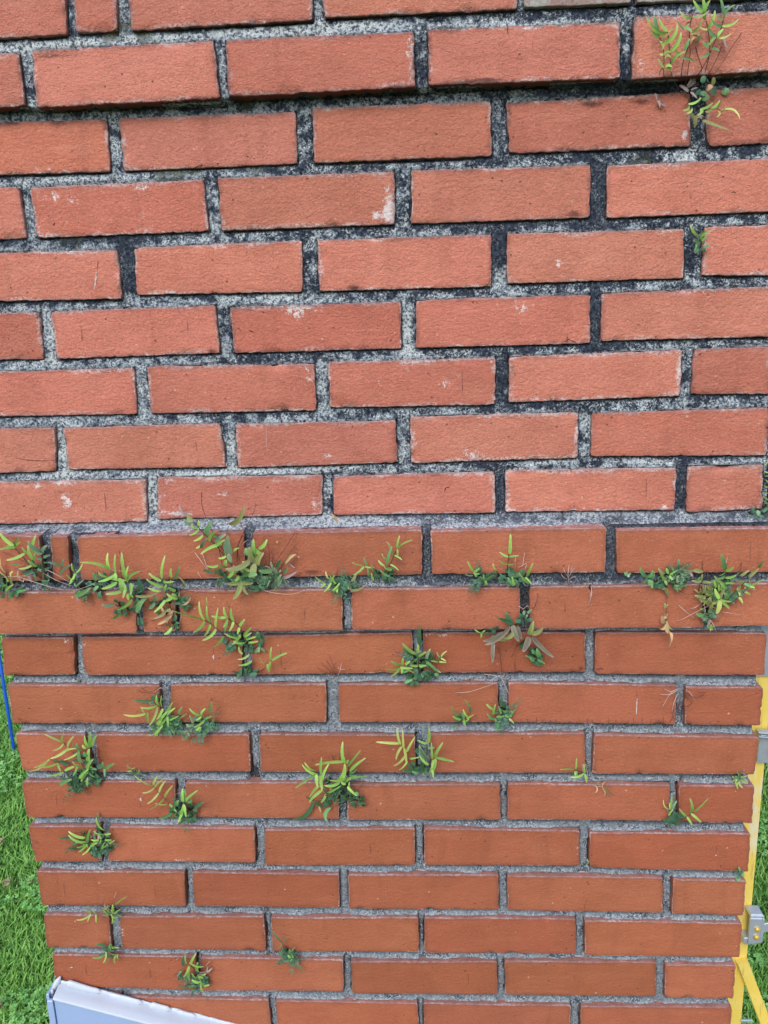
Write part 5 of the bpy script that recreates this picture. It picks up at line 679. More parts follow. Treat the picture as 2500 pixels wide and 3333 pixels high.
def brick_mesh(q, yf, depth, seed, rough, step=.0042, chips=3):
    (x0, z0), (x1, z1), (x2, z2), (x3, z3) = q
    L = ((x1 - x0) + (x2 - x3)) / 2; H = ((z0 - z3) + (z1 - z2)) / 2
    def samp(len_):
        e = [0, .0005, .0014, .0032]
        n = max(2, int((len_ - .0064) / step)); mid = list(np.linspace(.0032, len_ - .0032, n + 1))[1:-1]
        return np.array(e + mid + [len_ - v for v in reversed(e)]) / len_
    U = samp(L); V = samp(H); nu, nv = len(U), len(V)
    u, v = np.meshgrid(U, V)
    X = (x0 * (1 - u) + x1 * u) * (1 - v) + (x3 * (1 - u) + x2 * u) * v
    Z = (z0 * (1 - u) + z1 * u) * (1 - v) + (z3 * (1 - u) + z2 * u) * v
    dl = u * L; dr = (1 - u) * L; dt = v * H; db = (1 - v) * H
    edge = np.minimum(np.minimum(dl, dr), np.minimum(dt, db))
    r = np.random.default_rng(seed)
    Xs = X + seed * .37; Zs = Z + seed * .91
    # rounded arris
    rad = .0005 + .0004 * rough
    Y = rad * (1 - np.sqrt(np.clip(1 - (1 - np.clip(edge / rad, 0, 1)) ** 2, 0, 1))) * .8
    Y = Y + .00035 * rough * vnoise(Xs, Zs, 90, seed, 3) + .0006 * vnoise(Xs, Zs, 12, seed + 5)
    # corners rounded off in the plane
    cr = .003 + .002 * rough
    for (sx, sz, dx_, dz_) in ((1, -1, dl, dt), (-1, -1, dr, dt), (1, 1, dl, db), (-1, 1, dr, db)):
        a = np.clip(1 - dx_ / cr, 0, 1) * np.clip(1 - dz_ / cr, 0, 1)
        X += sx * a * cr * .16; Z += sz * a * cr * .16
    # ragged edge
    fall = np.clip(1 - edge / .005, 0, 1)
    amp = .0008 + .0010 * rough
    jag = amp * (vnoise(Xs, Zs, 120, seed + 9, 3) * 1.3)
    X += jag * fall * np.sign(dr - dl) * (np.minimum(dl, dr) < .006) * .8
    Z += -np.abs(jag) * fall * np.sign(db - dt) * (np.minimum(dt, db) < .006)
    # spalls on the arris
    for c in range(r.poisson(chips)):
        if r.random() < .7: cu, cv = r.random(), r.choice([0., 1.], p=[.3, .7])
        else: cu, cv = r.choice([0., 1.]), r.random()
        rr = r.uniform(.003, .009) if rough > .8 else r.uniform(.002, .006)
        dd = np.hypot((u - cu) * L * r.uniform(.5, 1.), (v - cv) * H) + .0015 * vnoise(Xs, Zs, 200, seed + 3, 2)
        Y += np.clip(1 - dd / rr, 0, 1) ** .5 * r.uniform(.0015, .004)
    Y = Y + yf
    grid = np.stack([X, Y, Z + EYE], -1).reshape(-1, 3)
    idx = np.arange(nu * nv).reshape(nv, nu)
    F = np.stack([idx[:-1, :-1], idx[1:, :-1], idx[1:, 1:], idx[:-1, 1:]], -1).reshape(-1, 4)
    loop = np.concatenate([idx[0, :], idx[1:, -1], idx[-1, :-1][::-1], idx[1:-1, 0][::-1]])
    rings = [grid]; faces = [F]; base = loop; n = len(grid)
    cx, cz = grid[:, 0].mean(), grid[:, 2].mean()
    for dep in (.004, .016, depth):
        g = grid[loop].copy(); g[:, 1] = yf + dep
        rings.append(g); new = np.arange(n, n + len(loop)); n += len(loop)
        faces.append(np.stack([base, np.roll(base, -1), np.roll(new, -1), new], -1)); base = new
    Vv = np.concatenate(rings)
    Fq = np.concatenate(faces)
    c0 = np.array([(x0 + x1) / 2, yf, (z0 + z3) / 2 + EYE])
    me = mesh_np('brick', Vv - c0, Fq)
    ea = np.concatenate([edge.ravel(), np.full(len(loop), .003), np.full(len(loop) * 2, .009)])
    ta = np.concatenate([dt.ravel()] + [dt.ravel()[loop]] * 3)
    attr(me, 'edge', ea); attr(me, 'top', ta)
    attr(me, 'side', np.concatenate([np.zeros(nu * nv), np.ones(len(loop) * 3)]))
    sp = np.zeros((nv, nu))
    for (sx, sz, ax, az, s_) in SPOTS:
        if abs(sx * 1e-4 - (x0 + x1) / 2) < .25 and abs(sz * 1e-4 - (z0 + z3) / 2) < .06:
            sp += s_ * np.exp(-((X - sx * 1e-4) / (ax * 1e-4)) ** 2 - ((Z - sz * 1e-4) / (az * 1e-4)) ** 2)
    lp = sp.ravel()[loop]; ldg = np.where((dt.ravel()[loop] < 1e-5), .45, lp) if abs(yf + .015) < 1e-6 and z0 > -.3 else lp
    attr(me, 'spot', np.concatenate([sp.ravel(), ldg, ldg, ldg]))
    return me, c0

BLOOM = {(9, 0): .6, (9, 1): .8, (9, 2): .5, (4, 1): .6, (4, 2): .5, (6, 2): .5, (7, 2): .5, (8, 2): .4, (8, 3): .6, (9, 3): .6, (9, 4): .6, (7, 3): .5}
SOOT = {(2, 0): .6, (2, 1): .7, (2, 2): .62, (2, 3): .8, (2, 4): .62, (3, 3): 1., (3, 0): .8, (5, 2): .6, (6, 2): .7, (6, 4): .5, (1, 2): .6, (1, 3): .6, (13, 3): .2, (3, 4): .6}  # row-two values also switch on the dark side-face tint
DARKTONE = {(3, 0), (6, 2), (12, 3), (17, 1), (16, 4), (16, 2), (19, 0)}
bricks = {}
for k in sorted(rows):
    for i, q in enumerate(rows[k]):
        neck = k <= 9
        full = k not in range(21, 40)
        me, c0 = brick_mesh(q, front(k), .105 if k not in (2,) else .10, k * 17 + i + 1, 1.0 if neck else .55,
                            step=.0042 if full else .03, chips=(5 if neck else 2) if full else 0)
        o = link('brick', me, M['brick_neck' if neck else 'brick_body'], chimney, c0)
        r = random.Random(k * 50 + i)
        o['bloom'] = float(BLOOM.get((k, i), r.uniform(.0, .3) if neck else r.uniform(0, .18)))
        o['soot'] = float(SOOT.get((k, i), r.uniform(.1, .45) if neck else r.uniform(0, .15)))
        o['tone'] = 0.0 if (k, i) in DARKTONE else float(r.uniform(.75, 1.2) if k in (10, 11) else r.uniform(-.1, .75) if k > 11 else r.uniform(.2, 1.))
        bricks[(k, i)] = o

# side bricks returning along both flanks
def box_mesh(x0, x1, y0, y1, z0, z1, bev=.0015):
    vs = []
    for zz, s in ((z0, 1), (z0 + bev, 0), (z1 - bev, 0), (z1, 1)):
        b_ = bev * s
        vs += [(x0 + b_, y0 + b_, zz), (x1 - b_, y0 + b_, zz), (x1 - b_, y1 - b_, zz), (x0 + b_, y1 - b_, zz)]
    fs = [(3, 2, 1, 0), (12, 13, 14, 15)]
    for a in range(3):
        for j in range(4):
            p, q_ = a * 4 + j, a * 4 + (j + 1) % 4
            fs.append((p, q_, q_ + 4, p + 4))
    return vs, fs
side_cache = {}
for k in sorted(rows):
    for side in (-1, 1):
        q = rows[k][0] if side < 0 else rows[k][-1]
        if side < 0: xe = (q[0][0] + q[3][0]) / 2; zt, zb = q[0][1], q[3][1]
        else: xe = (q[1][0] + q[2][0]) / 2; zt, zb = q[1][1], q[2][1]
        yf = front(k)
        segs = [(yf + .118, yf + .118 + .215), (yf + .118 + .230, BACK)] if (k % 2) else [(yf + .118, yf + .118 + .10), (yf + .118 + .115, BACK)]
        for (ya, yb) in segs:
            key = (round(yb - ya, 4),)
            if key not in side_cache:
                vs, fs = box_mesh(-.05, .05, 0, yb - ya, -.0305, .0305)
                me = mesh('brick', vs, fs)
                attr(me, 'edge', [.001] * len(vs)); attr(me, 'top', [.03] * len(vs))
                side_cache[key] = me
            me = side_cache[key]
            o = link('brick', me if len(me.materials) else me, M['brick_neck' if k <= 9 else 'brick_body'], chimney,
                     (xe - side * .05, ya, (zt + zb) / 2 + EYE))
            o.scale = (1, 1, (zt - zb) / .061)
            o['bloom'] = .1; o['soot'] = .3; o['tone'] = random.random()

# ---- mortar face: one relief sheet over the joints, dropped away behind the bricks
def mortar_field(zlo, zhi, st):
    xs = np.arange(-.632, .478, st); zs = np.arange(zlo, zhi, st)
    Xg, Zg = np.meshgrid(xs, zs)
    Sd = np.full(Xg.shape, .05)         # distance outside nearest brick
    for k in rows:
        for q in rows[k]:
            zt = max(q[0][1], q[1][1]); zb = min(q[2][1], q[3][1])
            xl = min(q[0][0], q[3][0]); xr = max(q[1][0], q[2][0])
            mgn = .03
            i0, i1 = np.searchsorted(zs, (zb - mgn, zt + mgn)); j0, j1 = np.searchsorted(xs, (xl - mgn, xr + mgn))
            if i1 <= i0 or j1 <= j0: continue
            x = Xg[i0:i1, j0:j1]; z = Zg[i0:i1, j0:j1]
            v = np.clip((zt - z) / (zt - zb), 0, 1); u = np.clip((x - xl) / (xr - xl), 0, 1)
            left = q[0][0] * (1 - v) + q[3][0] * v; rgt = q[1][0] * (1 - v) + q[2][0] * v
            tp = q[0][1] * (1 - u) + q[1][1] * u; bt = q[3][1] * (1 - u) + q[2][1] * u
            dx = np.maximum(left - x, x - rgt); dz = np.maximum(bt - z, z - tp)
            d = np.where((dx > 0) & (dz > 0), np.hypot(dx, dz), np.maximum(dx, dz))
            Sd[i0:i1, j0:j1] = np.minimum(Sd[i0:i1, j0:j1], d)
    inside = Sd <= 0
    below = np.full(Xg.shape, .05)      # distance up from the brick below
    run = np.full(len(xs), .05)
    for i in range(len(zs)):
        run = np.where(inside[i], 0, run + st); below[i] = run
    above = np.full(Xg.shape, .05); run = np.full(len(xs), .05)
    for i in range(len(zs) - 1, -1, -1):
        run = np.where(inside[i], 0, run + st); above[i] = run
    toleft = np.full(Xg.shape, .05); run = np.full(len(zs), .05)
    for j in range(len(xs)):
        run = np.where(inside[:, j], 0, run + st); toleft[:, j] = run
    toright = np.full(Xg.shape, .05); run = np.full(len(zs), .05)
    for j in range(len(xs) - 1, -1, -1):
        run = np.where(inside[:, j], 0, run + st); toright[:, j] = run
    # section of each point: boundary line = bottoms of the lowest course of a section
    def line(k, pts):   # pts: indexes of corners
        a = sorted((q[i][0], q[i][1]) for q in rows[k] for i in pts)
        return np.interp(Xg, [p[0] for p in a], [p[1] for p in a])
    cap_b = line(2, (3, 2)); band_t = line(10, (0, 1)); band_b = line(11, (3, 2))
    neck_b = line(9, (3, 2))
    rec_n, rec_b = .0038, .0078
    Y = np.where(Zg > cap_b, .0 + .006, np.where(Zg > band_t, .020 + rec_n, np.where(Zg > band_b, -.015 + .0075, rec_b)))
    # fillet on the ledge over the projecting band
    f = (Zg > band_t - .0005) & (Zg < neck_b)
    t = np.clip((neck_b - Zg) / np.maximum(neck_b - band_t, .004), 0, 1)
    Y = np.where(f, .020 + rec_n - .018 * t ** 1.6, Y)
    bodyz = np.clip((neck_b + .005 - Zg) / .01, 0, 1)
    bodyz = np.where(Zg < band_b + .03, 1., bodyz * .35)
    # struck profile of the bed joints
    bed = (above < .04) & (below < .04)
    tt = above / np.maximum(above + below, 1e-4)
    Y += np.where(bed, .0018 - .0062 * tt, 0) * np.where(bodyz > .9, 1., .65) * np.where(f, 0, 1)
    n = vnoise(Xg, Zg, 60, 3, 3); n2 = vnoise(Xg, Zg, 260, 4, 3); n3 = vnoise(Xg, Zg, 18, 6, 2)
    Y -= .0011 * n + .0009 * n2 + .0010 * n3
    # mortar pulled back from brick edges here and there
    gap = vnoise(Xg, Zg, 30, 8, 2)
    Y += np.where((Sd < .0022) & (Sd > 0), .006 * np.clip(gap + .15, 0, 1), 0)
    # open cracks beside perpends
    perp = (toleft < .03) & (toright < .03) & ~bed
    side = vnoise(Xg * 0 + np.round(Xg * 14) * .7, np.round(Zg * 12.9) * .9, 1.3, 12)
    ck = np.where(side > 0, toleft, toright)
    wv = .0022 + .0012 * vnoise(Xg, Zg, 70, 14)
    Y += np.where(perp & (ck < wv) & (np.abs(side) > .05) & (bodyz > .9), .016, 0)
    # hollow places where mortar has fallen out
    for (hx, hz, ax, az, dp) in HOLLOWS:
        m_ = np.clip(1.6 - ((Xg - hx) / ax) ** 2 - ((Zg - hz) / az) ** 2 + .5 * n2, 0, 1)
        Y += m_ * dp
    # crumbling smears over arrises of neighbouring bricks in the neck
    sm = (Sd > 0) & (Sd < .004) & (bodyz < .5)
    Y -= np.where(sm, .004 * np.clip(vnoise(Xg, Zg, 45, 21, 3) - .15, 0, 1), 0)
    keep = Sd > -.0035
    side_in = np.where(bodyz > .5, .0085, .0085)
    keepx = (Xg > -.610 + .0) & (Xg < .449)
    keepx |= ((Zg > cap_b) & (Xg > -.620) & (Xg < .466)) 
    keep &= keepx
    ids = -np.ones(Xg.shape, int)
    kq = keep[:-1, :-1] & keep[1:, :-1] & keep[1:, 1:] & keep[:-1, 1:]
    used = np.zeros(Xg.shape, bool)
    used[:-1, :-1] |= kq; used[1:, :-1] |= kq; used[1:, 1:] |= kq; used[:-1, 1:] |= kq
    ids[used] = np.arange(used.sum())
    V = np.stack([Xg[used], Y[used], Zg[used] + EYE], -1)
    a, b_, c, d = ids[:-1, :-1][kq], ids[:-1, 1:][kq], ids[1:, 1:][kq], ids[1:, :-1][kq]
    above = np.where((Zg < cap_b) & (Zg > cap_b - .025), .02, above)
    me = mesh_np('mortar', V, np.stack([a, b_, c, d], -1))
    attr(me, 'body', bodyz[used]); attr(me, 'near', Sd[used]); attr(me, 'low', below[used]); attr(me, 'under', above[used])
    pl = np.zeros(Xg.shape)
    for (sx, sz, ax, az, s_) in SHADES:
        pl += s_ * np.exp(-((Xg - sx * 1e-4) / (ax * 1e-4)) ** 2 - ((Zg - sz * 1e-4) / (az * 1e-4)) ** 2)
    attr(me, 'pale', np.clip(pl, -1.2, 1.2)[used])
    return me

HOLLOWS = [(.035, -.598, .0045, .022, .03), (.045, -.905, .0035, .022, .03), (-.262, -.650, .004, .024, .02),
           (.275, .262, .03, .008, .010), (-.36, -.30, .006, .012, .012), (.128, -.366, .006, .02, .012), (.37, -.372, .007, .02, .016),
           (-.27, -.63, .003, .02, .02), (-.45, -.37, .004, .02, .012), (.355, -.66, .003, .022, .018)]
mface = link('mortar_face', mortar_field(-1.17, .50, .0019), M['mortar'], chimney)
mface['kind'] = 'stuff'

def boxes(name, lst, mat, parent):
    vs, fs = [], []
    for bx in lst:
        v, f = box_mesh(*bx, bev=.002); n = len(vs); vs += v; fs += [tuple(i + n for i in g) for g in f]
    me = mesh(name, vs, fs)
    return link(name, me, mat, parent)
e = EYE
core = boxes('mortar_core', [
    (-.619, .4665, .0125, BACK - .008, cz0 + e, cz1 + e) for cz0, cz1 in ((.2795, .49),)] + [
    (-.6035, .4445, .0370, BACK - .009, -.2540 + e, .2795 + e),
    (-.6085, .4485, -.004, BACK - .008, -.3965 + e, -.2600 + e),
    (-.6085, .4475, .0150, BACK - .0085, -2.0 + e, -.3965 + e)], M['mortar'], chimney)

# cement skim over the brick at the very top right
M['skim'], nt, bs, _ = new_mat('cement_skim'); k = N(nt); P = k.geo()
c = k.mix(k.ramp(k.noise(P, 60, 5, .7), .4, .62, 0, 1), (.30, .19, .165), (.36, .34, .31))
c = k.mix(k.ramp(k.noise(P, 400, 3, .7), .55, .65, 0, .7), c, (.08, .08, .08))
nt.links.new(c, bs.inputs['Base Color']); bs.inputs['Roughness'].default_value = .95
nt.links.new(k.bump(k.noise(P, 300, 4, .7), .8, .002), bs.inputs['Normal'])
for i in (4, 5):
    bricks[(1, i)].data.materials.clear(); bricks[(1, i)].data.materials.append(M['skim'])
    bricks[(1, i)]['label'] = 'cement-smeared brick'

# ---- marks on bricks: cracks, scratches, score lines, a nail hole (thin relief pieces on the brick they belong to)
def simple_mat(name, col, rough=.8, spec=.3, metal=0., bumpy=0.):
    mt, nt, b, out = new_mat(name)
    b.inputs['Base Color'].default_value = (*col, 1); b.inputs['Roughness'].default_value = rough
    b.inputs['Specular IOR Level'].default_value = spec; b.inputs['Metallic'].default_value = metal
    if bumpy:
        k = N(nt); nt.links.new(k.bump(k.noise(k.geo(), 200, 4, .6), bumpy, .002), b.inputs['Normal'])
    return mt
M['crack'] = simple_mat('crack', (.030, .014, .012), .95)
M['scar'] = simple_mat('lime_scar', (.55, .46, .44), .9)
M['scratch'] = simple_mat('scratch', (.15, .055, .045), .9)
MARKS = [
    (8,0,'crack','crack',9,[-5675,-1555,-5574,-1583,-5380,-1606,-5134,-1605]),
    (6,3,'crack','crack',8,[1750,-208,1823,-176,1927,-231]),
    (6,3,'crack','crack',7,[1792,-103,1799,-175]),
    (3,1,'crack','crack',18,[-2874,2033,-2828,2058,-2762,2072]),
    (4,1,'chip','crack',24,[-4757,1440,-4723,1467]),
    (9,2,'crack','crack',14,[212,-2137,231,-2080,275,-2081]),
    (9,2,'crack','crack',10,[-487,-2083,-457,-2099]),
    (6,2,'chip','crack',16,[-2310,61,-2242,23]),
    (12,4,'crack','crack',9,[2266,-4654,2329,-4627,2377,-4654]),
    (5,0,'lime_streak','scar',20,[-4305,632,-4249,847]),
    (5,0,'scratch','scratch',8,[-4240,875,-4214,989]),
    (6,1,'scratch','scratch',8,[-4539,185,-4548,-38]),
    (6,1,'scratch','scratch',8,[-3111,202,-3118,25]),
    (7,2,'scratch','scratch',9,[458,-518,456,-847]),
    (9,3,'scratch','scratch',9,[2880,-2019,2888,-2239]),
    (9,0,'scratch','scratch',9,[-4481,-2075,-4483,-2322]),
    (8,1,'scratch','scratch',8,[-3138,-1379,-3136,-1506]),
    (11,2,'scratch','scratch',8,[-1722,-3678,-1726,-3813]),
    (11,4,'scratch','scratch',10,[1793,-3596,1797,-3743]),
    (10,5,'scratch','scratch',9,[4148,-2795,4162,-3092]),
    (13,3,'lime_streak','scar',16,[2843,-5081,2849,-5339]),
    (13,3,'scratch','scratch',8,[2838,-4969,2844,-5092]),
    (13,0,'nail_hole','crack',30,[-5899,-5225,-5872,-5229]),
    (12,1,'lime_spot','scar',24,[-3084,-4400,-3086,-4471]),
    (12,1,'scratch','scratch',8,[-3080,-4312,-3088,-4411]),
    (15,0,'lime_spot','scar',26,[-4376,-6684,-4380,-6750]),
    (15,0,'scratch','scratch',7,[-4383,-6750,-4397,-6852]),
    (15,0,'scratch','scratch',7,[-5668,-6633,-5682,-6849]),
    (17,0,'scratch','scratch',12,[-5748,-8176,-5762,-8398]),
    (17,0,'scratch','scratch',7,[-4321,-8251,-4315,-8417]),
    (18,2,'scratch','scratch',7,[-2082,-8904,-2082,-9179]),
    (19,0,'scratch','scratch',8,[-5590,-9662,-5596,-9906]),
    (19,0,'scratch','scratch',8,[-4552,-9706,-4550,-9948]),
    (16,2,'scratch','scratch',8,[-964,-7440,-956,-7618]),
    (16,4,'lime_spot','scar',16,[4084,-7568,4092,-7592]),
    (16,4,'scratch','scratch',6,[4092,-7406,4090,-7561]),
    (17,3,'crack','crack',5,[2257,-8344,2226,-8458,2237,-8588]),
    (19,2,'scratch','scratch',8,[481,-9723,494,-9916]),
    (19,3,'scratch','scratch',8,[2110,-9707,2120,-9835]),
    (8,2,'lime_streak','scar',6,[-2155,-1213,-2176,-1400,-2169,-1526]),
    (19,0,'lime_spot','scar',22,[-5860,-9765,-5797,-9746]),
    (2,3,'crack','crack',8,[988,3397,997,3289]),
    (4,4,'crack','crack',9,[3719,1507,3756,1516,3774,1500]),
    (4,4,'crack','crack',9,[2895,1649,2907,1628]),
    (4,4,'crack','crack',9,[3185,1591,3206,1611]),
    (11,4,'nick','crack',60,[2116,-3355,2137,-3453]),
    (15,2,'crack','crack',4,[-332,-7101,-304,-7062]),
    (2,3,'scratch','scratch',6,[1277,3203,1292,3094]),
    (12,2,'scratch','scratch',7,[-2121,-4318,-2125,-4599]),
    (13,3,'score_mark','scratch',9,[1130,-5474,1120,-5408]),
    (13,3,'score_mark','scratch',9,[1254,-5484,1234,-5428]),
    (13,3,'score_mark','scratch',9,[1333,-5481,1338,-5397]),
    (13,3,'score_mark','scratch',9,[1467,-5475,1463,-5369]),
    (13,3,'score_mark','scratch',9,[1556,-5467,1549,-5420]),
    (13,3,'score_mark','scratch',9,[1659,-5484,1658,-5407]),
    (13,3,'score_mark','scratch',9,[1738,-5485,1739,-5397]),
    (13,3,'score_mark','scratch',9,[1862,-5467,1860,-5436]),
    (13,3,'score_mark','scratch',9,[1943,-5468,1934,-5437]),
    (13,3,'score_mark','scratch',9,[2071,-5483,2053,-5375]),
    (13,3,'score_mark','scratch',9,[2176,-5476,2170,-5383]),
    (13,3,'score_mark','scratch',9,[2249,-5477,2237,-5407]),
    (13,3,'score_mark','scratch',9,[2353,-5466,2350,-5436]),
    (13,3,'score_mark','scratch',9,[2468,-5464,2463,-5371]),
    (13,3,'score_mark','scratch',9,[2568,-5465,2570,-5406]),
    (13,3,'score_mark','scratch',9,[2659,-5481,2658,-5406]),
    (13,3,'score_mark','scratch',9,[2734,-5484,2735,-5442]),
    (13,3,'score_mark','scratch',9,[2821,-5468,2808,-5370]),
    (13,3,'score_mark','scratch',9,[2932,-5469,2930,-5361]),
    (13,3,'score_mark','scratch',9,[3050,-5484,3045,-5385]),
    (13,3,'score_mark','scratch',9,[3163,-5464,3156,-5443]),
    (13,3,'score_mark','scratch',9,[3230,-5484,3220,-5360]),
]
def strip(pts, w, yf, name, mat, parent, seed):
    r = random.Random(seed)
    P = [];
    for (x0, z0), (x1, z1) in zip(pts[:-1], pts[1:]):
        L = math.hypot(x1 - x0, z1 - z0); n = max(2, int(L / .002))
        for i in range(n):
            t = i / n; P.append((x0 + (x1 - x0) * t, z0 + (z1 - z0) * t))
    P.append(pts[-1])
    vs = []; fs = []; n = len(P)
    for i, (x, z) in enumerate(P):
        a = P[max(i - 1, 0)]; b = P[min(i + 1, n - 1)]
        dx, dz = b[0] - a[0], b[1] - a[1]; l = math.hypot(dx, dz) or 1
        t = i / (n - 1); ww = w * .5 * (math.sin(math.pi * min(max(t, .04), .96)) ** .5) * r.uniform(.35, 1.25)
        j = r.uniform(-.3, .3) * w
        nx, nz = -dz / l, dx / l
        vs += [(x + nx * (ww + j), yf, z + nz * (ww + j)), (x + nx * (j - ww), yf, z + nz * (j - ww))]
        if i: fs.append((2 * i - 2, 2 * i - 1, 2 * i + 1, 2 * i))
    o = link(name, mesh(name, [(v[0] - parent.location[0], v[1] - parent.location[1], v[2] + EYE - parent.location[2]) for v in vs], fs), M[mat], parent)
    return o
for i, (k_, bi, name, mat, w, pts) in enumerate(MARKS):
    pts = [(a * 1e-4, b * 1e-4) for a, b in zip(pts[::2], pts[1::2])]
    strip(pts, w * 1e-4, front(k_) - .0006, name, mat, bricks[(k_, bi)], i)

# ------------------------------------------------------------------ white flashing low on the left
def painted(name, col, rough=.35, dirt=.15, bumpd=.0006):
    mt, nt, b, out = new_mat(name); k = N(nt); P = k.geo()
    c = k.mix(k.ramp(k.noise(P, 18, 5, .65), .4, .75, 0, dirt), col, [v * .5 for v in col])
    c = k.mix(k.ramp(k.noise(P, 240, 3, .6), .62, .72, 0, dirt), c, [v * .35 for v in col])
    nt.links.new(c, b.inputs['Base Color']); b.inputs['Roughness'].default_value = rough
    nt.links.new(k.bump(k.noise(P, 35, 3, .5), .4, bumpd), b.inputs['Normal'])
    return mt
M['flash_face'] = painted('pale_blue_paint', (.31, .41, .63), .38, .12)
M['flash_top'] = painted('white_paint', (.50, .545, .62), .4, .12)
M['sealant'] = painted('white_sealant', (.54, .58, .645), .32, .1, .002)
fl = bpy.data.objects.new('metal_flashing', None); COL.objects.link(fl); fl.location = (-.6, -.03, 1.0)
tag(fl, 'pale painted metal flashing with lumpy white sealant, sloping across the bottom left corner of the chimney', 'flashing')
fl['label'] = 'pale painted metal flashing with lumpy white sealant at the bottom left of the wall'
bpy.context.view_layer.update()
def child_mesh(name, vs, fs, mat, parent, smooth=False):
    pl = parent.location if parent.parent is None else parent.location + parent.parent.location
    me = mesh(name, [(v[0] - pl[0], v[1] - pl[1], v[2] - pl[2]) for v in vs], fs, smooth)
    return link(name, me, mat, parent)
xl, xr = -.6035, .452
def ztop(x): return 2.0 - 1.0080 - (x + .6037) * .292
vs = []; 
for (x) in (xl, xr):
    vs += [(x, -.026, ztop(x)), (x, -.018, ztop(x)), (x, -.018, .55), (x, -.026, .55)]
child_mesh('panel', vs, [(0, 3, 7, 4), (1, 5, 6, 2), (0, 4, 5, 1), (3, 2, 6, 7), (0, 1, 2, 3), (4, 7, 6, 5)], M['flash_face'], fl)
# folded lip rising back to the brick
vs = []; fs = []
nseg = 40
for i in range(nseg + 1):
    x = xl + (xr - xl) * i / nseg; z = ztop(x); wob = .0006 * math.sin(i * 1.7) + .0004 * math.sin(i * 4.1)
    vs += [(x, -.0285, z - .0025), (x, -.0295, z - .0005), (x, -.0280, z + .0015), (x, -.0150 + wob, z + .0045 + wob), (x, -.0030, z + .0075), (x, .002, z + .0088)]
    if i:
        for j in range(5):
            a = (i - 1) * 6 + j; fs.append((a, a + 6, a + 7, a + 1))
child_mesh('folded_lip', vs, fs, M['flash_top'], fl, True)
# side return and edge fold
vs, fs = box_mesh(xl - .0130, xl - .0085, -.024, .30, .55, ztop(xl) + .004, .001)
child_mesh('side_panel', vs, fs, M['flash_face'], fl)
vs, fs = box_mesh(xl - .0105, xl - .0010, -.0290, -.0225, .55, ztop(xl) - .004, .0015)
child_mesh('edge_fold', vs, fs, M['flash_face'], fl)
# sealant bead: lumpy strip smeared along the lip
def bead(path, rad, seed, name='sealant_bead'):
    r = random.Random(seed); vs = []; fs = []; ns = 10
    P = []
    for (a, b) in zip(path[:-1], path[1:]):
        L = (Vector(b) - Vector(a)).length; n = max(2, int(L / .0025))
        P += [Vector(a).lerp(Vector(b), i / n) for i in range(n)]
    P.append(Vector(path[-1]))
    for i, p in enumerate(P):
        d = (P[min(i + 1, len(P) - 1)] - P[max(i - 1, 0)]).normalized()
        up = Vector((0, 0, 1)); sdv = d.cross(up).normalized(); up = sdv.cross(d)
        s = i * .0025
        lump = .9 + .35 * float(vnoise(s, 0, 38, seed, 2)) + .06 * float(vnoise(s, 3, 150, seed, 1))
        lump *= 1 - .22 * max(0, math.sin(s * 60 + seed + 5 * float(vnoise(s, 1, 13, seed)))) ** 30
        endt = min(1, (i + .4) / 3, (len(P) - i - .6) / 3)
        for j in range(ns):
            a = j / ns * math.tau
            wv = 1 + .06 * float(vnoise(s, j * .02, 90, seed + 2))
            vs.append(tuple(p + (sdv * math.cos(a) * .62 + up * math.sin(a)) * rad * lump * wv * endt))
        if i:
            for j in range(ns):
                q0 = (i - 1) * ns + j; q1 = (i - 1) * ns + (j + 1) % ns
                fs.append((q0, q1, q1 + ns, q0 + ns))
    return child_mesh(name, vs, fs, M['sealant'], fl, True)
bead([(xl - .002, -.004, ztop(xl) + .0100), (-.50, -.003, ztop(-.50) + .0098), (-.36, -.001, ztop(-.36) + .009), (-.2, 0, ztop(-.2) + .0085), (.45, .001, ztop(.45) + .0085)], .0036, 3)
bead([(xl + .010, -.007, ztop(xl) + .0110), (-.565, -.006, ztop(-.565) + .0112), (-.535, -.005, ztop(-.535) + .0105)], .0056, 8)
bead([(-.525, -.005, ztop(-.525) + .0100), (-.47, -.005, ztop(-.47) + .0100)], .0050, 9)
bead([(-.462, -.004, ztop(-.462) + .0100), (-.425, -.004, ztop(-.425) + .0105)], .0062, 10)
bead([(-.418, -.004, ztop(-.418) + .0100), (-.385, -.004, ztop(-.385) + .0100)], .0054, 13)
bead([(xl + .003, -.004, ztop(xl) + .019), (xl - .003, -.008, ztop(xl) + .008), (xl - .009, -.014, ztop(xl) - .004), (xl - .0095, -.016, ztop(xl) - .018)], .0048, 5)
bead([(xl - .006, -.016, ztop(xl) + .006), (xl - .010, -.016, ztop(xl) - .006)], .0060, 6)
bead([(xl - .008, -.002, ztop(xl) + .014), (xl - .011, .05, ztop(xl) + .016), (xl - .011, .28, ztop(xl) + .010)], .0050, 12)

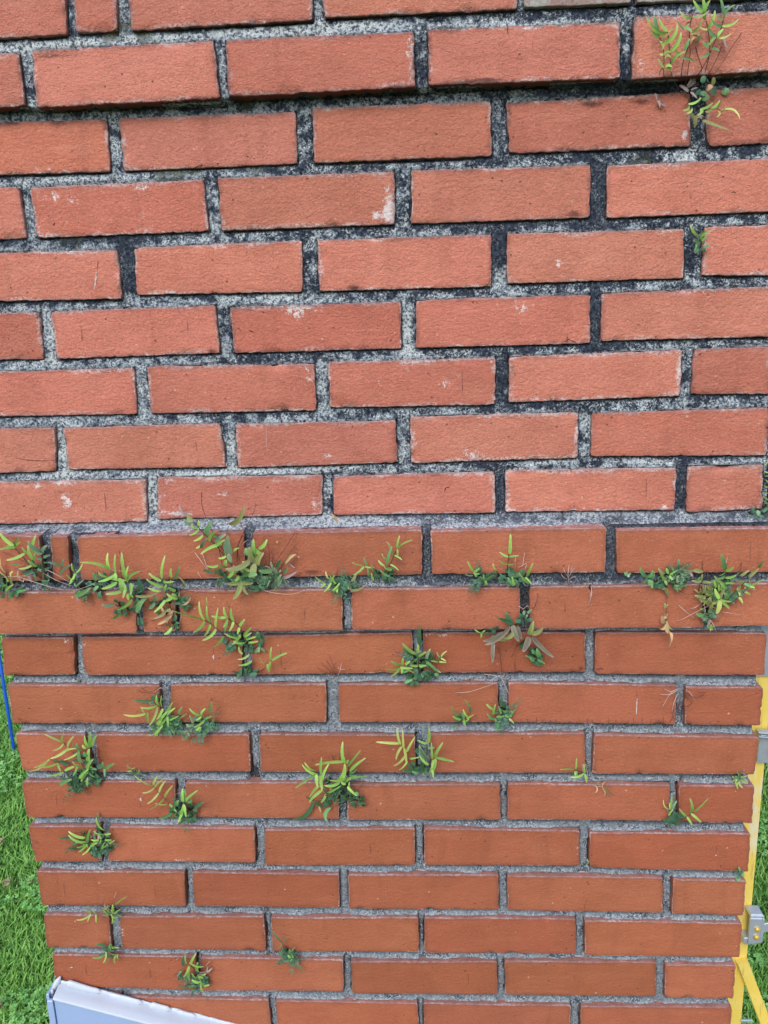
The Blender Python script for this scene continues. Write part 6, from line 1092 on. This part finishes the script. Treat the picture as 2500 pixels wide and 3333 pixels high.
# ------------------------------------------------------------------ ladder on the right
M['yellow'] = None
mt, nt, b, out = new_mat('yellow_fibreglass'); k = N(nt); P = k.geo()
x, y, z = z_of(k, P)
c = k.mix(k.ramp(k.noise(P, 30, 4, .6), .4, .7, 0, .3), (.82, .60, .11), (.86, .70, .27))
worn = k.math('MULTIPLY', k.ramp(k.noise(k.mapping(P, (55, 55, 18)), 1, 4, .65), .40, .60, 0, 1),
              k.math('MULTIPLY', k.ramp(z, 1.00, 1.05, 0, 1), k.ramp(z, 1.28, 1.33, 1, 0)))
worn = k.math('MULTIPLY', worn, k.ramp(z, 1.255, 1.275, 1, 0))
c = k.mix(k.math('MULTIPLY', worn, .85), c, (.74, .68, .50))
c = k.mix(k.ramp(k.noise(P, 300, 3, .6), .66, .74, 0, .6), c, (.25, .17, .05))
c = k.mix(k.math('MULTIPLY', k.ramp(k.noise(k.mapping(P, (180, 180, 14)), 1, 4, .7), .58, .66, 0, 1), .5), c, (.42, .30, .10))
nt.links.new(c, b.inputs['Base Color']); b.inputs['Roughness'].default_value = .45
M['yellow'] = mt
M['alu'] = painted('grey_aluminium', (.50, .55, .63), .38, .25)
M['alu'].node_tree.nodes['Principled BSDF'].inputs['Metallic'].default_value = .45
M['darkcap'] = painted('dark_grey_plastic', (.07, .075, .08), .5, .3)
M['brass'] = simple_mat('yellow_rivet', (.75, .50, .10), .35, .5, .3)
M['blue'] = painted('blue_paint', (.010, .085, .50), .4, .15)
lad = bpy.data.objects.new('step_ladder', None); COL.objects.link(lad); lad.location = (.58, .30, 0)
tag(lad, 'yellow stepladder with grey riveted brackets standing beside the right flank of the chimney', 'ladder')
def bar(name, a, b, w, t, mat, parent=lad, wdir=(1, 0, 0), bev=.0015):
    """box bar from a to b, w along wdir, t across"""
    a, b = Vector(a), Vector(b); d = (b - a).normalized(); wd = Vector(wdir); wd = (wd - d * wd.dot(d)).normalized(); td = d.cross(wd)
    vs = []; fs = []
    prof = [(-.5, -.5 + .12), (-.5 + .12 * t / w, -.5), (.5 - .12 * t / w, -.5), (.5, -.5 + .12), (.5, .5 - .12), (.5 - .12 * t / w, .5), (-.5 + .12 * t / w, .5), (-.5, .5 - .12)]
    for p in (a, b):
        for u, v in prof: vs.append(tuple(p + wd * u * w + td * v * t))
    n = len(prof)
    fs = [tuple(range(n))[::-1], tuple(range(n, 2 * n))] + [(i, (i + 1) % n, (i + 1) % n + n, i + n) for i in range(n)]
    return child_mesh(name, vs, fs, mat, parent)
# front rail (C channel: web plus two flanges)
XR0, XR1 = .6070, .6030      # outer edge at the ground / at the top
def rx(z): return XR0 + (XR1 - XR0) * min(z / 1.5, 1)
for yy, nm in ((.30, 'rail'), (.72, 'rail')):
    bar(nm, (.574 + .004, yy, 0.0), (.574, yy, 1.392), .060, .005, M['yellow'])
    bar('rail_flange', (.6045, yy + .014, 0.0), (.6005, yy + .014, 1.392), .005, .030, M['yellow'])
    bar('rail_flange', (.548, yy + .014, 0.0), (.5445, yy + .014, 1.392), .005, .030, M['yellow'])
bar('rail_sleeve', (.572, .298, 1.385), (.572, .298, 1.50), .058, .012, M['alu'])
bar('top_cap', (.573, .50, 1.50), (.573, .50, 1.86), .072, .50, M['darkcap'])
for i in range(5):
    zz = .28 + i * .28
    bar('step', (.574, .303, zz), (.574, .717, zz), .056, .022, M['alu'])
# upper bracket: bent strap seen above the rail break
bar('bracket', (.5965, .288, 1.218), (.5970, .288, 1.280), .021, .004, M['alu'])
bar('bracket_fold', (.580, .284, 1.2825), (.640, .280, 1.2790), .0035, .016, M['alu'], wdir=(0, 0, 1))
bar('bracket_fold', (.580, .278, 1.2765), (.640, .274, 1.2720), .0025, .010, M['alu'], wdir=(0, 0, 1))
o = bar('strap', (.585, .280, 1.276), (.66, .275, 1.262), .006, .004, M['alu'], wdir=(0, 0, 1))
# lower bracket with a turned-down top, flange and rivets
vs, fs = box_mesh(.5925, .6170, .270, .276, 2 - 1.1560, 2 - 1.0990, .002)
bk = child_mesh('bracket', vs, fs, M['alu'], lad)
vs, fs = box_mesh(.5920, .6175, .2700, .298, 2 - 1.0995, 2 - 1.0915, .003)
child_mesh('bracket_fold', vs, fs, M['alu'], lad)
vs, fs = box_mesh(.6140, .6185, .2690, .298, 2 - 1.1520, 2 - 1.0985, .0015)
child_mesh('bracket_flange', vs, fs, M['alu'], lad)
vs, fs = box_mesh(.5865, .6080, .2755, .298, 2 - 1.1640, 2 - 1.1480, .002)
child_mesh('bracket_foot', vs, fs, M['alu'], lad)
def rivet(x, y, z, r=.0052):
    vs = []; fs = []
    n = 12
    for rr, dy in ((1, 0), (1, -.0025), (.7, -.0042), (0.001, -.0048)):
        for j in range(n):
            a = j / n * math.tau; vs.append((x + math.cos(a) * r * rr, y + dy, z + math.sin(a) * r * rr))
    for i in range(3):
        for j in range(n):
            fs.append((i * n + j, i * n + (j + 1) % n, (i + 1) * n + (j + 1) % n, (i + 1) * n + j))
    return child_mesh('rivet', vs, fs, M['brass'], lad, True)
rivet(.6065, .270, 2 - 1.1225); rivet(.6062, .270, 2 - 1.1400)
rivet(.6120, .276, 2 - .7420, .0065); rivet(.6100, .274, 2 - .7570, .0075)
# spreader arm, rear rails and the slanting brace
bar('spreader_arm', (.606, .284, 2 - 1.1370), (.860, .284, 2 - 1.062), .018, .004, M['alu'], wdir=(0, 0, 1))
for yy in (.335, .69):
    bar('rear_rail', (.60, yy, 1.62), (1.27, yy, 0.01), .045, .025, M['yellow'])
bar('brace', (.5935, .292, 2 - 1.2140), (.8660, .292, 2 - 1.9150), .0215, .012, M['yellow'])
bar('pin', (.604, .295, 2 - 1.3600), (.625, .295, 2 - 1.3590), .0045, .0045, M['alu'], wdir=(0, 0, 1))

# ------------------------------------------------------------------ blue stake in the lawn on the left
stk = bpy.data.objects.new('garden_stake', None); COL.objects.link(stk); stk.location = (-2.087, 2.356, 0)
tag(stk, 'thin blue metal stake standing in the lawn at the left edge', 'stake')
def tube(name, pts, rads, mat, parent, ns=8, smooth=True, cap=True):
    vs = []; fs = []
    P = [Vector(p) for p in pts]
    for i, p in enumerate(P):
        d = (P[min(i + 1, len(P) - 1)] - P[max(i - 1, 0)]).normalized()
        ref = Vector((0, 1, 0)) if abs(d.y) < .9 else Vector((1, 0, 0))
        s = d.cross(ref).normalized(); u = s.cross(d)
        for j in range(ns):
            a = j / ns * math.tau; vs.append(tuple(p + (s * math.cos(a) + u * math.sin(a)) * rads[i]))
        if i:
            for j in range(ns):
                q0 = (i - 1) * ns + j; q1 = (i - 1) * ns + (j + 1) % ns
                fs.append((q0, q1, q1 + ns, q0 + ns))
    if cap: fs += [tuple(range(ns))[::-1], tuple(range(len(vs) - ns, len(vs)))]
    return child_mesh(name, vs, fs, mat, parent, smooth)
tube('shaft', [(-2.087, 2.356, -.02), (-2.087, 2.356, .05), (-2.089, 2.356, 1.30)], [.006, .0078, .0078], M['blue'], stk, 10)
tube('shaft_cap', [(-2.089, 2.356, 1.30), (-2.089, 2.356, 1.325)], [.011, .010], M['blue'], stk, 10)

# ------------------------------------------------------------------ lawn
M['soil'] = None
mt, nt, b, out = new_mat('turf_soil'); k = N(nt); P = k.geo()
c = k.mix(k.ramp(k.noise(P, 3, 5, .6), .35, .65), (.050, .140, .024), (.080, .200, .034))
c = k.mix(k.ramp(k.noise(P, 60, 4, .7), .4, .65, 0, .8), c, (.030, .070, .015))
nt.links.new(c, b.inputs['Base Color']); b.inputs['Roughness'].default_value = 1.
nt.links.new(k.bump(k.noise(P, 90, 4, .7), 1., .02), b.inputs['Normal'])
gv = [(-150, -60, 0), (150, -60, 0), (150, 240, 0), (-150, 240, 0)]
lawn = link('lawn_ground', mesh('lawn_ground', gv, [(0, 1, 2, 3)]), mt)
lawn['kind'] = 'structure'

mt, nt, b, out = new_mat('grass_blade'); k = N(nt); P = k.geo()
hue = k.attrib('hue'); tt = k.attrib('tip')
c = k.mix(hue, (.170, .440, .065), (.460, .760, .190))
c = k.mix(k.ramp(k.noise(P, 2.2, 3, .6), .4, .65, 0, .45), c, (.380, .650, .140))
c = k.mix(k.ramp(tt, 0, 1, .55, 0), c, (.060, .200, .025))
nt.links.new(c, b.inputs['Base Color']); b.inputs['Roughness'].default_value = .5
b.inputs['Specular IOR Level'].default_value = .3
tr = nt.nodes.new('ShaderNodeBsdfTranslucent'); nt.links.new(c, tr.inputs[0])
ms = nt.nodes.new('ShaderNodeMixShader'); ms.inputs[0].default_value = .3
nt.links.new(b.outputs[0], ms.inputs[1]); nt.links.new(tr.outputs[0], ms.inputs[2]); nt.links.new(ms.outputs[0], out.inputs[0])
M['grass'] = mt

def lawn_points(n):
    """denser near the chimney on both sides"""
    side = rng.choice([-1, 1], n, p=[.62, .38])
    y = .15 + (rng.random(n) ** 1.5) * 5.2 - .3
    # corridor seen past each flank
    inner = np.where(side < 0, -.50 - (y + 1) * .27, .45 + (y + 1) * .10)
    width = np.where(side < 0, .55 + .30 * (y + 1), .5 + .22 * (y + 1))
    x = inner + side * (rng.random(n) * width - .25)
    return x, y
def grass_mesh(n):
    x, y = lawn_points(n)
    den = vnoise(x, y, 7, 41, 3)
    h = rng.uniform(.015, .037, n) * (1 + .35 * den); w = rng.uniform(.0012, .0028, n)
    yaw = rng.uniform(0, math.tau, n); lean = rng.uniform(.2, 1.3, n) * h
    lx, ly = np.cos(yaw) * lean, np.sin(yaw) * lean
    ax, ay = -np.sin(yaw) * w, np.cos(yaw) * w
    tw = rng.uniform(-.8, .8, n); ax2 = ax * np.cos(tw) - ay * np.sin(tw); ay2 = ax * np.sin(tw) + ay * np.cos(tw)
    zero = np.zeros(n)
    b0 = np.stack([x - ax, y - ay, zero], -1); b1 = np.stack([x + ax, y + ay, zero], -1)
    mx, my = x + lx * .35, y + ly * .35
    m0 = np.stack([mx - ax2, my - ay2, h * .6], -1); m1 = np.stack([mx + ax2, my + ay2, h * .6], -1)
    tp0 = np.stack([x + lx - ax2 * .15, y + ly - ay2 * .15, h * .95], -1)
    tp1 = np.stack([x + lx + ax2 * .15, y + ly + ay2 * .15, h * .95], -1)
    V = np.stack([b0, b1, m1, m0, tp1, tp0], 1).reshape(-1, 3)
    base = (np.arange(n) * 6)[:, None]
    Q = np.concatenate([base + np.array([[0, 1, 2, 3]]), base + np.array([[3, 2, 4, 5]])])
    me = mesh_np('grass', V, Q, False)
    hue = np.clip(rng.normal(.45, .28, n) + .3 * den, 0, 1)
    attr(me, 'hue', np.repeat(hue, 6)); attr(me, 'tip', np.tile([0, 0, .6, .6, 1, 1], n))
    return me
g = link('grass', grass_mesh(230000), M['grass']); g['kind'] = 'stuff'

def clover_mesh(n):
    x, y = lawn_points(n * 3)
    msk = vnoise(x, y, 3.2, 51, 3) + .35 * vnoise(x, y, 15, 52) > .02
    x, y = x[msk][:n], y[msk][:n]; n = len(x)
    h = rng.uniform(.022, .048, n); r = rng.uniform(.0042, .0080, n); yaw = rng.uniform(0, math.tau, n)
    tx, ty = rng.normal(0, .35, n), rng.normal(-.1, .35, n)
    V = []; hues = []
    for a in range(3):
        an = yaw + a * math.tau / 3
        ca, sa = np.cos(an), np.sin(an)
        def P_(u, v, dz):
            px = ca * u - sa * v; py = sa * u + ca * v
            return np.stack([x + px, y + py, h + px * tx + py * ty + dz], -1)
        z0 = np.zeros(n)
        V.append(np.stack([P_(z0, z0, 0), P_(r * .75, -r * .62, .0012), P_(r * 1.35, -r * .45, .001), P_(r * 1.22, z0, -.0006), P_(r * 1.35, r * .45, .001), P_(r * .75, r * .62, .0012)], 1))
    V = np.stack(V, 1).reshape(-1, 3)
    base = (np.arange(n * 3) * 6)[:, None]
    Q = np.concatenate([base + np.array([[0, 1, 2, 3]]), base + np.array([[0, 3, 4, 5]])])
    me = mesh_np('clover', V, Q, False)
    hue = np.clip(rng.normal(.55, .25, n), 0, 1)
    attr(me, 'hue', np.repeat(hue, 18)); attr(me, 'tip', np.ones(n * 18))
    return me
mt, nt, b, out = new_mat('clover_leaf'); k = N(nt)
c = k.mix(k.attrib('hue'), (.170, .450, .080), (.400, .720, .220))
nt.links.new(c, b.inputs['Base Color']); b.inputs['Roughness'].default_value = .45
tr = nt.nodes.new('ShaderNodeBsdfTranslucent'); nt.links.new(c, tr.inputs[0])
ms = nt.nodes.new('ShaderNodeMixShader'); ms.inputs[0].default_value = .25
nt.links.new(b.outputs[0], ms.inputs[1]); nt.links.new(tr.outputs[0], ms.inputs[2]); nt.links.new(ms.outputs[0], out.inputs[0])
M['clover'] = mt
g = link('clover', clover_mesh(26000), M['clover']); g['kind'] = 'stuff'

# ------------------------------------------------------------------ ferns
LEAFCOL = {  # base colour, tip/edge colour, translucency
    'g': ((.335, .585, .125), (.60, .64, .24), .25), 'y': ((.500, .620, .170), (.74, .64, .28), .25),
    'm': ((.150, .350, .125), (.33, .38, .16), .2), 'd': ((.060, .155, .075), (.16, .20, .09), .12),
    'r': ((.085, .200, .120), (.14, .28, .14), .12), 'l': ((.240, .440, .220), (.36, .50, .22), .2),
    's': ((.170, .270, .150), (.36, .36, .22), .12), 'b': ((.220, .260, .085), (.42, .30, .16), .12),
    'o': ((.640, .430, .230), (.45, .26, .12), .15), 'p': ((.380, .280, .270), (.22, .13, .12), .1),
    'w': ((.165, .155, .110), (.44, .31, .27), .1), 'e': ((.080, .170, .080), (.40, .48, .28), .12)}
for c_, (base, tip, trn) in LEAFCOL.items():
    mt, nt, b, out = new_mat('leaf_' + c_); k = N(nt); P = k.geo()
    t = k.attrib('tip'); ed = k.attrib('rim'); rnd = k.rnd()
    col = k.mix(k.ramp(k.noise(P, 90, 4, .6), .35, .65, 0, .4), base, [v * .68 for v in base])
    col = k.mix(k.ramp(t, .72, 1., 0, .75), col, tip)
    if c_ in 'web': # ribbed and rimmed
        col = k.mix(k.ramp(ed, .72, .95, 0, .85), col, tip)
        col = k.mix(k.ramp(k.math('ABSOLUTE', k.math('SUBTRACT', ed, .42)), .0, .16, .6, 0), col, [v * 1.9 for v in base])
    else:
        col = k.mix(k.ramp(ed, .7, 1., 0, .25), col, tip)
    col = k.mix(k.ramp(ed, 0., .14, .22, 0), col, [min(v * 1.5, .8) for v in base])
    col = k.hsv(col, k.ramp(rnd, 0, 1, .485, .515), 1., k.ramp(k.math('FRACT', k.math('MULTIPLY', rnd, 7.3)), 0, 1, .78, 1.15, True))
    nt.links.new(col, b.inputs['Base Color']); b.inputs['Roughness'].default_value = .5
    b.inputs['Specular IOR Level'].default_value = .35
    nt.links.new(k.bump(k.noise(P, 330, 3, .6), .35, .0008), b.inputs['Normal'])
    tr = nt.nodes.new('ShaderNodeBsdfTranslucent'); nt.links.new(col, tr.inputs[0])
    ms = nt.nodes.new('ShaderNodeMixShader'); ms.inputs[0].default_value = trn
    nt.links.new(b.outputs[0], ms.inputs[1]); nt.links.new(tr.outputs[0], ms.inputs[2]); nt.links.new(ms.outputs[0], out.inputs[0])
    M['leaf_' + c_] = mt
M['clot'] = simple_mat('soil_clot', (.030, .026, .018), .95, .2, 0, 1.)
M['stem_d'] = simple_mat('dark_stem', (.035, .018, .014), .5)
M['stem_n'] = simple_mat('brown_stem', (.150, .050, .040), .55)
M['stem_p'] = simple_mat('pale_root', (.560, .400, .360), .7)

SLIM = [(0, .42), (.07, .84), (.2, 1.), (.42, .96), (.62, .84), (.8, .68), (.93, .46), (1., .10)]
OVAL = [(0, .12), (.10, .55), (.28, .92), (.5, 1.), (.7, .92), (.86, .66), (.96, .34), (1., .06)]
def leaf_geo(P0, P1, w, bend, kind, r, vs, fs, tips, rims, slim=None):
    P0 = Vector(P0); P1 = Vector(P1); d = P1 - P0; L = d.length or .001
    dn = d / L
    nrm = Vector((0, -1, 0)); nrm = (nrm - dn * nrm.dot(dn)); 
    nrm = nrm.normalized() if nrm.length > .05 else Vector((0, 0, 1))
    sdv = dn.cross(nrm)                                   # in the wall plane
    rollr = r.gauss(0, .28) if kind not in 'rl' else r.gauss(0, .45)
    sr = sdv * math.cos(rollr) + nrm * math.sin(rollr); nr = nrm * math.cos(rollr) - sdv * math.sin(rollr)
    arch = r.uniform(.03, .13) * L if kind not in 'rl' else r.uniform(-.05, .1) * L
    if slim is None: slim = w / L < .42
    prof = SLIM if slim else OVAL
    fold = r.uniform(.10, .30) * (1 if kind not in 'rl' else -.35)
    if kind in 'op': fold = r.uniform(.5, .9)
    tw = r.uniform(-.35, .35) if kind not in 'op' else r.uniform(-1.2, 1.2)
    base = len(vs)
    for i, (t, pw) in enumerate(prof):
        c = P0 + d * t - sdv * (4 * t * (1 - t) * bend * L) + nrm * (4 * t * (1 - t) * arch)
        a = tw * t; s2 = sr * math.cos(a) + nr * math.sin(a); n2 = nr * math.cos(a) - sr * math.sin(a)
        hw = w * .5 * pw * (1 + r.uniform(-.05, .05))
        thick = min(w * .09, .0011)
        vs += [tuple(c - s2 * hw + n2 * hw * fold), tuple(c - s2 * hw * .5 + n2 * hw * fold * .35 + n2 * thick * .3), tuple(c),
               tuple(c + s2 * hw * .5 + n2 * hw * fold * .35 + n2 * thick * .3), tuple(c + s2 * hw + n2 * hw * fold)]
        tips += [t] * 5; rims += [1, .5, 0, .5, 1]
        if i:
            for j in range(4):
                q = base + (i - 1) * 5 + j; fs.append((q, q + 1, q + 6, q + 5))
CI = {'x': 0}
def make_leaf(parent, rec, r):
    x0, y0, z0, x1, y1, z1, w, b = [int(v) for v in rec[:8]]; kind = rec[8]
    P0 = Vector((x0, y0, z0 + 20000)) * 1e-4; P1 = Vector((x1, y1, z1 + 20000)) * 1e-4
    vs, fs, tips, rims = [], [], [], []
    leaf_geo(P0, P1, w * (.70e-4 if kind == 'w' else .86e-4), b / 100, kind, r, vs, fs, tips, rims)
    org = P0
    nm = 'dead_leaflet' if kind in 'op' else 'leaflet'
    me = mesh(nm, [tuple(Vector(v) - org) for v in vs], fs, True)
    attr(me, 'tip', tips); attr(me, 'rim', rims)
    return link(nm, me, M['leaf_' + kind], parent, org - parent.location)

for pi, (name, cat, label, grp, leaves, stems, tufts) in enumerate(PLANTS):
    r = random.Random(100 + pi)
    LR = [l.split() for l in leaves.split(';')] if leaves else []
    ST = [s.split() for s in stems.split('|')] if stems else []
    TT = [t.split() for t in tufts.split('|')] if tufts else []
    if LR: org = Vector((int(LR[0][0]), int(LR[0][1]), int(LR[0][2]) + 20000)) * 1e-4
    else: org = Vector((int(ST[0][1]), int(ST[0][2]), int(ST[0][3]) + 20000)) * 1e-4
    root = bpy.data.objects.new(name, None); COL.objects.link(root); root.location = org
    root.empty_display_size = .02
    tag(root, label, cat, grp or None)
    for rec in LR: make_leaf(root, rec, r)
    for s in ST:
        q = [int(v) * 1e-4 for v in s[1:]]
        P = [Vector((q[i], q[i + 1], q[i + 2] + 2.0)) for i in range(0, len(q), 3)]
        pts = []
        for i in range(len(P) - 1):      # catmull-rom
            p0, p1, p2, p3 = P[max(i - 1, 0)], P[i], P[i + 1], P[min(i + 2, len(P) - 1)]
            n = 5
            for j in range(n):
                t = j / n
                pts.append(.5 * ((2 * p1) + (p2 - p0) * t + (2 * p0 - 5 * p1 + 4 * p2 - p3) * t * t + (3 * p1 - p0 - 3 * p2 + p3) * t ** 3))
        pts.append(P[-1])
        rad = {'d': .00055, 'n': .00050, 'p': .00042}[s[0]] * r.uniform(.85, 1.2)
        n = len(pts)
        tube('stem' if s[0] != 'p' else 'dry_stem', pts, [rad * (1 - .35 * i / n) for i in range(n)], M['stem_' + s[0]], root, 5)
    for t in TT:
        cx, cy, cz, rad, n, ck, shape = int(t[0]) * 1e-4, int(t[1]) * 1e-4, int(t[2]) * 1e-4 + 2, int(t[3]) * 1e-4, int(t[4]), t[5], t[6]
        vs, fs, tips, rims = [], [], [], []
        for i in range(max(3, int(n * .5))):
            a = r.uniform(0, math.tau); rr = rad * math.sqrt(r.random()) * .85
            bx, bz = cx + math.cos(a) * rr, cz + math.sin(a) * rr * .9
            by = cy - r.uniform(0, .004) - .002 * (1 - rr / rad)
            a2 = a + r.gauss(0, .9)
            if shape == 's' and ck in 'dms' and r.random() < .13:      # a tiny comb-like juvenile frond
                fl_ = r.uniform(.016, .028); a2 = a + r.gauss(0, .5); np_ = r.randint(5, 8)
                ca, sa = math.cos(a2), math.sin(a2); cv = r.uniform(-.25, .25)
                for q_ in range(np_ + 1):
                    t_ = (q_ + .6) / (np_ + .6); off = cv * fl_ * t_ * t_
                    px, pz = bx + ca * fl_ * t_ - sa * off, bz + sa * fl_ * t_ + ca * off
                    py = by - .002 - .004 * math.sin(t_ * 2.4)
                    ll = .0068 * (1 - .45 * t_) * r.uniform(.85, 1.1)
                    for s_ in (-1, 1):
                        b2 = a2 + s_ * r.uniform(1.0, 1.25)
                        if q_ == np_: b2 = a2; 
                        leaf_geo((px, py, pz), (px + math.cos(b2) * ll, py - r.uniform(-.0008, .0012), pz + math.sin(b2) * ll), ll * .42, 0, 'r', r, vs, fs, tips, rims, slim=False)
                        if q_ == np_: break
                continue
            if shape == 'r': L = r.uniform(.005, .0095); w = L * r.uniform(.5, .8)
            else: L = r.uniform(.007, .014); w = L * r.uniform(.22, .34)
            ex, ez = bx + math.cos(a2) * L, bz + math.sin(a2) * L
            ey = by - r.uniform(-.002, .005)
            leaf_geo((bx, by, bz), (ex, ey, ez), w, r.uniform(-.1, .1), 'r' if shape == 'r' else 'm', r, vs, fs, tips, rims, slim=(shape == 's'))
        o0 = root.location
        # clot of soil and old roots the fern grows out of
        sv = []; sf = []; ns_, nr_ = 12, 5; sr = rad * .62
        for i_ in range(nr_):
            for j_ in range(ns_):
                aa = j_ / ns_ * math.tau; q_ = i_ / (nr_ - 1)
                rr_ = sr * q_ * (1 + .28 * math.sin(aa * 2 + cx * 900) + .15 * math.sin(aa * 5 + cz * 700))
                sv.append((cx + math.cos(aa) * rr_ - o0[0], cy + .006 - .005 * (1 - q_ * q_) + r.uniform(-.0012, .0012) - o0[1], cz + math.sin(aa) * rr_ * .8 - o0[2]))
                if i_: sf.append(((i_ - 1) * ns_ + j_, (i_ - 1) * ns_ + (j_ + 1) % ns_, i_ * ns_ + (j_ + 1) % ns_, i_ * ns_ + j_))
        link('soil_clot', mesh('soil_clot', sv, sf, True), M['clot'], root)
        me = mesh('small_leaves', [(v[0] - o0[0], v[1] - o0[1], v[2] - o0[2]) for v in vs], fs, True)
        attr(me, 'tip', tips); attr(me, 'rim', rims)
        o = link('small_leaves', me, M['leaf_' + {'g': 'm', 'm': 'r', 'l': 'm'}.get(ck, ck)], root); o['kind'] = 'stuff'

# ------------------------------------------------------------------ fallen leaves on the lawn
FALLEN = [(-1.59, 1.388, 0.04, 'larger crumpled tan leaf lying on the lawn at the left edge'), (-1.5, 1.392, 0.022, 'smaller tan leaf on the lawn close to the chimney'), (-1.741, 1.617, 0.032, 'pale dry leaf on the lawn halfway below the blue stake'), (-1.325, 0.859, 0.022, 'buff dry leaf on the lawn at the bottom left corner')]
M['dry'] = simple_mat('dry_leaf', (.330, .270, .150), .8, .2, 0, .5)
for i, (x, y, s, lab) in enumerate(FALLEN):
    r = random.Random(900 + i); vs, fs, tips, rims = [], [], [], []
    for j in range(3):
        a = r.uniform(0, math.tau); c_, s_ = math.cos(a) * s, math.sin(a) * s
        b0 = len(vs)
        n = 7
        for q in range(n):
            t = q / (n - 1); wv = math.sin(math.pi * (.08 + t * .86)) ** 1.4 * s * r.uniform(.16, .34)
            px, py, pz = c_ * (t - .5), s_ * (t - .5), .012 + .010 * math.sin(t * 3 + j) + r.uniform(0, .004)
            vs += [(px - s_ / s * wv, py + c_ / s * wv, pz + .006 * r.random()), (px, py, pz), (px + s_ / s * wv, py - c_ / s * wv, pz + .008 * r.random())]
            tips += [t] * 3; rims += [1, 0, 1]
            if q:
                for e_ in range(2):
                    a_ = b0 + (q - 1) * 3 + e_; fs.append((a_, a_ + 1, a_ + 4, a_ + 3))
    me = mesh('fallen_leaf', vs, fs, True); attr(me, 'tip', tips); attr(me, 'rim', rims)
    o = link('fallen_leaf', me, M['dry'], None, (x, y, .028)); tag(o, lab, 'dead leaf')
